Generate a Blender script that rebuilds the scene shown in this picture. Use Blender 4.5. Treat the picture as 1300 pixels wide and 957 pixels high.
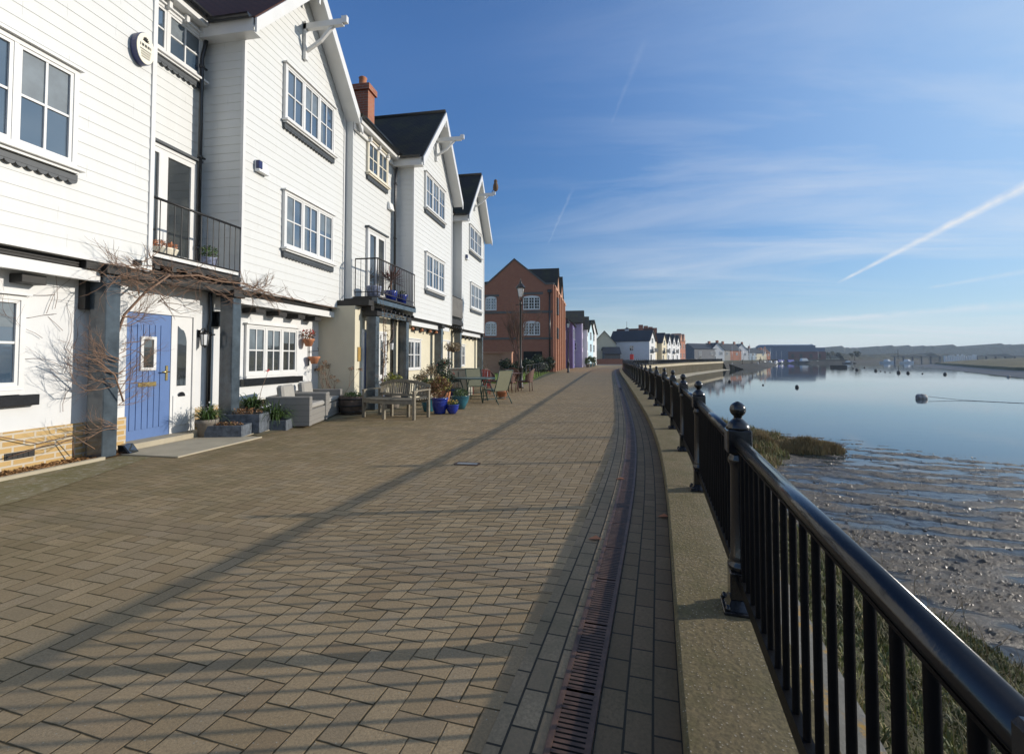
import bpy, math, random
import numpy as np
from mathutils import Vector, Matrix
random.seed(7); np.random.seed(7)
PI = math.pi
for o in list(bpy.data.objects): bpy.data.objects.remove(o)
SC = bpy.context.scene
COL = SC.collection

# ------------------------------------------------------------------ camera
F_PX, PPX, PPY = 600.0, 650.0, 434.0
yaw = math.atan2(757 - PPX, F_PX); pit = math.atan2(454 - PPY, F_PX)
cd = bpy.data.cameras.new('camera'); cam = bpy.data.objects.new('camera', cd); COL.objects.link(cam)
cd.sensor_width = 36; cd.lens = F_PX / 1300 * 36
cd.shift_y = -(478.5 - PPY) / 1300
cd.clip_start = 0.02; cd.clip_end = 9000
f0 = Vector((-math.sin(yaw), math.cos(yaw), 0))
fw = f0 * math.cos(pit) + Vector((0, 0, 1)) * math.sin(pit)
cam.location = (0, 0, 1.35)
cam.rotation_euler = fw.to_track_quat('-Z', 'Y').to_euler()
SC.camera = cam
SC.render.resolution_x = 1024; SC.render.resolution_y = 753

# ------------------------------------------------------------------ light
SUN_EL = math.radians(15.7); SUN_AZ = math.atan2(0.965, 0.263)      # azimuth from +Y towards +X
S = Vector((math.cos(SUN_EL) * math.sin(SUN_AZ), math.cos(SUN_EL) * math.cos(SUN_AZ), math.sin(SUN_EL)))
ld = bpy.data.lights.new('sun', 'SUN'); ld.energy = 4.1; ld.angle = math.radians(0.55); ld.color = (1.0, 0.91, 0.79)
lo = bpy.data.objects.new('sun', ld); COL.objects.link(lo); lo.rotation_euler = S.to_track_quat('Z', 'Y').to_euler()
lo.location = (30, 10, 30)

W = bpy.data.worlds.new("World"); SC.world = W; W.use_nodes = True
nt = W.node_tree; nt.nodes.clear()
def N(t, **k):
    n = nt.nodes.new(t)
    for a, b in k.items(): setattr(n, a, b)
    return n
def L(a, b): nt.links.new(a, b)
out = N('ShaderNodeOutputWorld'); bg = N('ShaderNodeBackground'); sky = N('ShaderNodeTexSky')
sky.sky_type = 'NISHITA'; sky.sun_disc = False; sky.sun_elevation = SUN_EL; sky.sun_rotation = SUN_AZ
sky.altitude = 0; sky.air_density = 1.0; sky.dust_density = 0.25; sky.ozone_density = 2.2
bg.inputs['Strength'].default_value = 0.10
tc = N('ShaderNodeTexCoord'); sep = N('ShaderNodeSeparateXYZ'); L(tc.outputs['Generated'], sep.inputs[0])
def M(op, a, b=None, c=None, cl=False):
    n = N('ShaderNodeMath', operation=op); n.use_clamp = cl
    for i, v in enumerate((a, b, c)):
        if v is None: continue
        if isinstance(v, (int, float)): n.inputs[i].default_value = v
        else: L(v, n.inputs[i])
    return n.outputs[0]
def pxdir(x, y):
    r = Vector((math.cos(yaw), math.sin(yaw), 0)); u = r.cross(fw)
    return (fw * F_PX + r * (x - PPX) - u * (y - PPY)).normalized()
zc = M('ADD', M('MAXIMUM', sep.outputs[2], 0.0), 0.09)
px_ = M('DIVIDE', sep.outputs[0], zc); py_ = M('DIVIDE', sep.outputs[1], zc)
cmb = N('ShaderNodeCombineXYZ'); L(px_, cmb.inputs[0]); L(py_, cmb.inputs[1])
mp = N('ShaderNodeMapping'); mp.inputs['Rotation'].default_value = (0, 0, math.radians(28)); mp.inputs['Scale'].default_value = (0.32, 1.25, 1)
L(cmb.outputs[0], mp.inputs[0])
nz = N('ShaderNodeTexNoise'); nz.inputs['Scale'].default_value = 0.9; nz.inputs['Detail'].default_value = 8; nz.inputs['Roughness'].default_value = 0.62
nz.inputs['Distortion'].default_value = 0.7
L(mp.outputs[0], nz.inputs['Vector'])
nz2 = N('ShaderNodeTexNoise'); nz2.inputs['Scale'].default_value = 0.35; nz2.inputs['Detail'].default_value = 3; L(cmb.outputs[0], nz2.inputs['Vector'])
c1 = M('MULTIPLY', M('SUBTRACT', nz.outputs[0], 0.43, cl=True), M('MULTIPLY', M('SUBTRACT', nz2.outputs[0], 0.36, cl=True), 6.5))
# more veil towards the sun side (to the right)
side = M('ADD', M('MULTIPLY', sep.outputs[0], 0.9), 0.42, cl=True)
cl = M('MULTIPLY', M('MULTIPLY', c1, side), 2.1, cl=True)
def trail(p0, p1, w, strength, w1=None, wob=0.0015):
    a = pxdir(*p0); b = pxdir(*p1); n = a.cross(b).normalized(); t = (b - a).normalized(); t = (t - n * t.dot(n)).normalized()
    dn = N('ShaderNodeVectorMath', operation='DOT_PRODUCT'); L(tc.outputs['Generated'], dn.inputs[0]); dn.inputs[1].default_value = n
    dt = N('ShaderNodeVectorMath', operation='DOT_PRODUCT'); L(tc.outputs['Generated'], dt.inputs[0]); dt.inputs[1].default_value = t
    ta, tb = a.dot(t), b.dot(t)
    fr = M('DIVIDE', M('SUBTRACT', dt.outputs['Value'], ta), tb - ta)
    w1 = w1 or w
    n3 = N('ShaderNodeTexNoise'); n3.inputs['Scale'].default_value = 60; n3.inputs['Detail'].default_value = 4; L(tc.outputs['Generated'], n3.inputs['Vector'])
    wd = M('ADD', M('MULTIPLY', M('MAXIMUM', fr, 0.0), w1 - w), w)
    d = M('ABSOLUTE', M('ADD', dn.outputs['Value'], M('MULTIPLY', M('SUBTRACT', n3.outputs[0], 0.5), wob)))
    core = M('SUBTRACT', 1.0, M('DIVIDE', d, wd), cl=True)
    ends = M('MULTIPLY', M('MULTIPLY', fr, 12.0, cl=True), M('MULTIPLY', M('SUBTRACT', 1.25, fr), 4.0, cl=True))
    # same side of the sky only
    am = N('ShaderNodeVectorMath', operation='DOT_PRODUCT'); L(tc.outputs['Generated'], am.inputs[0]); am.inputs[1].default_value = ((a + b) * 0.5).normalized()
    fr_ = M('MULTIPLY', ends, M('GREATER_THAN', am.outputs['Value'], 0.3))
    return M('MULTIPLY', M('MULTIPLY', core, fr_), M('MULTIPLY', n3.outputs[0], strength * 2))
T = M('MAXIMUM', trail((1062, 360), (1330, 222), 0.0028, 0.62, 0.010), trail((1176, 366), (1330, 340), 0.003, 0.25, 0.006))
T = M('MAXIMUM', T, trail((1000, 410), (1340, 384), 0.004, 0.34, 0.011, 0.008))
T = M('MAXIMUM', T, trail((695, 312), (722, 252), 0.0015, 0.10, 0.004, 0.008))
T = M('MAXIMUM', T, trail((775, 160), (812, 68), 0.002, 0.05, 0.008, 0.006))
ct = M('ADD', cl, T, cl=True)
cc = N('ShaderNodeRGB'); cc.outputs[0].default_value = (7.6, 7.9, 8.4, 1)
mx = N('ShaderNodeMix', data_type='RGBA'); L(ct, mx.inputs[0]); 
tint = N('ShaderNodeMix', data_type='RGBA', blend_type='MULTIPLY'); tint.inputs[0].default_value = 1; L(sky.outputs[0], tint.inputs[6])
tg = N('ShaderNodeMix', data_type='RGBA'); L(M('DIVIDE', sep.outputs[2], 0.55, cl=True), tg.inputs[0]); tg.inputs[6].default_value = (0.36, 0.66, 0.96, 1); tg.inputs[7].default_value = (0.88, 1.30, 1.84, 1); L(tg.outputs[2], tint.inputs[7])
veil = N('ShaderNodeMix', data_type='RGBA'); L(tint.outputs[2], veil.inputs[6]); veil.inputs[7].default_value = (11.0, 10.6, 9.6, 1)
L(M('MULTIPLY', M('POWER', 2.718, M('MULTIPLY', M('MAXIMUM', sep.outputs[2], 0.0), -19.0)), 0.97), veil.inputs[0])
sd = N('ShaderNodeVectorMath', operation='DOT_PRODUCT'); L(tc.outputs['Generated'], sd.inputs[0]); sd.inputs[1].default_value = S
glow = M('MULTIPLY', M('POWER', M('MAXIMUM', sd.outputs['Value'], 0.0), 2.7), 0.9, cl=True)
veil2 = N('ShaderNodeMix', data_type='RGBA'); L(glow, veil2.inputs[0]); L(veil.outputs[2], veil2.inputs[6]); veil2.inputs[7].default_value = (5.0, 6.9, 8.6, 1)
back_fill = N('ShaderNodeMix', data_type='RGBA'); L(M('MULTIPLY', M('MULTIPLY', sep.outputs[1], -1.0, cl=True), 0.2), back_fill.inputs[0]); L(veil2.outputs[2], back_fill.inputs[6]); back_fill.inputs[7].default_value = (7.0, 7.6, 8.4, 1)  # added fill: brighter unseen sky behind the camera, lifts the shaded walls
L(back_fill.outputs[2], mx.inputs[6]); L(cc.outputs[0], mx.inputs[7])
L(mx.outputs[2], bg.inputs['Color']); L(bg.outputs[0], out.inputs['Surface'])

SC.view_settings.view_transform = 'Standard'; SC.view_settings.look = 'None'
SC.view_settings.exposure = 0.10; SC.view_settings.gamma = 1
SC.view_settings.use_curve_mapping = False

# ------------------------------------------------------------------ materials
MATS = {}
def newmat(name):
    m = bpy.data.materials.new(name); m.use_nodes = True
    t = m.node_tree; b = t.nodes['Principled BSDF']
    MATS[name] = m
    return m, t, b
class NT:
    def __init__(s, t): s.t = t
    def n(s, ty, ins=None, **k):
        n = s.t.nodes.new(ty)
        for a, b in k.items(): setattr(n, a, b)
        for a, v in (ins or {}).items():
            if hasattr(v, 'is_linked') or isinstance(v, bpy.types.NodeSocket): s.t.links.new(v, n.inputs[a])
            else: n.inputs[a].default_value = v
        return n
    def m(s, op, a, b=None, c=None, cl=False):
        n = s.t.nodes.new('ShaderNodeMath'); n.operation = op; n.use_clamp = cl
        for i, v in enumerate((a, b, c)):
            if v is None: continue
            if isinstance(v, bpy.types.NodeSocket): s.t.links.new(v, n.inputs[i])
            else: n.inputs[i].default_value = v
        return n.outputs[0]
    def mix(s, f, a, b, blend='MIX'):
        n = s.t.nodes.new('ShaderNodeMix'); n.data_type = 'RGBA'; n.blend_type = blend
        for i, v in ((0, f), (6, a), (7, b)):
            if isinstance(v, bpy.types.NodeSocket): s.t.links.new(v, n.inputs[i])
            else: n.inputs[i].default_value = v if i == 0 else tuple(v) + ((1,) if len(v) == 3 else ())
        return n.outputs[2]
    def link(s, a, b): s.t.links.new(a, b)
    def noise(s, vec, sc, det=4, r=0.55, dist=0):
        return s.n('ShaderNodeTexNoise', {'Vector': vec, 'Scale': sc, 'Detail': det, 'Roughness': r, 'Distortion': dist}).outputs[0]
    def ramp(s, f, stops):
        n = s.t.nodes.new('ShaderNodeValToRGB'); s.t.links.new(f, n.inputs[0])
        e = n.color_ramp.elements
        while len(e) < len(stops): e.new(0.5)
        for i, (p, c) in enumerate(stops): e[i].position = p; e[i].color = tuple(c) + (1,) if len(c) == 3 else c
        return n.outputs[0]
    def bump(s, h, st, dist, b):
        n = s.n('ShaderNodeBump', {'Strength': st, 'Distance': dist, 'Height': h}); s.t.links.new(n.outputs[0], b.inputs['Normal']); return n
def V3(c): return tuple(c) + (1,)
def simple(name, c, rough=0.6, var=0.18, scale=6, bump=0.15, bscale=60, metal=0, c2=None, spec=0.5, coat=0, bd=0.004):
    if name in MATS: return MATS[name]
    m, t, b = newmat(name); q = NT(t); tcn = q.n('ShaderNodeTexCoord'); v = tcn.outputs['Object']
    n1 = q.noise(v, scale, 6, 0.6)
    c2 = c2 or tuple(x * (1 - var * 1.6) for x in c)
    c1 = tuple(min(1, x * (1 + var * 0.6)) for x in c)
    col = q.mix(q.m('MULTIPLY', q.m('SUBTRACT', n1, 0.3, cl=True), 2.3, cl=True), c2, c1)
    q.link(col, b.inputs['Base Color']); b.inputs['Roughness'].default_value = rough; b.inputs['Metallic'].default_value = metal
    b.inputs['Specular IOR Level'].default_value = spec; b.inputs['Coat Weight'].default_value = coat
    if bump: q.bump(q.noise(v, bscale, 4, 0.6), bump, bd, b)
    return m
def boards(name, c, dirt=0.25):
    m, t, b = newmat(name); q = NT(t); g = q.n('ShaderNodeNewGeometry'); v = g.outputs['Position']
    mpn = q.n('ShaderNodeMapping', {'Vector': v, 'Scale': (1, 1, 6)}); grain = q.noise(mpn.outputs[0], 6, 6, 0.6)
    big = q.noise(v, 0.9, 4); streak = q.noise(q.n('ShaderNodeMapping', {'Vector': v, 'Scale': (3, 9, 0.5)}).outputs[0], 1.4, 4)
    z = q.n('ShaderNodeSeparateXYZ', {0: v}).outputs[2]
    row = q.m('FLOOR', q.m('DIVIDE', z, 0.16))
    wn = q.n('ShaderNodeTexWhiteNoise', {'W': row}, noise_dimensions='1D').outputs[0]
    f = q.m('MULTIPLY', q.m('ADD', q.m('MULTIPLY', big, 0.5), q.m('MULTIPLY', streak, 0.6)), dirt)
    col = q.mix(f, c, tuple(x * y for x, y in zip(c, (0.80, 0.78, 0.68))))
    col = q.mix(q.m('MULTIPLY', wn, 0.10), col, tuple(x * 0.8 for x in c))
    sx_ = q.n('ShaderNodeSeparateXYZ', {0: v}); nx_ = q.n('ShaderNodeSeparateXYZ', {0: g.outputs['True Normal']})
    isx = q.m('GREATER_THAN', q.m('ABSOLUTE', nx_.outputs[0]), 0.7)
    u = q.m('ADD', q.m('MULTIPLY', sx_.outputs[1], isx), q.m('MULTIPLY', sx_.outputs[0], q.m('SUBTRACT', 1.0, isx)))
    fr = q.m('FRACT', q.m('ADD', q.m('DIVIDE', u, 3.9), q.m('MULTIPLY', wn, 7.0)))
    col = q.mix(q.m('MULTIPLY', q.m('LESS_THAN', fr, 0.0011), 0.45), col, (0.2, 0.2, 0.18))
    nail = q.m('LESS_THAN', q.m('ABSOLUTE', q.m('SUBTRACT', q.m('FRACT', q.m('DIVIDE', u, 0.6)), 0.5)), 0.008)
    zf = q.m('LESS_THAN', q.m('ABSOLUTE', q.m('SUBTRACT', q.m('FRACT', q.m('DIVIDE', q.m('SUBTRACT', z, 0.02), 0.16)), 0.3)), 0.03)
    col = q.mix(q.m('MULTIPLY', q.m('MULTIPLY', nail, zf), 0.35), col, (0.3, 0.29, 0.26))
    q.link(col, b.inputs['Base Color']); b.inputs['Roughness'].default_value = 0.5
    q.bump(grain, 0.12, 0.003, b)
    return m
def brickmat(name, c1, c2, mortar, bw=0.225, rh=0.075, axis='Y', rough=0.85, uv=False, ms=0.012, bump=0.5, moss=None):
    m, t, b = newmat(name); q = NT(t)
    if uv: vec = q.n('ShaderNodeTexCoord').outputs['UV']
    else:
        p = q.n('ShaderNodeNewGeometry').outputs['Position']; s = q.n('ShaderNodeSeparateXYZ', {0: p})
        nrm = q.n('ShaderNodeSeparateXYZ', {0: q.n('ShaderNodeNewGeometry').outputs['True Normal']})
        isx = q.m('GREATER_THAN', q.m('ABSOLUTE', nrm.outputs[0]), 0.7)
        u = q.m('ADD', q.m('MULTIPLY', s.outputs[1], isx), q.m('MULTIPLY', s.outputs[0], q.m('SUBTRACT', 1.0, isx)))
        vec = q.n('ShaderNodeCombineXYZ', {0: u, 1: s.outputs[2]}).outputs[0]
    bt = q.n('ShaderNodeTexBrick', {'Vector': vec, 'Scale': 1.0, 'Mortar Size': ms, 'Mortar Smooth': 0.15, 'Brick Width': bw, 'Row Height': rh,
                                    'Color1': V3(c1), 'Color2': V3(c2), 'Mortar': V3(mortar)})
    nn = q.noise(vec, 3, 5, 0.6); fine = q.noise(vec, 60, 5, 0.7)
    col = q.mix(q.m('MULTIPLY', nn, 0.45), bt.outputs[0], tuple(x * 0.55 for x in c1))
    col = q.mix(q.m('MULTIPLY', q.m('SUBTRACT', fine, 0.35, cl=True), 2.6 if uv else 1.0, cl=True), col, tuple(x * 0.45 for x in c2))
    if moss:
        mf = q.m('MULTIPLY', q.m('SUBTRACT', q.noise(vec, 1.1, 6, 0.7), 0.45, cl=True), 4, cl=True); col = q.mix(q.m('MULTIPLY', mf, 0.6), col, moss)
    col = q.mix(q.m('MULTIPLY', bt.outputs[1], 0.9), col, mortar)
    q.link(col, b.inputs['Base Color']); b.inputs['Roughness'].default_value = rough
    h = q.m('ADD', q.m('SUBTRACT', 1.0, bt.outputs[1]), q.m('MULTIPLY', fine, 0.3))
    q.bump(h, bump, 0.01, b)
    return m

def herringbone():
    m, t, b = newmat('paver_herringbone'); q = NT(t)
    p = q.n('ShaderNodeNewGeometry').outputs['Position']
    warp = q.n('ShaderNodeTexNoise', {'Vector': p, 'Scale': 5, 'Detail': 2}).outputs['Color']
    wv = q.n('ShaderNodeVectorMath', {0: q.n('ShaderNodeVectorMath', {0: warp, 1: (0.5, 0.5, 0.5)}, operation='SUBTRACT').outputs[0], 'Scale': 0.012}, operation='SCALE').outputs[0]
    pw = q.n('ShaderNodeVectorMath', {0: p, 1: wv}, operation='ADD').outputs[0]
    r = q.n('ShaderNodeMapping', {'Vector': pw, 'Rotation': (0, 0, math.radians(6.0)), 'Scale': (1, 1, 1)}).outputs[0]
    s = q.n('ShaderNodeSeparateXYZ', {0: r}); X, Y = s.outputs[0], s.outputs[1]
    c = 0.104
    x = q.m('DIVIDE', X, c); y = q.m('DIVIDE', Y, c)
    i = q.m('FLOOR', x); j = q.m('FLOOR', y); fx = q.m('SUBTRACT', x, i); fy = q.m('SUBTRACT', y, j)
    k = q.m('FLOORED_MODULO', q.m('SUBTRACT', i, j), 4.0)
    def eq(v): return q.m('COMPARE', k, float(v), 0.3)
    k0, k1, k2, k3 = eq(0), eq(1), eq(2), eq(3)
    d1 = q.m('MULTIPLY_ADD', k1, 9.0, fx); d2 = q.m('MULTIPLY_ADD', k0, 9.0, q.m('SUBTRACT', 1.0, fx))
    d3 = q.m('MULTIPLY_ADD', k2, 9.0, fy); d4 = q.m('MULTIPLY_ADD', k3, 9.0, q.m('SUBTRACT', 1.0, fy))
    dh = q.m('MINIMUM', q.m('MINIMUM', d1, d2), q.m('MINIMUM', d3, d4))
    idx = q.m('SUBTRACT', i, k1); idy = q.m('ADD', j, k3)
    # transverse stretcher bands, three courses wide, every 5.2 m
    vb = q.m('FLOORED_MODULO', q.m('SUBTRACT', Y, 2.72), 5.2)
    inb = q.m('LESS_THAN', vb, 0.312)
    vr = q.m('DIVIDE', vb, c); row = q.m('FLOOR', vr); fv = q.m('SUBTRACT', vr, row)
    ub = q.m('ADD', q.m('DIVIDE', X, c * 2), q.m('MULTIPLY', row, 0.5)); ui = q.m('FLOOR', ub); fu = q.m('SUBTRACT', ub, ui)
    db = q.m('MINIMUM', q.m('MINIMUM', q.m('MULTIPLY', fu, 2.0), q.m('MULTIPLY', q.m('SUBTRACT', 1.0, fu), 2.0)), q.m('MINIMUM', fv, q.m('SUBTRACT', 1.0, fv)))
    def sel(f, a, bb): return q.m('ADD', q.m('MULTIPLY', f, a), q.m('MULTIPLY', q.m('SUBTRACT', 1.0, f), bb))
    d = sel(inb, db, dh); ix = sel(inb, ui, idx); iy = sel(inb, q.m('ADD', row, 500.0), idy)
    wn = q.n('ShaderNodeTexWhiteNoise', {'Vector': q.n('ShaderNodeCombineXYZ', {0: ix, 1: iy}).outputs[0]}, noise_dimensions='3D')
    fine = q.noise(p, 90, 6, 0.75); mid = q.noise(p, 6, 5, 0.6); big = q.noise(p, 0.35, 5, 0.6)
    col = q.mix(wn.outputs[0], (0.345, 0.245, 0.128), (0.52, 0.385, 0.222))
    wc_ = q.n('ShaderNodeSeparateXYZ', {0: wn.outputs['Color']}).outputs[1]
    col = q.mix(q.m('MULTIPLY', q.m('GREATER_THAN', wc_, 0.75), 0.28), col, (0.30, 0.265, 0.21))
    col = q.mix(q.m('MULTIPLY', q.m('LESS_THAN', wc_, 0.10), 0.35), col, (0.24, 0.15, 0.085))
    col = q.mix(q.m('MULTIPLY', inb, 0.35), col, (0.20, 0.165, 0.125))
    col = q.mix(q.m('MULTIPLY', q.m('SUBTRACT', fine, 0.36, cl=True), 2.6, cl=True), col, (0.16, 0.118, 0.07))
    stn = q.m('MULTIPLY', q.m('SUBTRACT', q.noise(p, 1.9, 6, 0.7), 0.5, cl=True), 3.5, cl=True)
    col = q.mix(q.m('MULTIPLY', stn, 0.4), col, (0.15, 0.125, 0.085))
    col = q.mix(q.m('MULTIPLY', mid, 0.45), col, (0.27, 0.205, 0.13))
    spk = q.n('ShaderNodeTexVoronoi', {'Vector': p, 'Scale': 34.0}, feature='F1'); 
    col = q.mix(q.m('LESS_THAN', spk.outputs['Distance'], 0.09), col, (0.36, 0.33, 0.26))
    # moss towards the shady house side
    xs = q.n('ShaderNodeSeparateXYZ', {0: p}).outputs[0]
    mz = q.m('MULTIPLY', q.m('SUBTRACT', q.m('MULTIPLY', xs, -0.25), 0.45, cl=True), 1.2, cl=True)
    mossn = q.m('MULTIPLY', q.m('SUBTRACT', q.noise(p, 1.6, 7, 0.72), 0.36, cl=True), 3.5, cl=True)
    col = q.mix(q.m('MULTIPLY', q.m('MULTIPLY', mz, mossn), 0.62), col, (0.085, 0.080, 0.026))
    col = q.mix(q.m('MULTIPLY', big, 0.3), col, (0.24, 0.185, 0.115))
    joint = q.m('SUBTRACT', 1.0, q.m('DIVIDE', q.m('SUBTRACT', d, q.m('MULTIPLY_ADD', mid, 0.08, -0.036)), 0.045, cl=True), cl=True)
    jc = q.mix(q.m('MULTIPLY', q.m('ADD', mz, 0.25), mid, cl=True), (0.040, 0.031, 0.018), (0.066, 0.060, 0.018))
    col = q.mix(joint, col, jc)
    q.link(col, b.inputs['Base Color']); b.inputs['Roughness'].default_value = 0.82
    b.inputs['Specular IOR Level'].default_value = 0.12
    tilt = q.m('MULTIPLY', wn.outputs[0], 0.25)
    h = q.m('ADD', q.m('ADD', q.m('MULTIPLY', q.m('SUBTRACT', 1.0, joint), 1.0), tilt), q.m('MULTIPLY', fine, 0.45))
    q.bump(h, 0.75, 0.007, b)
    return m

def ground_mat(name, c1, c2, scale=3, rough=0.9, bump=0.5, c3=None, bs=40, bd=0.02):
    m, t, b = newmat(name); q = NT(t); p = q.n('ShaderNodeNewGeometry').outputs['Position']
    col = q.mix(q.m('MULTIPLY', q.m('SUBTRACT', q.noise(p, scale, 8, 0.65), 0.3, cl=True), 2.4, cl=True), c1, c2)
    if c3: col = q.mix(q.m('MULTIPLY', q.m('SUBTRACT', q.noise(p, scale * 4.3, 6, 0.7), 0.5, cl=True), 5, cl=True), col, c3)
    q.link(col, b.inputs['Base Color']); b.inputs['Roughness'].default_value = rough; b.inputs['Specular IOR Level'].default_value = 0.3
    q.bump(q.noise(p, bs, 6, 0.7), bump, bd, b)
    return m

M_PAVE = herringbone()
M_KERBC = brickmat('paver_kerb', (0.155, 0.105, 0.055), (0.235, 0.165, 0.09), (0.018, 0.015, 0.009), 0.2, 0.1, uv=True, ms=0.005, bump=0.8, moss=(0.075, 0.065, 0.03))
M_STRIP = brickmat('paver_edge', (0.28, 0.20, 0.115), (0.42, 0.31, 0.185), (0.022, 0.018, 0.011), 0.2, 0.1, uv=True, ms=0.005, bump=0.7, moss=(0.09, 0.08, 0.04))
M_SOLD = brickmat('paver_edge_house', (0.12, 0.105, 0.07), (0.17, 0.15, 0.10), (0.035, 0.032, 0.016), 0.2, 0.1, uv=True, ms=0.006, bump=0.7, moss=(0.085, 0.085, 0.03))
def coping_mat():
    m, t, b = newmat('coping_concrete'); q = NT(t); p = q.n('ShaderNodeNewGeometry').outputs['Position']
    big = q.noise(p, 1.7, 6, 0.7); fine = q.noise(p, 48, 8, 0.85); vor = q.n('ShaderNodeTexVoronoi', {'Vector': p, 'Scale': 55.0}, feature='F1').outputs['Distance']
    col = q.mix(q.m('MULTIPLY', q.m('SUBTRACT', big, 0.35, cl=True), 3, cl=True), (0.31, 0.235, 0.12), (0.19, 0.155, 0.055))
    col = q.mix(q.m('MULTIPLY', q.m('SUBTRACT', fine, 0.38, cl=True), 3.2, cl=True), col, (0.075, 0.062, 0.034))
    col = q.mix(q.m('MULTIPLY', q.m('SUBTRACT', q.noise(p, 5, 5, 0.7), 0.5, cl=True), 4, cl=True), col, (0.12, 0.105, 0.035))
    col = q.mix(q.m('LESS_THAN', vor, 0.16), col, (0.42, 0.37, 0.28))
    xs = q.n('ShaderNodeSeparateXYZ', {0: p}).outputs[1]
    jt = q.m('LESS_THAN', q.m('FLOORED_MODULO', q.m('ADD', xs, 1.35), 6.1), 0.012)
    col = q.mix(jt, col, (0.04, 0.035, 0.02))
    q.link(col, b.inputs['Base Color']); b.inputs['Roughness'].default_value = 0.9
    q.bump(q.m('SUBTRACT', q.m('ADD', fine, q.m('MULTIPLY', q.m('SUBTRACT', 1.0, vor), 0.6)), q.m('MULTIPLY', jt, 3.0)), 1.0, 0.012, b)
    return m
M_COPING = coping_mat()
M_SOLD2 = ground_mat('worn_brick_apron', (0.16, 0.135, 0.075), (0.24, 0.20, 0.13), 2.0, c3=(0.11, 0.105, 0.04), bs=70, bd=0.006)
def ledge_mat():
    m, t, b = newmat('lichen_concrete'); q = NT(t); p = q.n('ShaderNodeNewGeometry').outputs['Position']
    col = q.mix(q.noise(p, 14, 6, 0.7), (0.36, 0.34, 0.29), (0.15, 0.14, 0.11))
    li = q.m('MULTIPLY', q.m('SUBTRACT', q.noise(p, 4.5, 6, 0.65), 0.54, cl=True), 9, cl=True)
    col = q.mix(li, col, (0.62, 0.34, 0.03))
    q.link(col, b.inputs['Base Color']); b.inputs['Roughness'].default_value = 0.95; q.bump(q.noise(p, 45, 6, 0.75), 0.7, 0.012, b)
    return m
M_LEDGE = ledge_mat()
M_SLAB = ground_mat('slab_concrete', (0.46, 0.40, 0.29), (0.34, 0.30, 0.22), 2.5, bump=0.3, bd=0.004, bs=80)
M_LAND = ground_mat('land_ground', (0.075, 0.085, 0.035), (0.13, 0.115, 0.065), 0.05, c3=(0.05, 0.06, 0.03), bs=3, bd=0.1)
M_LAWN = ground_mat('lawn_grass', (0.15, 0.23, 0.03), (0.22, 0.30, 0.05), 2.0, bs=60, bd=0.03)
M_TARMAC = ground_mat('quay_paving', (0.16, 0.14, 0.11), (0.12, 0.105, 0.085), 1.0, bs=20, bd=0.01)
M_BANK = ground_mat('bank_earth', (0.045, 0.05, 0.02), (0.09, 0.075, 0.035), 2.2, c3=(0.075, 0.10, 0.025), bs=14, bd=0.08, bump=1)
M_BEDL = ground_mat('leaf_litter', (0.20, 0.115, 0.045), (0.10, 0.06, 0.03), 16, c3=(0.30, 0.17, 0.06), bs=60, bd=0.02, bump=1)
M_MARSH = ground_mat('marsh_grass', (0.135, 0.12, 0.06), (0.21, 0.175, 0.095), 0.06, c3=(0.09, 0.085, 0.045), bs=1.2, bd=0.4, bump=1)
M_HILL = ground_mat('wooded_hill', (0.022, 0.030, 0.020), (0.05, 0.055, 0.032), 0.02, bs=0.08, bd=6, bump=1)

def mud_mat():
    m, t, b = newmat('wet_mud'); q = NT(t); p = q.n('ShaderNodeNewGeometry').outputs['Position']
    dry = q.n('ShaderNodeAttribute', attribute_name='dry').outputs['Fac']
    fine = q.noise(p, 22, 8, 0.8); mid = q.noise(p, 3, 5, 0.6)
    dm = q.m('MULTIPLY', dry, q.m('ADD', q.m('MULTIPLY', fine, 0.8), 0.6), cl=True)
    col = q.mix(dm, (0.050, 0.043, 0.036), q.mix(mid, (0.095, 0.076, 0.056), (0.165, 0.138, 0.104)))
    col = q.mix(q.m('MULTIPLY', q.m('SUBTRACT', fine, 0.5, cl=True), 3.0, cl=True), col, (0.03, 0.025, 0.02))
    q.link(col, b.inputs['Base Color'])
    q.link(q.m('ADD', q.m('MULTIPLY', dm, 0.34), q.m('MULTIPLY_ADD', fine, 0.16, 0.08)), b.inputs['Roughness'])
    b.inputs['Specular IOR Level'].default_value = 0.35
    h = q.m('MULTIPLY', q.m('ADD', q.noise(p, 14, 9, 0.8), q.m('MULTIPLY', q.noise(p, 48, 5, 0.75), 0.5)), q.m('ADD', 0.06, dm))
    q.bump(h, 1.0, 0.07, b)
    return m
M_MUD = mud_mat()
M_MUDF = ground_mat('far_mud', (0.085, 0.075, 0.07), (0.13, 0.115, 0.105), 0.15, rough=0.6, bs=0.8, bd=0.3)
def water_mat():
    m, t, b = newmat('river_water'); q = NT(t); p = q.n('ShaderNodeNewGeometry').outputs['Position']
    b.inputs['Base Color'].default_value = (0.035, 0.050, 0.052, 1); b.inputs['Roughness'].default_value = 0.035
    b.inputs['IOR'].default_value = 1.333
    mpn = q.n('ShaderNodeMapping', {'Vector': p, 'Rotation': (0, 0, 0.5), 'Scale': (0.5, 1.6, 1)}).outputs[0]
    patch = q.m('MULTIPLY', q.m('SUBTRACT', q.noise(p, 0.02, 3, 0.5), 0.42, cl=True), 5, cl=True)
    h = q.m('MULTIPLY', q.noise(mpn, 1.1, 4, 0.55), q.m('ADD', q.m('MULTIPLY', patch, 0.8), 0.2))
    q.bump(h, 0.12, 0.05, b)
    return m
M_WATER = water_mat()

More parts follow.
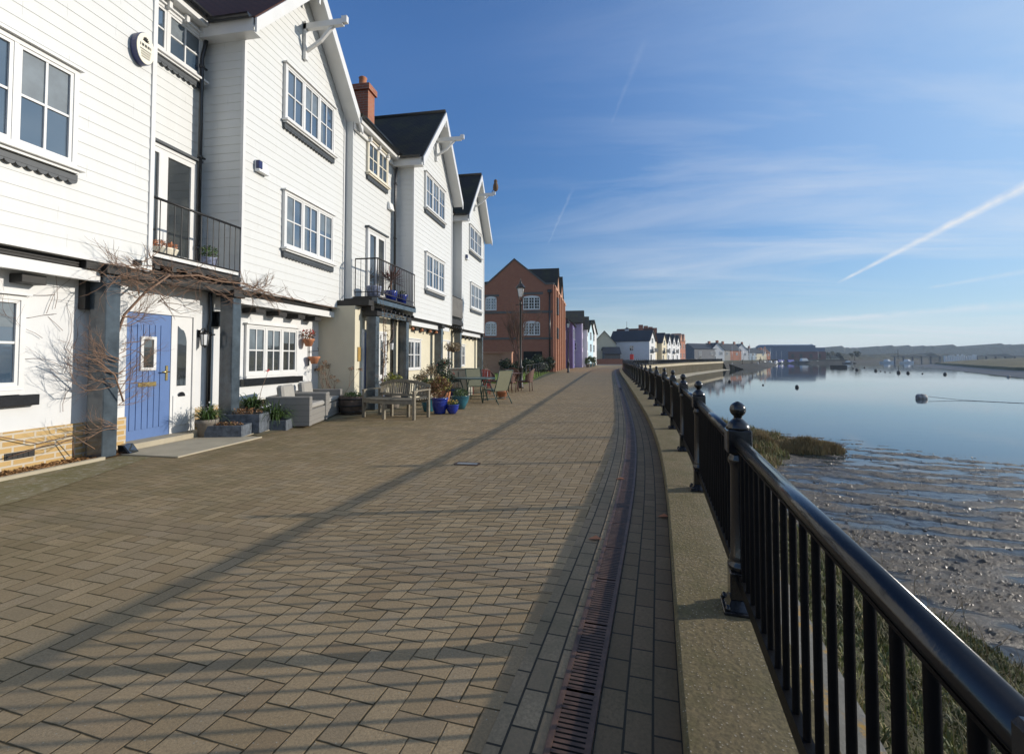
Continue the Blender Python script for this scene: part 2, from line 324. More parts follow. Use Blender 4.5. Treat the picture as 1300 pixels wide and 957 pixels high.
M_WHITE = boards('white_weatherboard', (0.645, 0.66, 0.665), 0.5)
M_CREAMR = simple('cream_render', (0.62, 0.575, 0.44), 0.85, 0.05, 2, 0.2, 90)
M_WREND = simple('white_render', (0.665, 0.675, 0.675), 0.85, 0.05, 1.5, 0.2, 90)
M_UPVC = simple('white_paint', (0.69, 0.69, 0.675), 0.32, 0.04, 3, 0.05, 40)
M_CREAMP = simple('cream_paint', (0.78, 0.72, 0.58), 0.45, 0.05, 3, 0.05, 40)
M_BLK = simple('black_gloss_paint', (0.012, 0.013, 0.016), 0.26, 0.25, 9, 0.25, 50, coat=0.15, bd=0.002)
M_RAIL = simple('railing_paint', (0.010, 0.011, 0.014), 0.22, 0.3, 14, 0.35, 70, coat=0.3, bd=0.0015)
M_BARS = simple('baluster_paint', (0.005, 0.005, 0.006), 0.5, 0.3, 14, 0.2, 70, spec=0.12)
M_IRON = simple('black_iron', (0.016, 0.015, 0.015), 0.45, 0.3, 12, 0.3, 60)
M_TIMB = simple('slate_blue_timber', (0.06, 0.08, 0.098), 0.22, 0.3, 5, 0.25, 30, coat=0.3, bd=0.0015)
M_TIMBD = simple('dark_stained_timber', (0.016, 0.015, 0.014), 0.6, 0.3, 8, 0.4, 40)
M_VAL = simple('valance_slate_paint', (0.045, 0.055, 0.065), 0.5, 0.15, 8, 0.1, 40)
M_BLUED = simple('blue_door_paint', (0.105, 0.18, 0.375), 0.35, 0.06, 4, 0.08, 50)
M_BLUE2 = simple('royal_blue_paint', (0.03, 0.10, 0.42), 0.35, 0.1, 4, 0.08, 50)
M_BRASS = simple('brass', (0.75, 0.55, 0.22), 0.28, 0.15, 20, 0.1, 80, metal=1)
M_SOFF = simple('soffit_paint', (0.62, 0.58, 0.50), 0.7, 0.08, 3, 0.1, 40)
M_YBRICK = brickmat('yellow_brick', (0.52, 0.33, 0.12), (0.62, 0.43, 0.19), (0.52, 0.46, 0.36), 0.225, 0.075)
M_RBRICK = brickmat('red_brick', (0.36, 0.10, 0.045), (0.46, 0.15, 0.07), (0.30, 0.22, 0.17), 0.225, 0.075, ms=0.010)
M_RBRICKL = brickmat('orange_brick', (0.50, 0.19, 0.09), (0.58, 0.25, 0.13), (0.45, 0.35, 0.27), 0.225, 0.075)
M_STONE = simple('grey_stone_band', (0.13, 0.125, 0.115), 0.8, 0.15, 4)
M_TILED = brickmat('dark_roof_tile', (0.030, 0.027, 0.024), (0.050, 0.044, 0.036), (0.008, 0.008, 0.008), 0.17, 0.10, uv=True, ms=0.010, bump=1.0, moss=(0.085, 0.085, 0.02))
M_TILER = brickmat('red_roof_tile', (0.13, 0.050, 0.026), (0.19, 0.075, 0.04), (0.03, 0.015, 0.012), 0.17, 0.10, uv=True, ms=0.010, bump=1.0)
M_SLATE = simple('far_slate_roof', (0.030, 0.033, 0.040), 0.55, 0.2, 0.6, 0.2, 3)
M_REDT = simple('clay_terracotta', (0.48, 0.20, 0.10), 0.85, 0.15, 8)
M_BARK = simple('vine_bark', (0.24, 0.15, 0.10), 0.85, 0.3, 20, 0.6, 80)
M_TWIG = simple('bare_twig', (0.16, 0.085, 0.06), 0.85, 0.3, 20, 0.4, 60)
M_LEAFG = simple('leaf_green', (0.065, 0.12, 0.025), 0.5, 0.5, 9, 0.1, 30, spec=0.4)
M_LEAFD = simple('leaf_dark', (0.03, 0.055, 0.018), 0.5, 0.4, 6, 0.1, 30)
M_LEAFY = simple('leaf_yellow_green', (0.30, 0.30, 0.04), 0.5, 0.4, 9, 0.1, 30)
M_LEAFR = simple('leaf_russet', (0.22, 0.085, 0.035), 0.6, 0.45, 12, 0.1, 30, c2=(0.10, 0.08, 0.03))
M_LEAFB = simple('dry_stems', (0.30, 0.22, 0.12), 0.7, 0.4, 12, 0.1, 30)
M_CORDY = simple('cordyline_red', (0.16, 0.045, 0.035), 0.45, 0.3, 9)
M_REDF = simple('red_flower', (0.55, 0.03, 0.03), 0.6, 0.3, 20)
M_YELF = simple('yellow_flower', (0.75, 0.45, 0.04), 0.6, 0.3, 20)
M_BLUEPOT = simple('cobalt_glaze', (0.012, 0.035, 0.30), 0.12, 0.3, 5, 0.05, 30, coat=0.6)
M_TEALPOT = simple('teal_glaze', (0.03, 0.16, 0.22), 0.15, 0.3, 5, 0.05, 30, coat=0.5)
M_GREYPOT = simple('grey_clay', (0.23, 0.20, 0.165), 0.8, 0.15, 8)
M_LEAD = simple('grey_planter', (0.13, 0.15, 0.175), 0.6, 0.4, 14, 0.4, 40)
M_RATTAN = None
def rattan(name, c):
    m, t, b = newmat(name); q = NT(t); p = q.n('ShaderNodeTexCoord').outputs['Object']
    s = q.n('ShaderNodeSeparateXYZ', {0: p})
    w1 = q.m('SINE', q.m('MULTIPLY', s.outputs[2], 2 * PI / 0.022)); w2 = q.m('SINE', q.m('MULTIPLY', q.m('ADD', s.outputs[0], s.outputs[1]), 2 * PI / 0.03))
    h = q.m('MULTIPLY', w1, w2)
    band = q.m('LESS_THAN', q.m('FLOORED_MODULO', s.outputs[2], 0.11), 0.012)
    col = q.mix(q.m('MULTIPLY_ADD', h, 0.25, 0.3), c, tuple(x * 0.5 for x in c)); col = q.mix(q.m('MULTIPLY', band, 0.5), col, tuple(x * 0.45 for x in c))
    q.link(col, b.inputs['Base Color']); b.inputs['Roughness'].default_value = 0.6; q.bump(h, 0.5, 0.004, b)
    return m
M_RATTAN = rattan('grey_rattan', (0.27, 0.255, 0.23)); M_WICK = rattan('brown_wicker', (0.13, 0.06, 0.04))
M_CUSH = simple('grey_cushion', (0.33, 0.315, 0.285), 0.9, 0.08, 9, 0.3, 120)
M_TEAK = simple('weathered_teak', (0.235, 0.205, 0.15), 0.75, 0.25, 10, 0.4, 50)
M_SLING = simple('sage_sling', (0.20, 0.20, 0.13), 0.8, 0.08, 20, 0.3, 200)
M_GREENM = simple('dark_green_metal', (0.02, 0.06, 0.05), 0.4, 0.2, 8)
M_BARREL = simple('oak_barrel', (0.10, 0.07, 0.05), 0.8, 0.35, 8, 0.5, 40)
M_SOIL = simple('potting_soil', (0.06, 0.035, 0.02), 0.95, 0.4, 30, 0.8, 60)
M_DRAIN = simple('rusty_drain_iron', (0.11, 0.06, 0.038), 0.6, 0.4, 14, 0.4, 60)
M_DARK = simple('dark_void', (0.008, 0.008, 0.008), 0.9, 0, 5, 0)
M_LAMPG = simple('lamp_glass', (0.75, 0.76, 0.76), 0.15, 0.05, 5, 0, 30, spec=0.8)
M_CREAMB = simple('cream_plastic', (0.78, 0.74, 0.60), 0.4, 0.03, 5, 0)
M_NAVY = simple('navy_plastic', (0.015, 0.025, 0.11), 0.3, 0.1, 5, 0)
M_CURT = simple('curtain_cloth', (0.42, 0.42, 0.40), 0.9, 0.3, 4)
M_WPLAST = simple('white_plastic', (0.80, 0.80, 0.78), 0.35, 0.03, 5, 0)
M_TOYB = simple('plaid_pot', (0.28, 0.32, 0.46), 0.5, 0.4, 20)
M_SHELL = simple('buoy_black', (0.012, 0.012, 0.014), 0.5, 0.2, 9)
M_BUOYG = simple('buoy_grey', (0.50, 0.47, 0.43), 0.6, 0.3, 3, c2=(0.09, 0.08, 0.07))
M_BUOYO = simple('buoy_orange', (0.80, 0.25, 0.08), 0.5, 0.1, 3)
M_HULLW = simple('white_hull', (0.78, 0.77, 0.74), 0.25, 0.05, 1, 0)
M_TARP = simple('blue_tarpaulin', (0.02, 0.04, 0.36), 0.6, 0.3, 2)
M_HULLD = simple('navy_hull', (0.03, 0.045, 0.065), 0.35, 0.2, 1, 0)
M_METAL = simple('mast_alloy', (0.55, 0.55, 0.55), 0.4, 0.1, 5, 0, metal=0.6)
M_SHEDB = simple('blue_steel_cladding', (0.085, 0.135, 0.23), 0.5, 0.12, 0.05, 0.2, 1)
M_SHEDR = simple('maroon_brick_far', (0.14, 0.055, 0.06), 0.8, 0.2, 0.1)
M_PILE = brickmat('sheet_pile', (0.085, 0.065, 0.03), (0.13, 0.10, 0.05), (0.05, 0.04, 0.02), 3, 1.2, ms=0.02, moss=(0.035, 0.045, 0.012))
M_CAP = simple('quay_cap', (0.48, 0.42, 0.30), 0.85, 0.15, 0.8)
def glass(name, c, c2, rough=0.02):
    m, t, b = newmat(name); q = NT(t); p = q.n('ShaderNodeNewGeometry').outputs['Position']
    col = q.mix(q.m('MULTIPLY', q.m('SUBTRACT', q.noise(p, 1.3, 2, 0.5), 0.4, cl=True), 4, cl=True), c, c2)
    q.link(col, b.inputs['Base Color']); b.inputs['Roughness'].default_value = rough; b.inputs['IOR'].default_value = 1.9
    b.inputs['Specular IOR Level'].default_value = 0.9
    q.bump(q.noise(p, 1.8, 2, 0.5), 0.035, 0.05, b)
    return m
M_GLASS = glass('window_glass', (0.045, 0.075, 0.115), (0.085, 0.115, 0.15))
M_BLIND = simple('blind_behind_glass', (0.13, 0.165, 0.19), 0.5, 0.25, 3, 0, coat=1.0)
M_GLASSD = glass('dark_glass', (0.018, 0.022, 0.024), (0.06, 0.065, 0.06))

# ------------------------------------------------------------------ mesh builder
class MB:
    def __init__(s): s.v = []; s.f = []; s.sm = []; s.uv = {}
    def face(s, pts, smooth=False, uv=None):
        b = len(s.v); s.v += [tuple(p) for p in pts]; s.f.append(tuple(range(b, b + len(pts)))); s.sm.append(smooth)
        if uv: s.uv[len(s.f) - 1] = uv
        return s
    def add(s, vs, fs, smooth=False):
        b = len(s.v); s.v += [tuple(p) for p in vs]
        for f in fs: s.f.append(tuple(b + i for i in f)); s.sm.append(smooth)
        return s
    def hexa(s, a, b):           # two quads (4 pts each): bottom ring a, top ring b
        return s.add(list(a) + list(b), [(3, 2, 1, 0), (4, 5, 6, 7), (0, 1, 5, 4), (1, 2, 6, 5), (2, 3, 7, 6), (3, 0, 4, 7)])
    def box(s, x0, x1, y0, y1, z0, z1, bev=0):
        if x0 > x1: x0, x1 = x1, x0
        if y0 > y1: y0, y1 = y1, y0
        if z0 > z1: z0, z1 = z1, z0
        if bev:
            e = min(bev, (x1 - x0) / 2.1, (y1 - y0) / 2.1, (z1 - z0) / 2.1)
            def ring(d, z): 
                return [(x0 + e - d, y0, z), (x1 - e + d, y0, z), (x1, y0 + e - d, z), (x1, y1 - e + d, z), (x1 - e + d, y1, z), (x0 + e - d, y1, z), (x0, y1 - e + d, z), (x0, y0 + e - d, z)]
            def inner(z): return [(x0 + e, y0 + e, z), (x1 - e, y0 + e, z), (x1 - e, y0 + e, z), (x1 - e, y1 - e, z), (x1 - e, y1 - e, z), (x0 + e, y1 - e, z), (x0 + e, y1 - e, z), (x0 + e, y0 + e, z)]
            a = [(x0 + e, y0 + e, z0), (x1 - e, y0 + e, z0), (x1 - e, y1 - e, z0), (x0 + e, y1 - e, z0)]
            d = [(x0 + e, y0 + e, z1), (x1 - e, y0 + e, z1), (x1 - e, y1 - e, z1), (x0 + e, y1 - e, z1)]
            r1, r2 = ring(0, z0 + e), ring(0, z1 - e)
            vs = a + r1 + r2 + d
            fs = [(3, 2, 1, 0), (20, 21, 22, 23)]
            for i in range(8): fs.append((4 + i, 4 + (i + 1) % 8, 12 + (i + 1) % 8, 12 + i))
            # bottom bevel: corners a0..3 to ring1 pairs (0,1)->edge y0, (2,3)->x1, (4,5)->y1, (6,7)->x0
            pr = [(0, 1, 0, 1), (2, 3, 1, 2), (4, 5, 2, 3), (6, 7, 3, 0)]
            for r0, rr1, c0, c1 in pr:
                fs.append((c0, c1, 4 + rr1, 4 + r0)); fs.append((12 + r0, 12 + rr1, 20 + c1, 20 + c0))
            for c, (ra, rb) in enumerate([(7, 0), (1, 2), (3, 4), (5, 6)]):
                fs.append((c, 4 + rb, 4 + ra)); fs.append((20 + c, 12 + ra, 12 + rb))
            return s.add(vs, fs)
        return s.hexa([(x0, y0, z0), (x1, y0, z0), (x1, y1, z0), (x0, y1, z0)], [(x0, y0, z1), (x1, y0, z1), (x1, y1, z1), (x0, y1, z1)])
    def prism(s, poly, d):       # polygon (3D list) extruded along vector d
        n = len(poly); q = [(p[0] + d[0], p[1] + d[1], p[2] + d[2]) for p in poly]
        fs = [tuple(range(n - 1, -1, -1)), tuple(range(n, 2 * n))] + [(i, (i + 1) % n, n + (i + 1) % n, n + i) for i in range(n)]
        return s.add(list(poly) + q, fs)
    def tube(s, pts, r, n=8, cap=True, smooth=True):
        pts = [Vector(p) for p in pts]; m = len(pts)
        rs = r if isinstance(r, (list, tuple)) else [r] * m
        b = len(s.v); up = Vector((0, 0, 1)); prev = None
        for i, p in enumerate(pts):
            t = (pts[min(i + 1, m - 1)] - pts[max(i - 1, 0)])
            if t.length < 1e-9: t = Vector((0, 0, 1))
            t.normalize()
            if prev is None:
                a = t.cross(up) if abs(t.z) < 0.95 else t.cross(Vector((0, 1, 0)))
                a.normalize()
            else:
                a = prev - t * prev.dot(t)
                if a.length < 1e-6: a = t.cross(up)
                a.normalize()
            prev = a; c = t.cross(a)
            for k in range(n):
                an = 2 * PI * k / n + (PI / 4 if n == 4 else 0)
                q = p + (a * math.cos(an) + c * math.sin(an)) * rs[i]; s.v.append(tuple(q))
        for i in range(m - 1):
            for k in range(n):
                k2 = (k + 1) % n
                s.f.append((b + i * n + k, b + i * n + k2, b + (i + 1) * n + k2, b + (i + 1) * n + k)); s.sm.append(smooth)
        if cap:
            s.f.append(tuple(b + k for k in range(n - 1, -1, -1))); s.sm.append(False)
            s.f.append(tuple(b + (m - 1) * n + k for k in range(n))); s.sm.append(False)
        return s
    def lathe(s, prof, c=(0, 0, 0), n=16, smooth=True):
        b = len(s.v); m = len(prof)
        for r, z in prof:
            for k in range(n):
                a = 2 * PI * k / n; s.v.append((c[0] + r * math.cos(a), c[1] + r * math.sin(a), c[2] + z))
        for i in range(m - 1):
            for k in range(n):
                k2 = (k + 1) % n; s.f.append((b + i * n + k, b + i * n + k2, b + (i + 1) * n + k2, b + (i + 1) * n + k)); s.sm.append(smooth)
        s.f.append(tuple(b + k for k in range(n - 1, -1, -1))); s.sm.append(False)
        s.f.append(tuple(b + (m - 1) * n + k for k in range(n))); s.sm.append(False)
        return s
    def xf(s, M4, start=0):
        for i in range(start, len(s.v)): s.v[i] = tuple(M4 @ Vector(s.v[i]))
        return s
    def build(s, name, mat, parent=None, local=False, label=None, cat=None, group=None, kind=None, center=True):
        if not s.v: return None
        vs = s.v
        off = Vector((0, 0, 0)); loc = (0, 0, 0)
        if parent is not None:
            if not local:
                r = parent; off = Vector((0, 0, 0))
                while r is not None: off += r.location; r = r.parent
        elif center and kind != 'structure':
            a = np.array(vs); lo_, hi_ = a.min(0), a.max(0); off = Vector(((lo_[0] + hi_[0]) / 2, (lo_[1] + hi_[1]) / 2, lo_[2])); loc = off
        if off.length > 0: vs = [(p[0] - off.x, p[1] - off.y, p[2] - off.z) for p in vs]
        me = bpy.data.meshes.new(name); me.from_pydata(vs, [], s.f); 
        me.polygons.foreach_set('use_smooth', s.sm)
        if s.uv:
            ul = me.uv_layers.new(name='UVMap')
            for fi, uvs in s.uv.items():
                p = me.polygons[fi]
                for k, li in enumerate(p.loop_indices): ul.data[li].uv = uvs[k]
        me.materials.append(mat); me.update()
        o = bpy.data.objects.new(name, me); COL.objects.link(o); o.location = loc
        if parent is not None: o.parent = parent
        tag(o, label, cat, group, kind)
        return o
def tag(o, label=None, cat=None, group=None, kind=None):
    if label: o['label'] = label
    if cat: o['category'] = cat
    if group: o['group'] = group
    if kind: o['kind'] = kind
    return o
def thing(name, loc, label, cat, group=None, rz=0):
    o = bpy.data.objects.new(name, None); COL.objects.link(o); o.location = loc; o.rotation_euler = (0, 0, rz)
    o.empty_display_size = 0.2
    return tag(o, label, cat, group)
def dup(root, loc, rz, label, scale=1):
    r = root.copy(); COL.objects.link(r); r.location = loc; r.rotation_euler = (0, 0, rz); r.scale = (scale,) * 3; r['label'] = label
    def rec(a, b):
        for ch in list(a.children):
            c = ch.copy(); COL.objects.link(c); c.parent = b; rec(ch, c)
    rec(root, r)
    return r
def struct(mb, name, mat): return mb.build(name, mat, kind='structure')

# ------------------------------------------------------------------ quay line
KERB = [(-0.10, -3), (0.02, -0.5), (0.13, 0.5), (0.32, 2.1), (0.48, 3.3), (0.66, 4.7), (0.82, 6.3), (0.95, 8.0), (1.06, 10.2), (1.15, 12.7), (1.25, 16), (1.40, 21), (1.62, 29), (1.95, 41), (2.4, 52), (4.3, 68), (8.3, 84), (21.2, 121.6), (42.3, 172.5)]
def offset(poly, d):
    out_ = []
    for i, p in enumerate(poly):
        a = poly[max(i - 1, 0)]; b = poly[min(i + 1, len(poly) - 1)]
        t = Vector((b[0] - a[0], b[1] - a[1])).normalized(); out_.append((p[0] + t.y * d, p[1] - t.x * d))
    return out_
def resample(poly, step):
    o = [poly[0]]; 
    for a, b in zip(poly, poly[1:]):
        l = math.hypot(b[0] - a[0], b[1] - a[1]); n = max(1, int(round(l / step)))
        for k in range(1, n + 1): o.append((a[0] + (b[0] - a[0]) * k / n, a[1] + (b[1] - a[1]) * k / n))
    return o
def smooth_poly(poly, it=3):
    p = resample(poly, 0.8)
    for _ in range(it): p = [p[0]] + [((p[i - 1][0] + 2 * p[i][0] + p[i + 1][0]) / 4, (p[i - 1][1] + 2 * p[i][1] + p[i + 1][1]) / 4) for i in range(1, len(p) - 1)] + [p[-1]]
    return p
KS = smooth_poly(KERB, 6)
def strip(mb, poly, d0, d1, z, z1=None):
    a = offset(poly, d0); b = offset(poly, d1); z1 = z if z1 is None else z1; L0 = 0
    for i in range(len(poly) - 1):
        l = math.hypot(poly[i + 1][0] - poly[i][0], poly[i + 1][1] - poly[i][1])
        mb.face([(*a[i], z), (*b[i], z1), (*b[i + 1], z1), (*a[i + 1], z)], uv=[(L0, d0), (L0, d1), (L0 + l, d1), (L0 + l, d0)])
        L0 += l
    return mb
def wallstrip(mb, poly, d, z0, z1):
    a = offset(poly, d)
    for i in range(len(poly) - 1): mb.face([(*a[i], z0), (*a[i + 1], z0), (*a[i + 1], z1), (*a[i], z1)])
    return mb

# ground: one sheet of land to the horizon, its river edge following the quay and the far shore
shore = [(46, 180), (62, 205), (80, 250), (100, 305), (118, 372), (178, 378), (215, 470), (330, 545), (520, 575), (900, 590), (1700, 560), (2600, 480)]
land = MB()
qy = [(x + 0.35, y) for x, y in KERB]
edge = [(0.25, -60)] + [(x, y) for x, y in qy] + shore
for i in range(len(edge) - 1):
    (xa, ya), (xb, yb) = edge[i], edge[i + 1]
    land.face([(-2600, ya, -0.02), (xa, ya, -0.02), (xb, yb, -0.02), (-2600, yb, -0.02)]) if yb > ya else None
land.face([(-2600, 590, -0.021), (900, 590, -0.021), (900, 2600, -0.021), (-2600, 2600, -0.021)])
land.face([(900, 590, -0.021), (1700, 560, -0.021), (2600, 480, -0.021), (2600, 2600, -0.021), (900, 2600, -0.021)])
fs_ = MB()
for i in range(len(KERB), len(edge) - 1): 
    a_, b_ = Vector(edge[i]), Vector(edge[i + 1]); t_ = (b_ - a_).normalized(); n_ = Vector((t_.y, -t_.x)); m_ = 1.5 if i == len(KERB) else 7.0
    fs_.face([(*(a_ + n_ * m_), -3.2), (*(b_ + n_ * m_), -3.2), (*(b_ + n_ * 0.6), -0.9), (*(a_ + n_ * 0.6), -0.9)], True); fs_.face([(*(a_ + n_ * 0.6), -0.9), (*(b_ + n_ * 0.6), -0.9), (*b_, -0.03), (*a_, -0.03)], True)
struct(fs_, 'far_shore_bank', ground_mat('shore_mud_bank', (0.022, 0.024, 0.022), (0.05, 0.045, 0.036), 0.3, bs=0.5, bd=0.3))
struct(land, 'ground', M_LAND)
w = MB(); w.face([(-40, -300, -2.8), (2600, -300, -2.8), (2600, 700, -2.8), (-40, 700, -2.8)]); struct(w, 'river_water', M_WATER)

# promenade sheet
pv = MB(); kp = [(p[0], p[1]) for p in KS if p[1] < 84]
for i in range(len(kp) - 1):
    (xa, ya), (xb, yb) = kp[i], kp[i + 1]
    xl = -3.6 if ya > 24 else -8.2
    if ya > 44: xl = -4.4
    pv.face([(xl, ya, 0), (xa - 0.1, ya, 0), (xb - 0.1, yb, 0), (xl, yb, 0)])
struct(pv, 'promenade_paving', M_PAVE)
pv2 = MB(); pv2.face([(-6, 83, 0.002), (8, 83, 0.002), (20, 121, 0.002), (40, 172, 0.002), (32, 176, 0.002), (8, 124, 0.002), (-4, 104, 0.002)]); struct(pv2, 'quay_road', M_TARMAC)
nearK = [p for p in KS if p[1] < 60]
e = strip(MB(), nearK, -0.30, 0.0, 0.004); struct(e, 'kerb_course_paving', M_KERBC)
e = strip(MB(), nearK, -0.66, -0.46, 0.004); struct(e, 'drain_course_paving', M_STRIP)
dr = thing('drainage_channel', (0, 2, 0), 'rusty slotted drain channel running along the promenade by the coping', 'drain')
b = MB(); strip(b, nearK, -0.455, -0.305, 0.003); b.build('channel_bed', M_DARK, dr)
b = MB(); strip(b, nearK, -0.458, -0.436, 0.012); strip(b, nearK, -0.324, -0.302, 0.012); wallstrip(b, nearK, -0.436, 0.002, 0.012); wallstrip(b, nearK, -0.302, 0.002, 0.012)
dp = resample([p for p in nearK if 0 < p[1] < 22], 0.024); A_ = offset(dp, -0.436); B_ = offset(dp, -0.324); 
for i in range(0, len(dp) - 1):
    a, c = Vector(A_[i]), Vector(B_[i]); t = (Vector(A_[i + 1]) - a)
    if t.length < 1e-6: continue
    t = t.normalized() * (0.015 if i % 21 else 0.05)
    b.face([(a.x, a.y, 0.010), (c.x, c.y, 0.010), (c.x + t.x, c.y + t.y, 0.010), (a.x + t.x, a.y + t.y, 0.010)])
fp = [p for p in nearK if p[1] > 20]; strip(b, fp, -0.44, -0.32, 0.010)
b.build('grating', M_DRAIN, dr)
# coping
cp = MB(); CH = 0.128
strip(cp, KS, 0.012, 0.46, CH); wallstrip(cp, KS, 0.0, -0.02, CH - 0.012); 
a0 = offset(KS, 0.0); a1 = offset(KS, 0.012)
for i in range(len(KS) - 1): cp.face([(*a0[i], CH - 0.012), (*a0[i + 1], CH - 0.012), (*a1[i + 1], CH), (*a1[i], CH)])
wallstrip(cp, KS, 0.46, -0.55, CH)
struct(cp, 'coping', M_COPING)
le = MB(); lp = [p for p in KS if p[1] < 50]; strip(le, lp, 0.46, 0.93, -0.48); wallstrip(le, lp, 0.93, -1.4, -0.48); struct(le, 'lower_ledge', M_LEDGE)
# quay sheet-pile wall beyond
qw = MB(); qp = resample([p for p in KERB if p[1] >= 41], 0.42); qa = offset(qp, 0.50); qb = offset(qp, 0.24)
pts = [(qa[i] if (i // 2) % 2 == 0 else qb[i]) for i in range(len(qp))]
for i in range(len(pts) - 1): qw.face([(*pts[i], -3.6), (*pts[i + 1], -3.6), (*pts[i + 1], -0.35), (*pts[i], -0.35)])
qwt = qw.build('sheet_pile_wall', M_PILE, label='brown sheet-pile quay wall rising from the water in the distance', cat='quay wall')
capb = MB(); cpp = [p for p in KERB if p[1] >= 41]; strip(capb, cpp, 0.46, 0.62, -0.0); wallstrip(capb, cpp, 0.62, -0.42, -0.0); capb.build('capping_beam', M_CAP, qwt)
# low mud apron at the foot of the far quay
ap = MB(); qf = [p for p in KERB if p[1] >= 68]; strip(ap, qf, 0.3, 3.2, -2.5, -2.86); struct(ap, 'far_mud_apron', M_CAP)

# ------------------------------------------------------------------ bank and mud
def interp_k(y):
    for a, b in zip(KERB, KERB[1:]):
        if a[1] <= y <= b[1]: return a[0] + (b[0] - a[0]) * (y - a[1]) / (b[1] - a[1])
    return KERB[-1][0] if y > KERB[-1][1] else KERB[0][0]
from mathutils import noise as mn
def fbm(x, y, sc, o=4):
    v = 0; a = 1
    for k in range(o): v += a * mn.noise(Vector((x * sc, y * sc, 3.7 + k))); a *= 0.5; sc *= 2.05
    return v
def bank_z(x, y):
    e0 = interp_k(y) + 0.84
    toe = 5.35 + 0.25 * fbm(0, y, 0.6, 2) - 0.75 * min(1, max(0, (y - 7.5) / 2.5))
    if y > 16: toe += (min(y, 24) - 16) / 8 * 4.4
    if y > 27: toe -= (min(y, 40) - 27) / 13 * 4.8
    t = (x - e0) / (toe - e0)
    if t >= 1.25: return -3.2
    z = -0.75 - 1.95 * (max(0, t) ** 0.8) if t < 1 else -2.70 - (t - 1) * 2
    # spit
    return z + 0.12 * fbm(x, y, 0.9, 4)
def spit_z(x, y):
    d = math.hypot((x - 8.9) / 2.15, (y - 22.9) / 0.85)
    return -2.45 - 0.5 * d * d + 0.05 * fbm(x, y, 2.5, 3) if d < 1.3 else -3.4
def grid(fn, x0, x1, y0, y1, dx, dy, name, mat, clip=None, attr=None):
    xs = np.arange(x0, x1 + dx / 2, dx); ys = np.arange(y0, y1 + dy / 2, dy); nx, ny = len(xs), len(ys)
    mb = MB(); mb.v = [(x, y, fn(x, y)) for y in ys for x in xs]
    for j in range(ny - 1):
        for i in range(nx - 1):
            k = j * nx + i
            if clip and not clip(xs[i], ys[j]): continue
            mb.f.append((k, k + 1, k + nx + 1, k + nx)); mb.sm.append(True)
    o = struct(mb, name, mat)
    if attr:
        at = o.data.attributes.new('dry', 'FLOAT', 'POINT'); at.data.foreach_set('value', [attr(p[0], p[1]) for p in mb.v])
    return o
grid(lambda x, y: max(bank_z(x, y), spit_z(x, y)) if x > interp_k(y) + 0.85 else -0.78, 0.8, 12.4, -2, 46, 0.16, 0.2, 'grassy_bank', M_BANK)
def mud_z(x, y):
    # distance beyond waterline (line from (11.5,26) to (15.7,20.9) to (24,13))
    s = ((x - 11.6) * 5.1 + (y - 25.6) * 4.2) / 6.6
    base = -2.772 - 0.035 * max(0, 1 - max(0, -s) / 10) - 0.018 * max(0, s) + 0.06 * max(0, (6.6 - x) / 2)
    w_ = 0.35 * fbm(x, y, 0.35, 3)
    rid = math.sin((y * 0.95 + x * 0.30 + w_ * 2.4) * 2 * PI / 1.15)
    rid2 = math.sin((y * 1.0 + x * 0.15 + w_ * 3.1) * 2 * PI / 0.47)
    z = base + 0.008 * rid + 0.004 * rid2 + 0.014 * fbm(x, y, 1.3, 4) + 0.022 * max(0, fbm(x, y, 4.2, 3))
    return z
def dryness(x, y):
    wv = 0.45 * mn.noise(Vector((x * 0.25, y * 0.4, 2)))
    m = math.sin((y * 0.95 + x * 0.30 + wv * 2.2) * 2 * PI / 1.15) * 0.55 + mn.noise(Vector((x * 0.35, y * 1.6, 1))) * 1.5 + mn.noise(Vector((x * 1.6, y * 4.2, 6))) * 0.9
    near = max(0, min(1, (9.5 - x) / 4)) * 0.25
    return min(1, max(0, m * 0.9 + 0.42 + near))
def clod(x, y):
    m = dryness(x, y)
    return m * (0.020 + 0.050 * abs(mn.noise(Vector((x * 7.5, y * 9.5, 5)))) + 0.032 * abs(mn.noise(Vector((x * 16, y * 19, 8))))) - 0.016
mudf = lambda x, y: mud_z(x, y) + clod(x, y)
grid(mudf, 4.2, 13.0, 2.5, 15.0, 0.04, 0.04, 'mudflat_near', M_MUD, attr=dryness)
grid(mudf, 4.2, 27, 15.0, 28.5, 0.075, 0.055, 'mudflat', M_MUD, attr=dryness)
grid(mudf, 13.0, 27, 2.5, 15.0, 0.09, 0.07, 'mudflat_outer', M_MUD, attr=dryness)

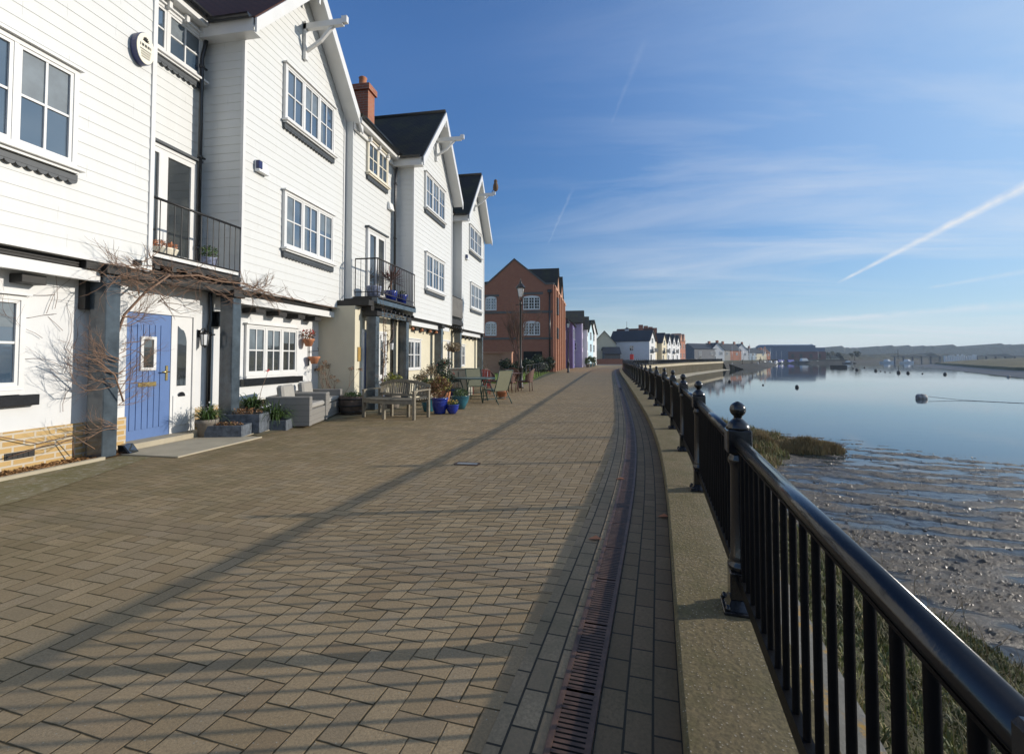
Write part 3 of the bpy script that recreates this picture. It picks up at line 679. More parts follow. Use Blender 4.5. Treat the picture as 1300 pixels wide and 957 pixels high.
# far marsh island on the right
def marsh():
    mb = MB()
    near = [(164, 285), (128, 205), (100, 145), (84, 112), (79.2, 104.5), (72, 88), (70, 60), (78, 20), (90, -60)]
    inn = [(178, 288), (140, 212), (112, 152), (97, 118), (93, 108), (88, 90), (86, 60), (95, 20), (110, -60)]
    near = resample(near, 4); inn = resample(inn, 4); n = min(len(near), len(inn))
    near = [near[int(i * (len(near) - 1) / (n - 1))] for i in range(n)]; inn = [inn[int(i * (len(inn) - 1) / (n - 1))] for i in range(n)]
    rows = []
    for i in range(n):
        a, c = near[i], inn[i]; j = 1.6 * mn.noise(Vector((i * 0.31, 0, 0)))
        j2 = 3 * mn.noise(Vector((i * 0.23, 5, 0)))
        rows.append([(a[0] + j, a[1], -2.86), (a[0] * 0.45 + c[0] * 0.55 + j2, a[1] * 0.5 + c[1] * 0.5, -2.35), (c[0] + j2, c[1], -2.0)])
    for i in range(n - 1):
        for k in range(2): mb.face([rows[i][k], rows[i][k + 1], rows[i + 1][k + 1], rows[i + 1][k]], True)
    struct(mb, 'marsh_mud_edge', M_MUDF)
    g = MB()
    for i in range(n - 1):
        ra, rb = [], []
        for r_, i_ in ((ra, i), (rb, i + 1)):
            p = rows[i_][2]; r_ += [(p[0] - 0.6, p[1], p[2] - 0.15), (p[0] + 0.2, p[1], p[2] + 0.75)]
            for k, dd in enumerate((6, 16, 34, 70, 130, 260)):
                r_.append((p[0] + dd, p[1] + dd * 0.25, p[2] + 0.85 + (0.3, 1.0, 1.9, 2.8, 3.5, 4.0)[k] + 0.3 * mn.noise(Vector((i_ * 0.4, k * 1.7, 2)))))
        for k in range(len(ra) - 1): g.face([ra[k], ra[k + 1], rb[k + 1], rb[k]], True)
    struct(g, 'salt_marsh', M_MARSH)
marsh()

# hills with a broken treetop line
def hills(name, pts, h, amp, mat, depth=250, seed=0):
    mb = MB(); P = resample(pts, 7)
    for i in range(len(P) - 1):
        rr = []
        for j in (i, i + 1):
            p = P[j]; hh = h(j / len(P)) * (0.86 + 0.14 * mn.noise(Vector((j * 0.05, seed, 0)))) + amp * (abs(mn.noise(Vector((j * 0.45, seed, 4)))) * 1.3 + 0.6 * abs(mn.noise(Vector((j * 1.3, seed, 9)))))
            rr.append([(p[0], p[1], -0.5), (p[0] + 1, p[1] + 4, hh * 0.5), (p[0] + 2, p[1] + 12, hh * 0.93), (p[0] + 4, p[1] + 20, hh), (p[0] + 10, p[1] + depth, hh * 0.8)])
        for k in range(4): mb.face([rr[0][k], rr[1][k], rr[1][k + 1], rr[0][k + 1]], False)
    struct(mb, name, mat)
hills('hills', [(150, 1150), (700, 1180), (1100, 1050), (2350, 900)], lambda t: 15 + 12 * min(1, t * 4) , 13, M_HILL)
hills('low_wooded_shore', [(182, 390), (222, 484), (300, 535)], lambda t: 4.0 + 1.2 * math.sin(t * 23), 2.2, M_HILL, 20, 15)
hills('wooded_shore', [(120, 700), (330, 640), (560, 640), (1000, 700), (1900, 720)], lambda t: 4.5 + 2 * math.sin(t * 19), 4, M_HILL, 60, 5)
hills('sea_wall_hedge', [(238, 286), (300, 290), (420, 270), (560, 230)], lambda t: 3.2 + 2.4 * min(1, t * 5), 2.0, M_HILL, 12, 8)

# ------------------------------------------------------------------ railing
def railing():
    root = thing('quay_railing', (0.7, 2.5, CH), 'black iron railing with ball-topped posts on the concrete coping by the water', 'railing')
    posts = [(0.33, -1.55), (0.45, 0.5), (0.685, 2.50), (0.935, 4.65), (1.13, 6.57), (1.30, 8.55)]
    fl = offset([(x, y) for x, y in KS if y >= 8.0], 0.36)
    # walk on at 1.95 m
    cur = Vector(posts[-1]); cum = 0; last = cur
    for p in resample(fl, 0.05):
        v = Vector(p)
        if v.y < cur.y: continue
        if (v - cur).length >= 1.95: posts.append((v.x, v.y)); cur = v
    pm = MB(); z = 0.0
    pm.box(-0.085, 0.085, -0.085, 0.085, 0, 0.018, 0.004)
    for sx in (-1, 1):
        for sy in (-1, 1): pm.lathe([(0.014, 0.018), (0.014, 0.03), (0.008, 0.042)], (sx * 0.066, sy * 0.066, 0), 6)
    pm.hexa([(-0.07, -0.07, 0.018), (0.07, -0.07, 0.018), (0.07, 0.07, 0.018), (-0.07, 0.07, 0.018)], [(-0.05, -0.05, 0.06), (0.05, -0.05, 0.06), (0.05, 0.05, 0.06), (-0.05, 0.05, 0.06)])
    pm.box(-0.052, 0.052, -0.052, 0.052, 0.06, 0.19, 0.006)
    pm.lathe([(0.052, 0.19), (0.058, 0.205), (0.058, 0.222), (0.046, 0.232), (0.05, 0.245), (0.043, 0.262), (0.041, 0.48), (0.038, 0.68), (0.041, 0.70), (0.049, 0.712), (0.049, 0.728), (0.041, 0.742), (0.043, 0.757)], n=20)
    pm.box(-0.056, 0.056, -0.056, 0.056, 0.757, 0.872, 0.006)
    pm.lathe([(0.056, 0.872), (0.056, 0.882), (0.046, 0.90), (0.03, 0.915), (0.019, 0.925), (0.018, 0.935)], n=20)
    ball = MB(); R = 0.0375
    ball.lathe([(0.02, 0.928)] + [(R * math.sin(a), 0.967 - R * math.cos(a)) for a in [PI * k / 12 for k in range(2, 12)]] + [(0.010, 1.0045), (0.002, 1.007)], n=24)
    m0 = None
    for i, (x, y) in enumerate(posts):
        nx = posts[min(i + 1, len(posts) - 1)]; pv_ = posts[max(i - 1, 0)]
        rz = math.atan2(nx[1] - pv_[1], nx[0] - pv_[0]) - PI / 2
        loc = Vector((x, y, CH)) - root.location
        if m0 is None:
            m0 = pm.build('post', M_RAIL, root, local=True); b0 = ball.build('finial', M_RAIL, m0, local=True)
            o = m0
        else:
            o = m0.copy(); COL.objects.link(o); o.parent = root
            c = b0.copy(); COL.objects.link(c); c.parent = o
        o.location = loc; o.rotation_euler = (0, 0, rz)
    for i in range(len(posts) - 1):
        a, c = Vector((*posts[i], 0)), Vector((*posts[i + 1], 0)); d = (c - a); l = d.length; t = d.normalized()
        far = posts[i][1] > 30
        hr = MB(); s0, s1 = a + t * 0.05, c - t * 0.05
        zr = CH + 0.808
        hr.tube([s0 + Vector((0, 0, zr)), s1 + Vector((0, 0, zr))], 0.027, 6 if far else 16)
        hr.build('handrail', M_RAIL, root)
        pn = MB()
        nrm = Vector((t.y, -t.x, 0))
        def bar(p, q, w_, h_):
            pn.hexa([p + nrm * -w_ - Vector((0, 0, h_)), p + nrm * w_ - Vector((0, 0, h_)), q + nrm * w_ - Vector((0, 0, h_)), q + nrm * -w_ - Vector((0, 0, h_))],
                    [p + nrm * -w_ + Vector((0, 0, h_)), p + nrm * w_ + Vector((0, 0, h_)), q + nrm * w_ + Vector((0, 0, h_)), q + nrm * -w_ + Vector((0, 0, h_))])
        bar(s0 + Vector((0, 0, CH + 0.150)), s1 + Vector((0, 0, CH + 0.150)), 0.015, 0.030)
        bar(s0 + Vector((0, 0, zr - 0.026)), s1 + Vector((0, 0, zr - 0.026)), 0.020, 0.004)
        nb = int(round(l / 0.107)) - 1
        for k in range(1, nb + 1):
            p = a + d * (k / (nb + 1))
            if far: pn.tube([p + Vector((0, 0, CH + 0.105)), p + Vector((0, 0, zr - 0.02))], 0.013, 3, cap=False)
            else: pn.tube([p + Vector((0, 0, CH + 0.105)), p + Vector((0, 0, zr - 0.02))], 0.0112, 8, cap=False)
        pn.build('baluster_panel', M_BARS, root)
railing()

# ------------------------------------------------------------------ terrace houses
def clad(mb, O, U, n, ua, ub, z0, z1, lim=None, pitch=0.16, t=0.011):
    O, U, n = Vector(O), Vector(U), Vector(n); z = z0
    while z < z1 - 0.02:
        zt = min(z + pitch, z1); a0_, b0_ = lim(z) if lim else (ua, ub); a1_, b1_ = lim(zt) if lim else (ua, ub)
        if b1_ - a1_ < 0.02: break
        def P(u, zz, d): p = O + U * u + n * d; return (p.x, p.y, zz)
        mb.hexa([P(a0_, z, 0), P(b0_, z, 0), P(b0_, z, t), P(a0_, z, t)], [P(a1_, zt, 0), P(b1_, zt, 0), P(b1_, zt, 0.004), P(a1_, zt, 0.004)])
        z = zt
def window(root, X, y0, y1, z0, z1, groups=3, cols=2, rows=2, sill='valance', frame=None, pane=None, name='window', bars=True):
    frame = frame or M_UPVC; pane = pane or M_GLASS
    f = MB(); x0, x1 = X - 0.01, X + 0.055; fw_ = 0.055
    f.box(x0, x1, y0, y1, z0, z0 + fw_); f.box(x0, x1, y0, y1, z1 - fw_, z1)
    f.box(x0, x1, y0, y0 + fw_, z0 + fw_, z1 - fw_); f.box(x0, x1, y1 - fw_, y1, z0 + fw_, z1 - fw_)
    gw = (y1 - y0 - 2 * fw_) / groups
    for g in range(groups):
        a = y0 + fw_ + g * gw; c = a + gw
        if g: f.box(x0, x1 - 0.004, a - 0.022, a + 0.022, z0 + fw_, z1 - fw_)
        s = 0.038; xs1 = x1 - 0.012     # casement sash
        ya, yb = a + (0.022 if g else 0.0) , c - (0.022 if g < groups - 1 else 0.0)
        f.box(x0, xs1, ya, yb, z0 + fw_, z0 + fw_ + s); f.box(x0, xs1, ya, yb, z1 - fw_ - s, z1 - fw_)
        f.box(x0, xs1, ya, ya + s, z0 + fw_ + s, z1 - fw_ - s); f.box(x0, xs1, yb - s, yb, z0 + fw_ + s, z1 - fw_ - s)
        for k in range(1, cols):
            m_ = ya + s + (yb - ya - 2 * s) * k / cols; f.box(x0, xs1 - 0.006, m_ - 0.013, m_ + 0.013, z0 + fw_ + s, z1 - fw_ - s)
        for k in range(1, rows):
            m_ = z0 + fw_ + s + (z1 - z0 - 2 * fw_ - 2 * s) * k / rows; f.box(x0, xs1 - 0.008, ya + s, yb - s, m_ - 0.014, m_ + 0.014)
    o = f.build(name, frame, root)
    p = MB(); p.box(X - 0.005, X + 0.016, y0 + 0.02, y1 - 0.02, z0 + 0.02, z1 - 0.02); p.build('pane', pane, o)
    rr_ = random.Random(int(y0 * 37 + z0 * 11))
    for g in range(groups):
        cb_ = MB()
        a = y0 + fw_ + g * gw + 0.05; c = a + gw - 0.10; k_ = rr_.random()
        if k_ < 0.45: cb_.box(X + 0.014, X + 0.019, a, c, z1 - fw_ - 0.04 - (z1 - z0) * rr_.uniform(0.22, 0.5), z1 - fw_ - 0.04)
        elif k_ < 0.8: cb_.box(X + 0.014, X + 0.019, a, a + (c - a) * rr_.uniform(0.2, 0.5), z0 + fw_ + 0.04, z1 - fw_ - 0.04)
        cb_.build('blind', M_BLIND, o)
    h = MB(); h.box(X - 0.01, X + 0.10, y0 - 0.03, y1 + 0.03, z1 + 0.002, z1 + 0.03); h.build('drip_cap', frame, o)
    if sill == 'valance':
        s = MB(); s.box(X - 0.01, X + 0.13, y0 - 0.03, y1 + 0.05, z0 - 0.045, z0 - 0.002, 0.006); s.box(X - 0.01, X + 0.09, y0, y1, z0 - 0.08, z0 - 0.047); s.build('sill', frame, o)
        v = MB(); v.box(X + 0.0, X + 0.045, y0, y1 + 0.02, z0 - 0.16, z0 - 0.082); nsc = int((y1 - y0) / 0.105)
        for k in range(nsc):
            yc = y0 + (k + 0.5) * (y1 - y0 + 0.02) / nsc; rr = (y1 - y0) / nsc / 2 * 1.02
            poly = [(X + 0.022, yc + rr * math.cos(a), z0 - 0.16 + rr * 0.85 * math.sin(a)) for a in [PI + PI * j / 8 for j in range(9)]]
            v.prism(poly, (0.018, 0, 0))
        v.build('scalloped_valance', M_VAL, o)
    elif sill == 'black':
        s = MB(); s.box(X - 0.01, X + 0.07, y0, y1, z0 - 0.05, z0 - 0.002); s.build('sill', frame, o)
        s = MB(); s.box(X - 0.01, X + 0.10, y0 - 0.10, y1 + 0.14, z0 - 0.19, z0 - 0.06, 0.006); s.build('ledge_board', M_BLK, o)
    return o
def french_door(root, X, y0, y1, z0, z1, leaf=2):
    f = MB(); x0, x1 = X - 0.01, X + 0.06
    f.box(x0, x1, y0, y0 + 0.06, z0, z1); f.box(x0, x1, y1 - 0.06, y1, z0, z1); f.box(x0, x1, y0 + 0.06, y1 - 0.06, z1 - 0.06, z1); f.box(x0, x1, y0 + 0.06, y1 - 0.06, z0, z0 + 0.08)
    w_ = (y1 - y0 - 0.12) / leaf
    for k in range(leaf):
        a = y0 + 0.06 + k * w_; c = a + w_
        for q in ((a, a + 0.085, z0 + 0.08, z1 - 0.06), (c - 0.085, c, z0 + 0.08, z1 - 0.06)): f.box(x0, x1 - 0.015, *q)
        f.box(x0, x1 - 0.015, a + 0.085, c - 0.085, z0 + 0.08, z0 + 0.22); f.box(x0, x1 - 0.015, a + 0.085, c - 0.085, z1 - 0.15, z1 - 0.06)
    o = f.build('balcony_door', M_UPVC, root)
    p = MB(); p.box(X - 0.005, X + 0.012, y0 + 0.03, y1 - 0.03, z0 + 0.03, z1 - 0.03); p.build('pane', M_GLASSD, o)
    h = MB(); h.box(X - 0.01, X + 0.11, y0 - 0.05, y1 + 0.05, z1 + 0.002, z1 + 0.045); h.build('drip_cap', M_VAL, o)
    return o
def roof_slab(mb, p0, p1, p2, p3, t=0.10):
    # p0,p1 along eave ; p2,p3 along ridge (same order) ; uv in metres
    p0, p1, p2, p3 = map(Vector, (p0, p1, p2, p3)); n = (p1 - p0).cross(p3 - p0).normalized()
    if n.z < 0: n = -n
    lu = (p1 - p0).length; lv = (p3 - p0).length
    mb.face([p0, p1, p2, p3] if (p1 - p0).cross(p3 - p0).z > 0 else [p0, p3, p2, p1], uv=[(0, 0), (lu, 0), (lu, lv), (0, lv)] if (p1 - p0).cross(p3 - p0).z > 0 else [(0, 0), (0, lv), (lu, lv), (lu, 0)])
    q = [p - n * t for p in (p0, p1, p2, p3)]
    mb.face(q)
    for a, b_, c, d in ((p0, p1, q[1], q[0]), (p1, p2, q[2], q[1]), (p2, p3, q[3], q[2]), (p3, p0, q[0], q[3])): mb.face([a, b_, c, d])
def balcony(root, xw, xf, ya, yb, z, left_side=True, zr=None):
    zr = zr or z + 1.0
    fl = MB(); fl.box(xw, xf, ya, yb, z - 0.10, z - 0.02); bf = fl.build('balcony_deck', M_TIMBD, root)
    r = MB()
    def run(p, q):
        p, q = Vector(p), Vector(q); r.tube([p + Vector((0, 0, zr - z)), q + Vector((0, 0, zr - z))], 0.02, 6); r.tube([p + Vector((0, 0, 0.09)), q + Vector((0, 0, 0.09))], 0.014, 4)
        n = int((q - p).length / 0.125)
        for k in range(n + 1):
            s = p.lerp(q, k / n); r.tube([s + Vector((0, 0, 0.0 if k in (0, n) else 0.09)), s + Vector((0, 0, zr - z))], 0.014 if k in (0, n) else 0.0075, 6, cap=False)
    run((xf - 0.03, ya, z), (xf - 0.03, yb, z))
    if left_side: run((xw + 0.05, ya, z), (xf - 0.03, ya, z))
    r.build('balcony_railing', M_IRON, root)
    return bf
def downpipe(root, x, y, ztop, zbot, xo=0.0, yo=0.35, name='downpipe'):
    d = MB(); d.tube([(x, y + yo, ztop), (x, y + yo, ztop - 0.12), (x, y + 0.03, ztop - 0.55), (x, y, ztop - 0.68), (x, y, zbot)], 0.036, 10)
    z = ztop - 0.8
    while z > zbot + 0.3: d.tube([(x, y, z), (x, y, z - 0.06)], 0.046, 10); d.box(x - 0.02, x + 0.02, y, y + 0.11, z - 0.045, z - 0.015); z -= 1.7
    d.build(name, M_BLK, root)
def gutter(mb, p, q, r=0.06):
    p, q = Vector(p), Vector(q); t = (q - p).normalized(); n = t.cross(Vector((0, 0, 1)))
    prof = [(math.cos(a), math.sin(a)) for a in [PI + PI * k / 6 for k in range(7)]]
    A = [p + n * r * c + Vector((0, 0, r * s_)) for c, s_ in prof]; B = [q + n * r * c + Vector((0, 0, r * s_)) for c, s_ in prof]
    for i in range(6): mb.face([A[i], B[i], B[i + 1], A[i + 1]])
    mb.face([A[0], A[6], B[6], B[0]]); mb.face(A); mb.face(list(reversed(B)))
def lantern(root, X, y, z):
    l = MB(); l.box(X, X + 0.02, y - 0.03, y + 0.03, z - 0.03, z + 0.10); l.tube([(X + 0.02, y, z + 0.05), (X + 0.08, y, z + 0.13), (X + 0.13, y, z + 0.11)], 0.008, 6)
    c = (X + 0.13, y, z - 0.22)
    l.lathe([(0.012, 0), (0.02, 0.02), (0.05, 0.035), (0.055, 0.05)], c, 6); l.lathe([(0.075, 0.24), (0.06, 0.27), (0.03, 0.30), (0.012, 0.33), (0.006, 0.36)], c, 6)
    for k in range(6): a = PI * k / 3; l.tube([(c[0] + 0.055 * math.cos(a), c[1] + 0.055 * math.sin(a), c[2] + 0.05), (c[0] + 0.072 * math.cos(a), c[1] + 0.072 * math.sin(a), c[2] + 0.24)], 0.006, 4)
    o = l.build('wall_lantern', M_BLK, root)
    g = MB(); g.lathe([(0.050, 0.052), (0.066, 0.238)], c, 6, False); g.build('glass', M_LAMPG, o)
ZE = 7.75
def front_door(root, X, y0, y1, z1, mat, side=None, window_=True):
    f = MB(); x0, x1 = X - 0.01, X + 0.045; ys = side if side else y1
    f.box(x0, x1 + 0.02, y0 - 0.06, y0, 0.08, z1 + 0.06); f.box(x0, x1 + 0.02, ys, ys + 0.06, 0.08, z1 + 0.06); f.box(x0, x1 + 0.02, y0, ys, z1, z1 + 0.06); f.box(x0, x1 + 0.05, y0 - 0.06, ys + 0.06, 0.02, 0.08)
    fr = f.build('door_frame', M_UPVC, root)
    d = MB(); d.box(x0, x1 - 0.01, y0 + 0.004, y1 - 0.004, 0.085, z1 - 0.004)
    n = 6
    for k in range(n):   # vertical tongue and groove boards
        a = y0 + 0.10 + (y1 - y0 - 0.20) * k / n; d.box(x1 - 0.012, x1 + 0.002, a + 0.006, a + (y1 - y0 - 0.20) / n - 0.006, 0.25, z1 - 0.18)
    o = d.build('front_door', mat, root)
    c = (y0 + y1) / 2 - 0.02
    if window_:
        w_ = MB(); wy0, wy1, wz0, wz1 = c - 0.13, c + 0.13, 1.15, 1.68
        w_.box(x1, x1 + 0.025, wy0, wy0 + 0.045, wz0, wz1); w_.box(x1, x1 + 0.025, wy1 - 0.045, wy1, wz0, wz1); w_.box(x1, x1 + 0.025, wy0 + 0.045, wy1 - 0.045, wz0, wz0 + 0.045); w_.box(x1, x1 + 0.025, wy0 + 0.045, wy1 - 0.045, wz1 - 0.045, wz1)
        w_.build('door_window_frame', M_UPVC, o); g = MB(); g.box(x1 + 0.001, x1 + 0.008, wy0 + 0.02, wy1 - 0.02, wz0 + 0.02, wz1 - 0.02); g.build('door_pane', M_GLASSD, o)
    h = MB(); h.box(x1, x1 + 0.012, y1 - 0.10, y1 - 0.06, 0.98, 1.22, 0.003); h.tube([(x1 + 0.01, y1 - 0.08, 1.12), (x1 + 0.06, y1 - 0.08, 1.12), (x1 + 0.06, y1 - 0.21, 1.12)], 0.011, 8); h.build('handle', M_BRASS, o)
    b_ = MB(); b_.box(x1, x1 + 0.014, c - 0.15, c + 0.15, 0.90, 0.97, 0.003); b_.build('letterbox', M_BRASS, o)
    if side:
        s = MB(); s.box(x0, x1 - 0.004, y1 + 0.004, side - 0.004, 0.085, z1 - 0.004); s.box(x1 - 0.004, x1 + 0.01, y1 + 0.05, side - 0.05, 0.22, 0.72, 0.004)
        so = s.build('side_panel', M_UPVC, root)
        g = MB(); cy = (y1 + side) / 2; poly = [(x1 + 0.002, cy - 0.085, 0.88), (x1 + 0.002, cy + 0.085, 0.88), (x1 + 0.002, cy + 0.085, 1.62)] + [(x1 + 0.002, cy + 0.085 * math.cos(a) , 1.62 + 0.20 * math.sin(a) ** 1.5) for a in (0.5, 0.9, 1.3)] + [(x1 + 0.002, cy - 0.03, 1.83), (x1 + 0.002, cy - 0.085, 1.60 + 0.28)]
        g.prism(poly, (0.004, 0, 0)); g.build('side_pane', M_GLASSD, so)
        n_ = MB(); n_.prism([(x1 + 0.012, cy + 0.07 * math.cos(a), 0.70 + 0.075 * math.sin(a)) for a in [PI * k / 8 for k in range(9)]], (0.006, 0, 0)); n_.build('number_plate', M_BLK, so)
    return o
def hoist(root, X, y, z, l=0.95):
    h = MB(); h.box(X, X + 0.07, y - 0.05, y + 0.05, z - 0.75, z + 0.12); h.box(X, X + l, y - 0.05, y + 0.05, z - 0.06, z + 0.07)
    h.box(X + l - 0.03, X + l + 0.1, y - 0.045, y + 0.045, z - 0.02, z + 0.13)
    p, q = Vector((X + 0.05, y, z - 0.55)), Vector((X + l - 0.25, y, z - 0.05)); h.tube([p, p.lerp(q, 0.5) + Vector((0.03, 0, -0.05)), q], 0.045, 4, smooth=False)
    h.build('hoist_beam', M_UPVC, root)
def house(i, y0, y1, y2, xb, xr, xl, label, gmat, roofm, recess=True, g0=None):
    yc = (y1 + y2) / 2; hw = (y2 - y1) / 2; sl = 1.15; zp = ZE + hw * sl; zb = 2.66; XB = -13.0
    root = thing('terrace_house', (xb, yc, 0), label, 'house', 'white weatherboarded houses of the riverside terrace')
    wl = MB(); x_ = xb - 0.022
    wl.prism([(x_, y1, zb), (x_, y2, zb), (x_, y2, ZE), (x_, yc, zp), (x_, y1, ZE)], (XB - x_, 0, 0))
    if recess: wl.box(XB, xr - 0.022, y0, y1, 2.78, ZE)
    wl.build('upper_wall', M_WHITE, root)
    g = MB(); g.box(XB, xl, g0 if g0 else y0, y2, 0, zb - 0.004); g.build('ground_floor_wall', gmat, root)
    c = MB()
    def lim(z):
        if z <= ZE: return (y1, y2)
        d = (zp - z) / sl; return (yc - d, yc + d)
    clad(c, (xb - 0.022, 0, 0), (0, 1, 0), (1, 0, 0), y1, y2, zb, zp, lim)
    # side cheeks of the bay
    clad(c, (0, y1, 0), (1, 0, 0), (0, -1, 0), (xr if recess else xb - 0.9) - 0.02, xb - 0.03, zb if not recess else 2.78, ZE)
    clad(c, (0, y2, 0), (1, 0, 0), (0, 1, 0), xb - 1.2, xb - 0.03, zb, ZE)
    if recess: clad(c, (xr - 0.022, 0, 0), (0, 1, 0), (1, 0, 0), y0, y1 - 0.03, 2.78, ZE)
    c.build('weatherboarding', M_WHITE, root)
    cb = MB(); cb.box(xb - 0.05, xb + 0.008, y1 - 0.03, y1 + 0.035, zb - 0.02, ZE); cb.box(xb - 0.05, xb + 0.008, y2 - 0.035, y2 + 0.03, zb - 0.02, ZE)
    cb.box(xb - 0.9, xb + 0.006, y1 + 0.01, y2 - 0.01, zb - 0.05, zb - 0.004)
    cb.build('corner_boards', M_UPVC, root)
    # roof
    r = MB(); xf = xb + 0.36; ov = 0.22; rz = 0.07
    ez = ZE + rz - ov * sl
    roof_slab(r, (XB + 2, y1 - ov, ez), (xf, y1 - ov, ez), (xf, yc, zp + rz), (XB + 2, yc, zp + rz))
    roof_slab(r, (XB + 2, y2 + ov, ez), (xf, y2 + ov, ez), (xf, yc, zp + rz), (XB + 2, yc, zp + rz))
    if recess:
        mz = 9.75; roof_slab(r, (xr + 0.26, y0 - 0.0, ZE - 0.02), (xr + 0.26, y1 + 0.4, ZE - 0.02), (-10.8, y1 + 0.4, mz), (-10.8, y0, mz))
    rt = MB(); rt.tube([(XB + 2, yc, zp + rz + 0.01), (xf, yc, zp + rz + 0.01)], 0.07, 8); 
    ro = r.build('roof', roofm, root); rt.build('ridge_tiles', roofm, ro)
    bb = MB()
    for s_, ya in ((1, y1 - ov), (-1, y2 + ov)):
        p = [(xf + 0.002, ya, ez - 0.30), (xf + 0.002, ya, ez - 0.03), (xf + 0.002, yc, zp + rz - 0.03), (xf + 0.002, yc, zp + rz - 0.33)]
        bb.prism(p, (0.04, 0, 0))
        sf = [(xb, ya, ez - 0.20), (xf, ya, ez - 0.20), (xf, yc, zp + rz - 0.20), (xb, yc, zp + rz - 0.20)]; bb.prism(sf, (0, 0, 0.03))
        
    bb.box(xf - 0.02, xf + 0.015, yc - 0.03, yc + 0.03, zp - 0.5, zp + rz - 0.1)
    bb.build('bargeboard', M_UPVC, root)
    gt = MB()
    if recess:
        gutter(gt, (xr + 0.30, y0 + 0.0, ZE - 0.10), (xr + 0.30, y1 - ov - 0.02, ZE - 0.10)); gutter(gt, (xr + 0.30, y1 - ov - 0.06, ZE - 0.17), (xf - 0.06, y1 - ov - 0.06, ZE - 0.17))
        fb = MB(); fb.box(xr, xr + 0.235, y0, y1, ZE - 0.26, ZE - 0.10); fb.box(xr + 0.002, xr + 0.06, y0, y1, ZE - 0.42, ZE - 0.265)
        for k in range(5): yy = y0 + 0.2 + (y1 - y0 - 0.4) * k / 4; fb.box(xr + 0.06, xr + 0.14, yy - 0.03, yy + 0.03, ZE - 0.40, ZE - 0.262)
        fb.box(xr, xf - 0.04, y1 - ov + 0.002, y1 - ov + 0.03, ZE - 0.44, ZE - 0.20); fb.box(xr, xf - 0.04, y1 - ov + 0.03, y1 - 0.002, ZE - 0.44, ZE - 0.41)
        fb.build('fascia', M_UPVC, root)
        gt.build('gutter', M_BLK, root)
        downpipe(root, xr + 0.10, y1 - 0.20, ZE - 0.16, 2.80, yo=0.12)
    # windows
    return root, yc, zp
GRP = None
hA = house(0, 0.0, 2.35, 5.86, -6.45, -7.3, -6.82, 'white weatherboarded house nearest the camera, cut off by the left edge', M_WREND, M_TILER)
hB = house(1, 5.88, 7.68, 11.24, -6.45, -7.3, -6.95, 'white weatherboarded house with the pale blue front door and white ground-floor wall', M_WREND, M_TILER)
hC = house(2, 11.30, 13.9, 17.86, -5.60, -6.24, -5.95, 'white weatherboarded house with cream ground floor and a red-leaved plant on its balcony', M_CREAMR, M_TILED, g0=10.95)
hD = house(3, 17.90, 19.9, 24.05, -5.78, -6.35, -6.15, 'farthest white weatherboarded house of the terrace, bird perched on its hoist beam', M_CREAMR, M_TILED)

def ground_beams(root, xb, ya, yb, xl, blocks, cream=False, fasc=True):
    b = MB(); b.box(xb - 0.16, xb - 0.07, ya, yb, 2.36, 2.50); b.box(xl, xb - 0.165, ya, yb, 2.47, 2.50); b.box(xb - 0.28, xb - 0.22, ya, yb, 2.50, 2.66)
    b.build('white_beam', M_UPVC, root)
    s = MB(); s.box(xb - 0.20, xb - 0.12, ya + 0.05, yb - 0.1, 2.515, 2.625)
    for k in range(3): s.box(xb - 0.12, xb - 0.105, ya + 0.05, yb - 0.1, 2.522 + 0.035 * k, 2.540 + 0.035 * k)
    s.build('louvre_strip', M_TIMBD, root)
    for y in blocks:
        j = MB(); j.box(xl, max(xl + 0.12, xb - 0.18), y, y + 0.26, 2.235, 2.345, 0.006); j.build('joist_end', M_TIMB if False else M_TIMBD, root)
def post(root, x, y, top=2.47, wx=0.27, wy=0.20):
    p = MB(); p.box(x - wx, x, y, y + wy, 0.02, top, 0.008); p.build('porch_post', M_TIMB, root)
    q = MB(); q.box(x - wx - 0.06, x + 0.05, y - 0.04, y + wy + 0.04, top + 0.002, top + 0.13, 0.006); q.build('post_cap', M_TIMBD, root)

# House A (nearest)
r = hA[0]
window(r, -6.45, 2.90, 4.80, 3.72, 4.95); window(r, -6.45, 2.90, 4.80, 6.38, 7.55)
window(r, -6.82, 2.9, 4.57, 0.965, 2.09, sill='black')
ground_beams(r, -6.45, 2.4, 5.22, -6.82, [2.6, 3.5, 4.42])
pl = MB(); pl.box(-6.9, -6.795, 0.0, 5.865, 0, 0.48); pl.build('brick_plinth', M_YBRICK, r)
ab = MB(); ab.box(-6.80, -6.787, 4.42, 4.72, 0.15, 0.23); 
for k in range(5): ab.box(-6.787, -6.782, 4.44 + k * 0.053, 4.475 + k * 0.053, 0.16, 0.22)
ab.build('air_brick', M_TIMBD, r)
# porch between the first two bays belongs to house B
r = hB[0]
window(r, -6.45, 8.77, 10.67, 6.37, 7.56); window(r, -6.45, 8.80, 10.69, 3.66, 4.86)
window(r, -6.95, 8.38, 10.05, 0.98, 2.026, sill='black', pane=M_GLASSD)
window(r, -7.30, 6.05, 7.58, 6.55, 7.38, groups=2, cols=2, rows=2); french_door(r, -7.30, 6.10, 7.50, 2.92, 4.96)
front_door(r, -6.95, 5.90, 6.69, 2.045, M_BLUED, side=7.10)
lantern(r, -6.95, 7.27, 1.74)
downpipe(r, -6.90, 7.46, 2.60, 0.05, yo=0)
pl = MB(); pl.box(-7.0, -6.925, 7.18, 10.94, 0, 0.47); pl.build('brick_plinth', M_YBRICK, r)
post(r, -6.44, 5.24); post(r, -6.44, 7.48, 2.44)
bm = MB(); bm.box(-6.62, -6.47, 5.0, 8.0, 2.50, 2.66, 0.006); bm.box(-6.94, -6.73, 5.28, 5.44, 2.34, 2.48); bm.box(-6.86, -6.78, 5.48, 7.46, 2.52, 2.64)
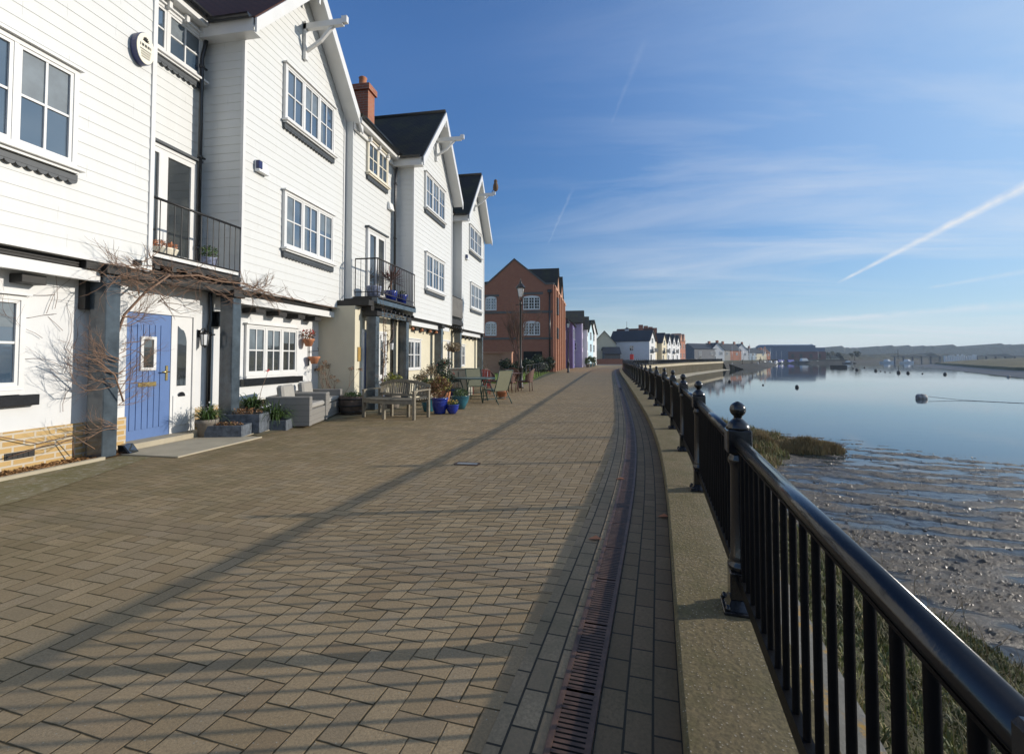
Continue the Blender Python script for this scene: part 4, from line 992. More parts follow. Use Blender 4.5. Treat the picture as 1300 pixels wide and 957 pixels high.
for k in range(7): bm.box(-7.28, -6.40, 5.62 + k * 0.28, 5.70 + k * 0.28, 2.665, 2.74)
bm.build('porch_beam', M_TIMBD, r)
bf = MB(); bf.box(-7.26, -6.48, 5.88, 7.66, 2.86, 2.92); bf.build('balcony_deck_edge', M_UPVC, r)
balcony(r, -7.28, -6.44, 5.90, 7.66, 2.84, left_side=False, zr=3.74)
ground_beams(r, -6.45, 7.74, 11.0, -6.95, [8.3, 9.0, 9.65, 10.3])
ms = MB(); ms.box(-6.945, -6.8, 7.56, 7.74, 1.92, 2.2); ms.build('meter_box', M_BLK, r)
ms = MB(); ms.box(-6.815, -6.70, 5.18, 5.36, 2.0, 2.40); ms.build('corner_bracket', M_TIMBD, hA[0])
br = MB(); br.box(-6.94, -6.42, 10.98, 11.24, 2.50, 2.655); br.build('cross_beam', M_TIMBD, r)
# House C
r = hC[0]
window(r, -5.60, 14.82, 16.86, 6.38, 7.56); window(r, -5.60, 14.90, 16.84, 3.68, 4.88)
window(r, -5.95, 13.68, 15.36, 0.94, 1.95, sill='white', pane=M_GLASSD, frame=M_UPVC); french_door(r, -6.24, 12.05, 13.22, 2.95, 4.95); window(r, -6.24, 12.02, 13.30, 6.50, 7.42, groups=2, frame=M_CREAMP)
front_door(r, -5.95, 11.36, 12.17, 2.02, M_BLUE2, side=12.58, window_=False)
post(r, -5.56, 11.30, 2.42); post(r, -5.56, 13.28, 2.42); post(r, -5.56, 16.5, 2.42)
bm = MB(); bm.box(-5.68, -5.52, 11.28, 13.92, 2.74, 2.90, 0.006); bm.box(-5.66, -5.54, 11.4, 13.6, 2.43, 2.56, 0.006); bm.build('porch_beam', M_TIMB, r)
bm = MB(); bm.box(-6.5, -5.69, 11.28, 11.46, 2.56, 2.88); bm.box(-6.93, -5.6, 10.98, 11.26, 2.665, 2.80)
for k in range(9): bm.box(-6.18, -5.50, 11.52 + k * 0.27, 11.58 + k * 0.27, 2.57, 2.63)
bm.build('porch_joists', M_TIMBD, r)
balcony(r, -6.22, -5.52, 11.34, 13.86, 2.96, zr=3.92)
ground_beams(r, -5.60, 13.95, 17.8, -5.95, [14.6, 15.3, 16.0, 16.6, 17.2])
lantern(r, -5.95, 12.84, 1.75); downpipe(r, -5.90, 13.05, 2.6, 0.05, yo=0)
pl = MB(); pl.box(-5.95, -5.925, 11.08, 11.24, 1.26, 1.62, 0.004); pl.build('wall_plaque', simple('bronze_plaque', (0.42, 0.27, 0.08), 0.4, 0.2, 12), r)
for k, y in enumerate((14.15, 14.95, 15.75, 16.4)): j = MB(); j.lathe([(0.01, 0), (0.05, 0.015), (0.06, 0.04), (0.045, 0.08), (0.01, 0.1)], (-5.72, y, 2.22), 10); j.build('joist_rosette', M_REDT, r)
# House D
r = hD[0]
window(r, -5.78, 21.1, 23.3, 6.38, 7.56); window(r, -5.78, 21.3, 23.4, 3.68, 4.88)
window(r, -6.15, 20.1, 21.6, 0.94, 1.95, sill='white', pane=M_GLASSD); french_door(r, -6.35, 18.2, 19.3, 2.95, 4.95); window(r, -6.35, 18.2, 19.4, 6.50, 7.42, groups=2)
front_door(r, -6.15, 18.2, 18.9, 2.02, M_CREAMP, side=19.2, window_=False)
post(r, -5.76, 19.62, 2.42); post(r, -5.76, 23.6, 2.42)
bm = MB(); bm.box(-5.88, -5.72, 17.95, 19.95, 2.72, 2.86); 
for k in range(7): bm.box(-6.38, -5.70, 18.0 + k * 0.27, 18.06 + k * 0.27, 2.57, 2.63)
bm.build('porch_beam', M_TIMBD, r)
balcony(r, -6.33, -5.74, 17.92, 19.88, 2.96, zr=3.88)
bs = MB(); bs.box(-5.735, -5.725, 17.95, 19.86, 3.05, 3.84); bs.build('balcony_screen', M_STONE, r)
ground_beams(r, -5.78, 19.95, 24.0, -6.15, [20.3, 21.0, 21.7, 22.4, 23.1])
for hh in (hA, hB, hC, hD):
    rr, yc, zp = hh; hoist(rr, rr.location.x, yc, zp - 0.95 if hh is not hB else zp - 1.0)
# chimney on house C
ch = MB(); ch.box(-7.6, -6.72, 13.0, 13.42, 8.0, 9.42); ch.box(-7.66, -6.66, 12.94, 13.48, 9.42, 9.60); 
co = ch.build('chimney', M_RBRICK, hC[0]); cpot = MB(); cpot.lathe([(0.13, 0), (0.12, 0.05), (0.11, 0.28), (0.13, 0.30), (0.10, 0.33)], (-7.0, 13.2, 9.60), 12); cpot.build('chimney_pot', M_REDT, co)
# house alarm boxes
def alarm(root, X, y, z, kind):
    if kind == 'oval':
        b_ = MB(); b_.prism([(X, y + 0.14 * math.cos(a), z + 0.23 * math.sin(a)) for a in [2 * PI * k / 28 for k in range(28)]], (0.09, 0, 0)); o = b_.build('alarm_box', M_NAVY, root)
        c = MB(); c.prism([(X + 0.091, y + 0.132 * math.cos(a), z + 0.22 * math.sin(a)) for a in [2 * PI * k / 28 for k in range(28)]], (0.012, 0, 0)); c.build('alarm_face', M_CREAMB, o)
        e_ = MB(); xx = X + 0.104
        for k in range(7): a = PI * k / 6; e_.tube([(xx, y + 0.005, z + 0.10), (xx, y + 0.045 * math.cos(a), z + 0.10 + 0.055 * abs(math.sin(a)) + 0.01)], 0.008, 4)
        # one bold word-like row, then finer rows, as on the worn face
        for (ya, w_) in ((-0.085, 0.012), (-0.058, 0.03), (-0.015, 0.03), (0.028, 0.028), (0.068, 0.012)): e_.box(xx, xx + 0.002, y + ya, y + ya + w_, z + 0.015, z + 0.055)
        for k, hw_ in enumerate((0.085, 0.07, 0.07, 0.06)): e_.box(xx, xx + 0.002, y - hw_, y + hw_, z - 0.035 - k * 0.035, z - 0.022 - k * 0.035)
        e_.build('alarm_emblem', M_TIMBD, o)
    else:
        b_ = MB(); b_.hexa([(X, y - 0.15, z - 0.12), (X + 0.10, y - 0.14, z - 0.12), (X + 0.10, y + 0.14, z - 0.12), (X, y + 0.15, z - 0.12)], [(X, y - 0.15, z + 0.10), (X + 0.05, y - 0.13, z + 0.10), (X + 0.05, y + 0.13, z + 0.10), (X, y + 0.15, z + 0.10)])
        o = b_.build('alarm_box', M_WPLAST, root)
        if kind == 'blue': c = MB(); c.box(X + 0.02, X + 0.098, y - 0.155, y - 0.05, z - 0.07, z + 0.09, 0.01); c.build('blue_light', M_NAVY, o)
alarm(hA[0], -6.45, 5.62, 5.78, 'oval'); alarm(hB[0], -6.45, 8.12, 5.06, 'blue'); alarm(hC[0], -6.24, 13.52, 6.0, 'plain'); alarm(hD[0], -5.78, 20.6, 5.9, 'blue')

# ------------------------------------------------------------------ warehouse and the houses beyond
def block(name, label, cat, group, cx, cy, rz, w, d, ez, pz, wallm, roofm, ridge='x', wins=(), roof_ov=0.25, extra=None, wallname='wall'):
    """local frame: front faces +x, width along y; ridge 'x' = gable to the front"""
    root = thing(name, (cx, cy, 0), label, cat, group, rz)
    b = MB(); h = w / 2
    if ridge == 'x':
        b.prism([(0, -h, -0.05), (0, h, -0.05), (0, h, ez), (0, 0, pz), (0, -h, ez)], (-d, 0, 0))
    else:
        b.prism([(0, -h, -0.05), (0, -h, ez), (-d / 2, -h, pz), (-d, -h, ez), (-d, -h, -0.05)], (0, w, 0))
    b.build(wallname, wallm, root, local=True)
    r = MB(); o = roof_ov
    if ridge == 'x':
        sl = (pz - ez) / h
        roof_slab(r, (-d - o, -h - o, ez - o * sl + 0.1), (o, -h - o, ez - o * sl + 0.1), (o, 0, pz + 0.12), (-d - o, 0, pz + 0.12)); roof_slab(r, (-d - o, h + o, ez - o * sl + 0.1), (o, h + o, ez - o * sl + 0.1), (o, 0, pz + 0.12), (-d - o, 0, pz + 0.12))
    else:
        sl = (pz - ez) / (d / 2)
        roof_slab(r, (o, -h - o, ez - o * sl + 0.1), (o, h + o, ez - o * sl + 0.1), (-d / 2, h + o, pz + 0.12), (-d / 2, -h - o, pz + 0.12)); roof_slab(r, (-d - o, -h - o, ez - o * sl + 0.1), (-d - o, h + o, ez - o * sl + 0.1), (-d / 2, h + o, pz + 0.12), (-d / 2, -h - o, pz + 0.12))
    r.build('roof', roofm, root, local=True)
    for wi in wins:
        face, u, z, ww, hh = wi[:5]; fm = wi[5] if len(wi) > 5 else M_UPVC
        f = MB(); g = MB()
        def bx(m_, u0, u1, z0, z1, t0, t1):
            if face == 'f': m_.box(t0, t1, u0, u1, z0, z1)
            elif face == 'l': m_.box(u0, u1, -h - t1, -h - t0, z0, z1)      # side facing -y
        bx(g, u - ww / 2, u + ww / 2, z - hh / 2, z + hh / 2, 0.0, 0.03)
        bx(f, u - ww / 2 - 0.06, u - ww / 2, z - hh / 2, z + hh / 2, 0, 0.07); bx(f, u + ww / 2, u + ww / 2 + 0.06, z - hh / 2, z + hh / 2, 0, 0.07)
        bx(f, u - ww / 2 - 0.06, u + ww / 2 + 0.06, z + hh / 2, z + hh / 2 + 0.06, 0, 0.07); bx(f, u - ww / 2 - 0.06, u + ww / 2 + 0.06, z - hh / 2 - 0.08, z - hh / 2, 0, 0.09)
        nc = max(2, int(ww / 0.42))
        for k in range(1, nc): bx(f, u - ww / 2 + ww * k / nc - 0.03, u - ww / 2 + ww * k / nc + 0.03, z - hh / 2, z + hh / 2, 0.03, 0.06)
        nr = 3 if hh > 1.1 and fm is M_UPVC else 2
        for k in range(1, nr): bx(f, u - ww / 2, u + ww / 2, z - hh / 2 + hh * k / nr - 0.022, z - hh / 2 + hh * k / nr + 0.022, 0.03, 0.055)
        fo = f.build('window', fm, root, local=True); g.build('pane', M_GLASSD, fo, local=True)
    if extra: extra(root, w, d, ez, pz)
    return root
# brick warehouse: body with its gable wall facing the promenade camera-side at y = 45
wh = thing('brick_warehouse', (-8.2, 45, 0), 'large red brick warehouse building with a pointed gable and white arched windows', 'warehouse')
b = MB(); b.prism([(-14.5, 45, 0), (-4.0, 45, 0), (-4.0, 45, 8.35), (-4.75, 45, 8.35), (-7.8, 45, 10.85), (-10.6, 45, 8.45), (-14.5, 45, 8.45)], (0, 0.35, 0)); b.build('gable_wall', M_RBRICK, wh)
b = MB(); b.box(-14.5, -4.02, 45.36, 62, 0, 8.3)
for ya in (48.5, 54.0): b.prism([(-4.02, ya, 8.3), (-4.02, ya + 4.6, 8.3), (-4.02, ya + 2.3, 10.9)], (-6, 0, 0))
b.build('river_wall', M_RBRICKL, wh)
b = MB()
for y in (45.4, 48.3, 51.0, 53.8, 56.5, 59.2): b.box(-4.02, -3.8, y, y + 0.45, 0, 8.2)
b.box(-4.02, -3.86, 45.4, 62, 8.1, 8.35); b.build('pilaster', M_RBRICKL, wh)
r = MB()
roof_slab(r, (-4.6, 45.4, 8.3), (-7.8, 45.4, 10.75), (-7.8, 50, 10.75), (-4.6, 50, 8.3)); roof_slab(r, (-10.6, 45.4, 8.4), (-7.8, 45.4, 10.75), (-7.8, 50, 10.75), (-10.6, 50, 8.4))
roof_slab(r, (-4.3, 47.0, 8.3), (-4.3, 61.9, 8.3), (-8.5, 61.9, 10.4), (-8.5, 47, 10.4)); roof_slab(r, (-14.4, 45.5, 8.4), (-10.5, 45.5, 8.9), (-10.5, 60, 8.9), (-14.4, 60, 8.4))
for ya in (48.5, 54.0): roof_slab(r, (-3.9, ya - 0.2, 8.2), (-10, ya - 0.2, 8.2), (-10, ya + 2.3, 11.0), (-3.9, ya + 2.3, 11.0)); roof_slab(r, (-3.9, ya + 4.8, 8.2), (-10, ya + 4.8, 8.2), (-10, ya + 2.3, 11.0), (-3.9, ya + 2.3, 11.0))
r.build('roof', M_TILED, wh)
cpb = MB()
for p, q_ in (((-14.5, 8.45), (-10.6, 8.45)), ((-10.6, 8.45), (-7.8, 10.85)), ((-7.8, 10.85), (-4.75, 8.35)), ((-4.75, 8.35), (-3.95, 8.35))):
    cpb.prism([(p[0], 44.93, p[1]), (q_[0], 44.93, q_[1]), (q_[0], 44.93, q_[1] + 0.16), (p[0], 44.93, p[1] + 0.16)], (0, 0.5, 0))
cpb.build('coping_stones', M_STONE, wh)
def arch_win(x0, x1, z0, z1, band=True):
    f = MB(); y = 45.0; xm = (x0 + x1) / 2; rise = 0.14
    f.box(x0, x0 + 0.09, y - 0.07, y, z0, z1); f.box(x1 - 0.09, x1, y - 0.07, y, z0, z1); f.box(x0, x1, y - 0.09, y, z0 - 0.08, z0 + 0.05)
    ar = [(x0 + (x1 - x0) * k / 10, y - 0.07, z1 + rise * (1 - (2 * k / 10 - 1) ** 2)) for k in range(11)]; f.prism(ar + [(x1, y - 0.07, z1 - 0.09), (x0, y - 0.07, z1 - 0.09)], (0, 0.07, 0))
    n = 3 if x1 - x0 > 1.4 else 2
    for g in range(1, n): x = x0 + (x1 - x0) * g / n; f.box(x - 0.06, x + 0.06, y - 0.065, y, z0 + 0.05, z1 - 0.05)
    for g in range(n):
        a = x0 + (x1 - x0) * g / n; c = x0 + (x1 - x0) * (g + 1) / n
        f.box((a + c) / 2 - 0.025, (a + c) / 2 + 0.025, y - 0.055, y, z0 + 0.05, z1 - 0.05)
        for k in (1, 2, 3): zz = z0 + (z1 - z0) * k / 4; f.box(a + 0.06, c - 0.06, y - 0.053, y, zz - 0.022, zz + 0.022)
    o = f.build('window', M_UPVC, wh); g = MB(); g.box(x0 + 0.04, x1 - 0.04, y - 0.03, y, z0, z1); g.build('pane', M_GLASSD, o)
for (x0, x1) in ((-6.92, -5.30), (-10.66, -9.55)):
    arch_win(x0, x1, 6.02, 7.18); arch_win(x0, x1, 3.55, 4.72)
b = MB(); b.box(-7.1, -5.0, 44.96, 45.0, 7.42, 7.66); b.box(-10.9, -9.3, 44.96, 45.0, 7.30, 7.50); b.box(-14.4, -4.1, 44.955, 45.0, 5.62, 5.86); b.box(-14.4, -4.1, 44.955, 45.0, 3.1, 3.3); b.build('stone_band', M_STONE, wh)
b = MB(); b.box(-6.9, -5.1, 44.95, 45.0, 0, 1.95); b.build('dark_doorway', M_DARK, wh)
b = MB(); b.tube([(-4.35, 44.9, 7.6), (-4.35, 44.9, 0.1)], 0.07, 8); b.box(-4.55, -4.15, 44.75, 44.95, 7.55, 7.85); b.build('downpipe', M_BLK, wh)
for y, z in ((47.2, 6.6), (47.2, 4.1), (49.8, 6.6), (52.6, 6.6), (52.6, 4.1), (55.3, 6.6)):
    b = MB(); b.box(-4.02, -3.93, y - 0.5, y + 0.5, z - 0.6, z + 0.6); b.build('side_window', M_GLASSD, wh)
b = MB(); b.box(-3.98, -3.7, 46.6, 47.7, 5.6, 7.3); b.box(-3.98, -3.72, 46.6, 47.7, 3.2, 4.3); b.build('balcony_grille', M_IRON, wh)

cols = dict(purple=simple('purple_render', (0.12, 0.10, 0.25), 0.8, 0.06, 1), lilac=simple('lilac_render', (0.42, 0.36, 0.50), 0.8, 0.06, 1), paleblue=simple('pale_blue_render', (0.50, 0.66, 0.74), 0.8, 0.05, 1), white=M_WREND, cream=simple('pale_cream_render', (0.66, 0.59, 0.42), 0.85, 0.06, 1))
GR = 'gabled houses beyond the brick warehouse'
block('riverside_house', 'deep purple rendered house next to the brick warehouse', 'house', GR, -2.92, 63, 0, 6, 6.6, 5.7, 8.0, cols['purple'], M_TILED, 'y', [('f', -1.6, 4.4, 1.1, 1.2), ('f', 1.4, 4.4, 1.1, 1.2), ('f', 0, 1.4, 1.0, 1.9), ('l', -1.2, 4.2, 0.6, 1.0)])
block('riverside_house', 'lilac gabled house with dark roof standing just beyond the purple one', 'house', GR, -1.95, 69.0, 0, 6, 7, 6.2, 8.05, cols['lilac'], M_TILED, 'x', [('f', 0, 5.6, 1.3, 1.2), ('f', 0, 3.4, 1.3, 1.2), ('f', -1.4, 1.2, 1.0, 1.8), ('l', -1.0, 2.9, 0.5, 1.0)])
block('riverside_house', 'white gabled house beyond the lilac one, planters at its door', 'house', GR, -1.35, 75.2, 0, 6, 7, 5.7, 7.7, cols['white'], M_TILED, 'x', [('f', 0, 5.4, 1.3, 1.2), ('f', 0, 3.2, 1.3, 1.2), ('f', 1.4, 1.2, 1.0, 1.8)])
block('riverside_house', 'pale blue gabled house in the far row by the planters', 'house', GR, -0.95, 81.2, -0.15, 5.6, 7, 5.6, 7.6, cols['paleblue'], M_TILED, 'x', [('f', 0, 5.0, 1.3, 1.2), ('f', 0, 3.0, 1.3, 1.2)])
block('riverside_house', 'white house closing the coloured row at the promenade bend', 'house', GR, -0.5, 87.2, -0.2, 5.6, 7, 5.8, 8.1, M_WREND, M_TILED, 'x', [('f', 0, 5.0, 1.3, 1.2), ('f', 0, 3.0, 1.3, 1.2)])
GR2 = 'houses round the head of the promenade'
block('cream_house', 'cream house with plain gable and dark roof at the promenade bend', 'house', GR2, 1.8, 108, -PI / 2, 5.0, 11, 4.6, 7.3, cols['cream'], M_SLATE, 'x', [('f', -1.6, 3.6, 0.5, 0.9)])
block('low_outbuilding', 'low dark-roofed outbuilding beside the plain cream gable', 'outbuilding', None, 3.4, 104.5, -PI / 2 + 0.1, 3.4, 5, 2.2, 3.6, M_STONE, M_SLATE, 'y')
block('low_outbuilding', 'slate-roofed low building between cream gable and white boathouse', 'outbuilding', None, 6.0, 119, -PI / 2, 5.0, 7, 3.6, 5.0, M_STONE, M_SLATE, 'y')
rw = MB(); rw.box(-2.4, 5.4, 99.8, 100.2, 0, 1.0); rw.box(-2.45, 5.45, 99.75, 100.25, 1.0, 1.09); rw.build('brick_garden_wall', M_RBRICK, label='long low red brick wall closing the end of the promenade', cat='wall')
def cupola(root, w, d, ez, pz):
    c = MB(); c.box(-d / 2 - 0.45, -d / 2 + 0.45, -1.9, -1.0, pz - 0.2, pz + 0.7); o = c.build('cupola', M_UPVC, root, local=True)
    c = MB(); c.hexa([(-d / 2 - 0.6, -2.05, pz + 0.7), (-d / 2 + 0.6, -2.05, pz + 0.7), (-d / 2 + 0.6, -0.85, pz + 0.7), (-d / 2 - 0.6, -0.85, pz + 0.7)], [(-d / 2 - 0.03, -1.48, pz + 1.2), (-d / 2 + 0.03, -1.48, pz + 1.2), (-d / 2 + 0.03, -1.42, pz + 1.2), (-d / 2 - 0.03, -1.42, pz + 1.2)])
    c.tube([(-d / 2, -1.45, pz + 1.15), (-d / 2, -1.45, pz + 2.6)], 0.04, 5); c.build('cupola_roof', M_SLATE, o, local=True)
block('white_boathouse', 'long white house with slate roof and small cupola across the bend', 'house', GR2, 8.85, 115, -PI / 2, 5.4, 7.5, 5.25, 7.6, M_WREND, M_SLATE, 'y',
      [('f', -1.9, 3.0, 0.5, 0.8), ('f', 1.5, 3.0, 0.6, 0.8), ('f', -2.1, 4.7, 0.5, 0.6), ('f', -0.4, 4.7, 0.5, 0.6), ('f', 1.4, 4.7, 0.5, 0.6)], extra=cupola)
# row along the far quay
qa = math.atan2(33.6, 88.5); tq = Vector((math.sin(qa), math.cos(qa))); nq = Vector((math.cos(qa), -math.sin(qa)))
def qpt(t, inland): p = Vector((8.3, 84)) + tq * t; return p - nq * inland
GQ = 'gabled houses along the far quay'
def balc(root, w, d, ez, pz):
    b_ = MB(); b_.box(0, 0.9, -w * 0.3, w * 0.3, 2.6, 2.7); b_.box(0.85, 0.9, -w * 0.3, w * 0.3, 2.7, 3.5); b_.build('balcony', M_IRON, root, local=True)
far_specs = [(27, 4.2, 5.2, 5.2, 7.5, M_WREND, 'white gabled house with balconies, first of the far quay row', balc), (37, 6.5, 6.4, 5.3, 8.6, cols['cream'], 'broad tan house with tiled roof second in the far quay row', None),
             (44, 5.5, 5.2, 5.2, 7.7, cols['cream'], 'cream gabled house third in the far quay row', balc), (49.5, 5.4, 5.0, 5.2, 7.7, M_WREND, 'white gabled house fourth in the far quay row', None),
             (55, 5.4, 5.0, 5.2, 7.7, M_WREND, 'white gabled house fifth in the far quay row', balc), (60.5, 5.4, 5.0, 5.2, 7.7, M_WREND, 'white gabled house sixth in the far quay row, beside the brick one', None)]
for t, inl, w_, ez, pz, m_, lab, ex in far_specs:
    p = qpt(t, inl + 1.5)
    block('quay_house', lab, 'house', GQ, p.x, p.y, -qa, w_, 9, ez, pz, m_, M_SLATE if m_ is not cols['cream'] or t > 40 else M_TILER, 'x', [('f', 0, 5.2, 1.2, 1.1), ('f', 0, 3.2, 1.6, 1.3), ('f', -w_ / 4, 1.2, 1.0, 1.6), ('l', -4.0, 3.5, 0.8, 1.0)], extra=ex)
for t in (33, 37.5, 42, 46.5):
    p = qpt(t, 10); c = MB(); c.box(p.x - 0.5, p.x + 0.5, p.y - 0.5, p.y + 0.5, 0, 9.3); c.build('brick_chimney_stack', M_RBRICK, label={33: 'nearest', 37.5: 'second', 42: 'third', 46.5: 'farthest'}[t] + ' of the tall red brick chimneys behind the tan quay house', cat='chimney', group='chimneys behind the far quay row')
def duo(root, w, d, ez, pz):
    r_ = MB()
    for yy in (-2.4, 2.4): r_.prism([(0.2, yy - 1.6, ez - 0.2), (0.2, yy + 1.6, ez - 0.2), (0.2, yy, ez + 2.2)], (-3, 0, 0))
    r_.build('front_gable', M_RBRICKL, root, local=True)
    b_ = MB(); b_.box(-7, -1, -w / 2 - 0.03, -w / 2, 0, ez); 
p = qpt(72, 8); block('brick_quay_house', 'dark and orange brick house with twin gables at the far quay', 'house', None, p.x, p.y, -qa, 9.5, 9, 6.6, 8.6, M_RBRICK, M_SLATE, 'y', [('l', -4.5, 4.6, 1.2, 1.2), ('l', -4.5, 2.4, 1.2, 1.2), ('f', -2.4, 4.8, 1.2, 1.3), ('f', 2.4, 4.8, 1.2, 1.3), ('f', -2.4, 2.0, 1.2, 1.3), ('f', 2.4, 2.0, 1.2, 1.3)], extra=duo)
# village beyond
VL = [(45, 208, 14, 5.0, 7.2, 'slate', 'y', 'long low slate-roofed terrace behind the end of the quay'), (50.5, 212, 7, 4.6, 7.6, 'white', 'x', 'white gabled cottage just past the end of the far quay'),
      (58.5, 234, 9, 4.8, 7.9, 'stone', 'y', 'grey stone cottage right of the white gabled cottage'), (68, 256, 14, 5.0, 8.4, 'brick', 'y', 'brown brick row with chimneys in the distant village'),
      (78, 275, 8, 5.4, 8.8, 'white', 'x', 'small bright white house midway along the distant village'), (88, 294, 9, 4.2, 7.0, 'blue', 'y', 'pale blue boathouse near the distant moorings'),
      (101, 320, 14, 4.0, 6.6, 'cream', 'y', 'cream waterside cottage row left of the blue shed'), (111, 338, 8, 4.6, 7.6, 'brick', 'y', 'orange-roofed cottage close left of the blue shed')]
mm = dict(white=M_WREND, stone=simple('grey_render', (0.30, 0.29, 0.27), 0.85, 0.1, 0.5), brick=M_RBRICK, blue=simple('blue_boards', (0.22, 0.30, 0.38), 0.7, 0.1, 0.5), cream=cols['cream'], slate=simple('slate_hung', (0.12, 0.13, 0.15), 0.7, 0.1, 0.5))
for k, (x, y, w_, ez, pz, m_, rd, lab) in enumerate(VL):
    def chim(root, w, d, e_, p_):
        c = MB(); c.box(-d / 2 - 0.4, -d / 2 + 0.4, w / 2 - 1.2, w / 2 - 0.3, p_ - 0.5, p_ + 1.2); c.build('chimney', M_RBRICK, root, local=True)
    block('village_house', lab, 'house', 'houses of the distant village', x, y, -0.9 if rd == 'y' else -1.1, w_, 7, ez, pz, mm[m_], M_TILER if 'orange' in lab else M_SLATE, rd, [('f', -w_ / 4, 3.2, 1.4, 1.2), ('f', w_ / 4, 3.2, 1.4, 1.2), ('f', -w_ / 4, 1.2, 1.4, 1.4)], extra=chim)
sh = thing('boatyard_shed', (152, 400, 0), 'huge blue metal boatyard shed with maroon lower wall by the far water', 'shed')
b = MB(); b.box(136, 166.5, 400, 440, -1, 10.6); b.build('tall_hall', M_SHEDB, sh); b = MB(); b.hexa([(135.5, 399.4, 10.6), (167, 399.4, 10.6), (167, 440, 10.6), (135.5, 440, 10.6)], [(137, 405, 11.6), (165.5, 405, 11.6), (165.5, 435, 12.2), (137, 435, 12.2)]); b.build('roof', M_SHEDB, sh)
b = MB(); b.box(166.6, 174, 402, 436, -1, 9.2); b.build('side_hall', M_SHEDB, sh); b = MB(); b.box(147, 173.5, 399.6, 399.95, 0, 6.0); b.build('brick_front', M_SHEDR, sh)
for x in (150, 156, 163, 169): b = MB(); b.box(x - 1, x + 1, 399.4, 399.59, 1, 4.2); b.build('shed_door', M_SLATE, sh)
tb = thing('tidal_barrier', (265, 440, -3), 'long low grey barrier bridge with posts across the far water', 'bridge')
b = MB(); b.box(258, 360, 470, 474, 2.2, 2.9); b.build('deck', mm['slate'], tb)
b = MB()
for k in range(14): b.box(260 + k * 7, 260.25 + k * 7, 471, 473, -3, 2.2)
b.build('pier', mm['slate'], tb)
wp = MB()
for k in range(15): wp.box(276 + k * 1.55 + random.uniform(-.3, .3), 276.8 + k * 1.55, 436, 437, -3, random.uniform(2.6, 4.2))
wp.build('pile_screen', M_UPVC, tb)
b = MB(); b.tube([(244, 438, 0), (244, 438, 8)], 0.25, 6); b.build('gauge_mast', M_IRON, tb)

# ------------------------------------------------------------------ vegetation helpers
def rv(): 
    v = Vector((random.gauss(0, 1), random.gauss(0, 1), random.gauss(0, 1))); return v.normalized()
def leaves(mb, c, rad, n, size, shell=0.3, lumps=0, flat=0.0):
    c = Vector(c); cs = [(Vector((0, 0, 0)), 1.0)]
    if lumps: cs = [(Vector((rad[0] * v.x, rad[1] * v.y, rad[2] * v.z)) * 0.62, random.uniform(0.3, 0.55)) for v in [rv() for _ in range(lumps)]]
    for _ in range(n):
        o, k = random.choice(cs); d = rv() * (random.random() ** shell) * k
        p = c + o + Vector((d.x * rad[0], d.y * rad[1], d.z * rad[2])); a = rv(); 
        if flat: a.z *= flat; a.normalize()
        b_ = a.cross(rv()).normalized(); s_ = size * random.uniform(0.6, 1.35)
        mb.face([p - a * s_, p + b_ * s_ * 0.45, p + a * s_, p - b_ * s_ * 0.45])
    return mb
def straps(mb, c, n, length, width, spread=0.8, droop=0.8, seg=5):
    c = Vector(c)
    for _ in range(n):
        az = random.uniform(0, 2 * PI); d = Vector((math.cos(az), math.sin(az), 0)); l = length * random.uniform(0.55, 1.1); sp = spread * random.uniform(0.2, 1); dr_ = droop * random.uniform(0.4, 1.3)
        side = Vector((-d.y, d.x, 0)); prev = None
        b0 = c + Vector((random.uniform(-1, 1), random.uniform(-1, 1), 0)) * width * 3
        for k in range(seg + 1):
            t = k / seg; p = b0 + d * (l * sp * t) + Vector((0, 0, l * (t * (1.0 - 0.35 * sp) - dr_ * 0.75 * t * t * t)))
            w_ = width * (1 - t ** 2) * 0.5 + 0.0008; cur = (p - side * w_, p + side * w_)
            if prev: mb.face([prev[0], prev[1], cur[1], cur[0]], True)
            prev = cur
    return mb
def branch(mb, p, d, l, r, depth, spread=0.7, up=0.15, n=3, tips=None, plane=None, kink=0.25, sides=5):
    p = Vector(p); d = Vector(d).normalized(); pts = [p]; rs = [r]; q = p.copy(); dd = d.copy(); segs = 4
    for k in range(segs):
        j = rv() * kink; 
        if plane == 'x': j.x *= 0.25
        dd = (dd + j + Vector((0, 0, up * 0.3))).normalized(); q = q + dd * (l / segs); pts.append(q.copy()); rs.append(r * (1 - 0.45 * (k + 1) / segs))
    mb.tube(pts, rs, sides if r > 0.006 else 3, cap=False)
    if depth == 0:
        if tips is not None: tips.append(q)
        return
    for k in range(n):
        t = random.uniform(0.3, 1.0) if k < n - 1 else 1.0
        i = min(segs - 1, int(t * segs)); base = pts[i].lerp(pts[i + 1], t * segs - i) if t < 1 else pts[-1]
        nd = rv(); 
        if plane == 'x': nd.x *= 0.35
        nd = (dd + nd * spread + Vector((0, 0, up))).normalized()
        branch(mb, base, nd, l * random.uniform(0.55, 0.85), r * random.uniform(0.5, 0.65), depth - 1, spread, up, n, tips, plane, kink, sides)

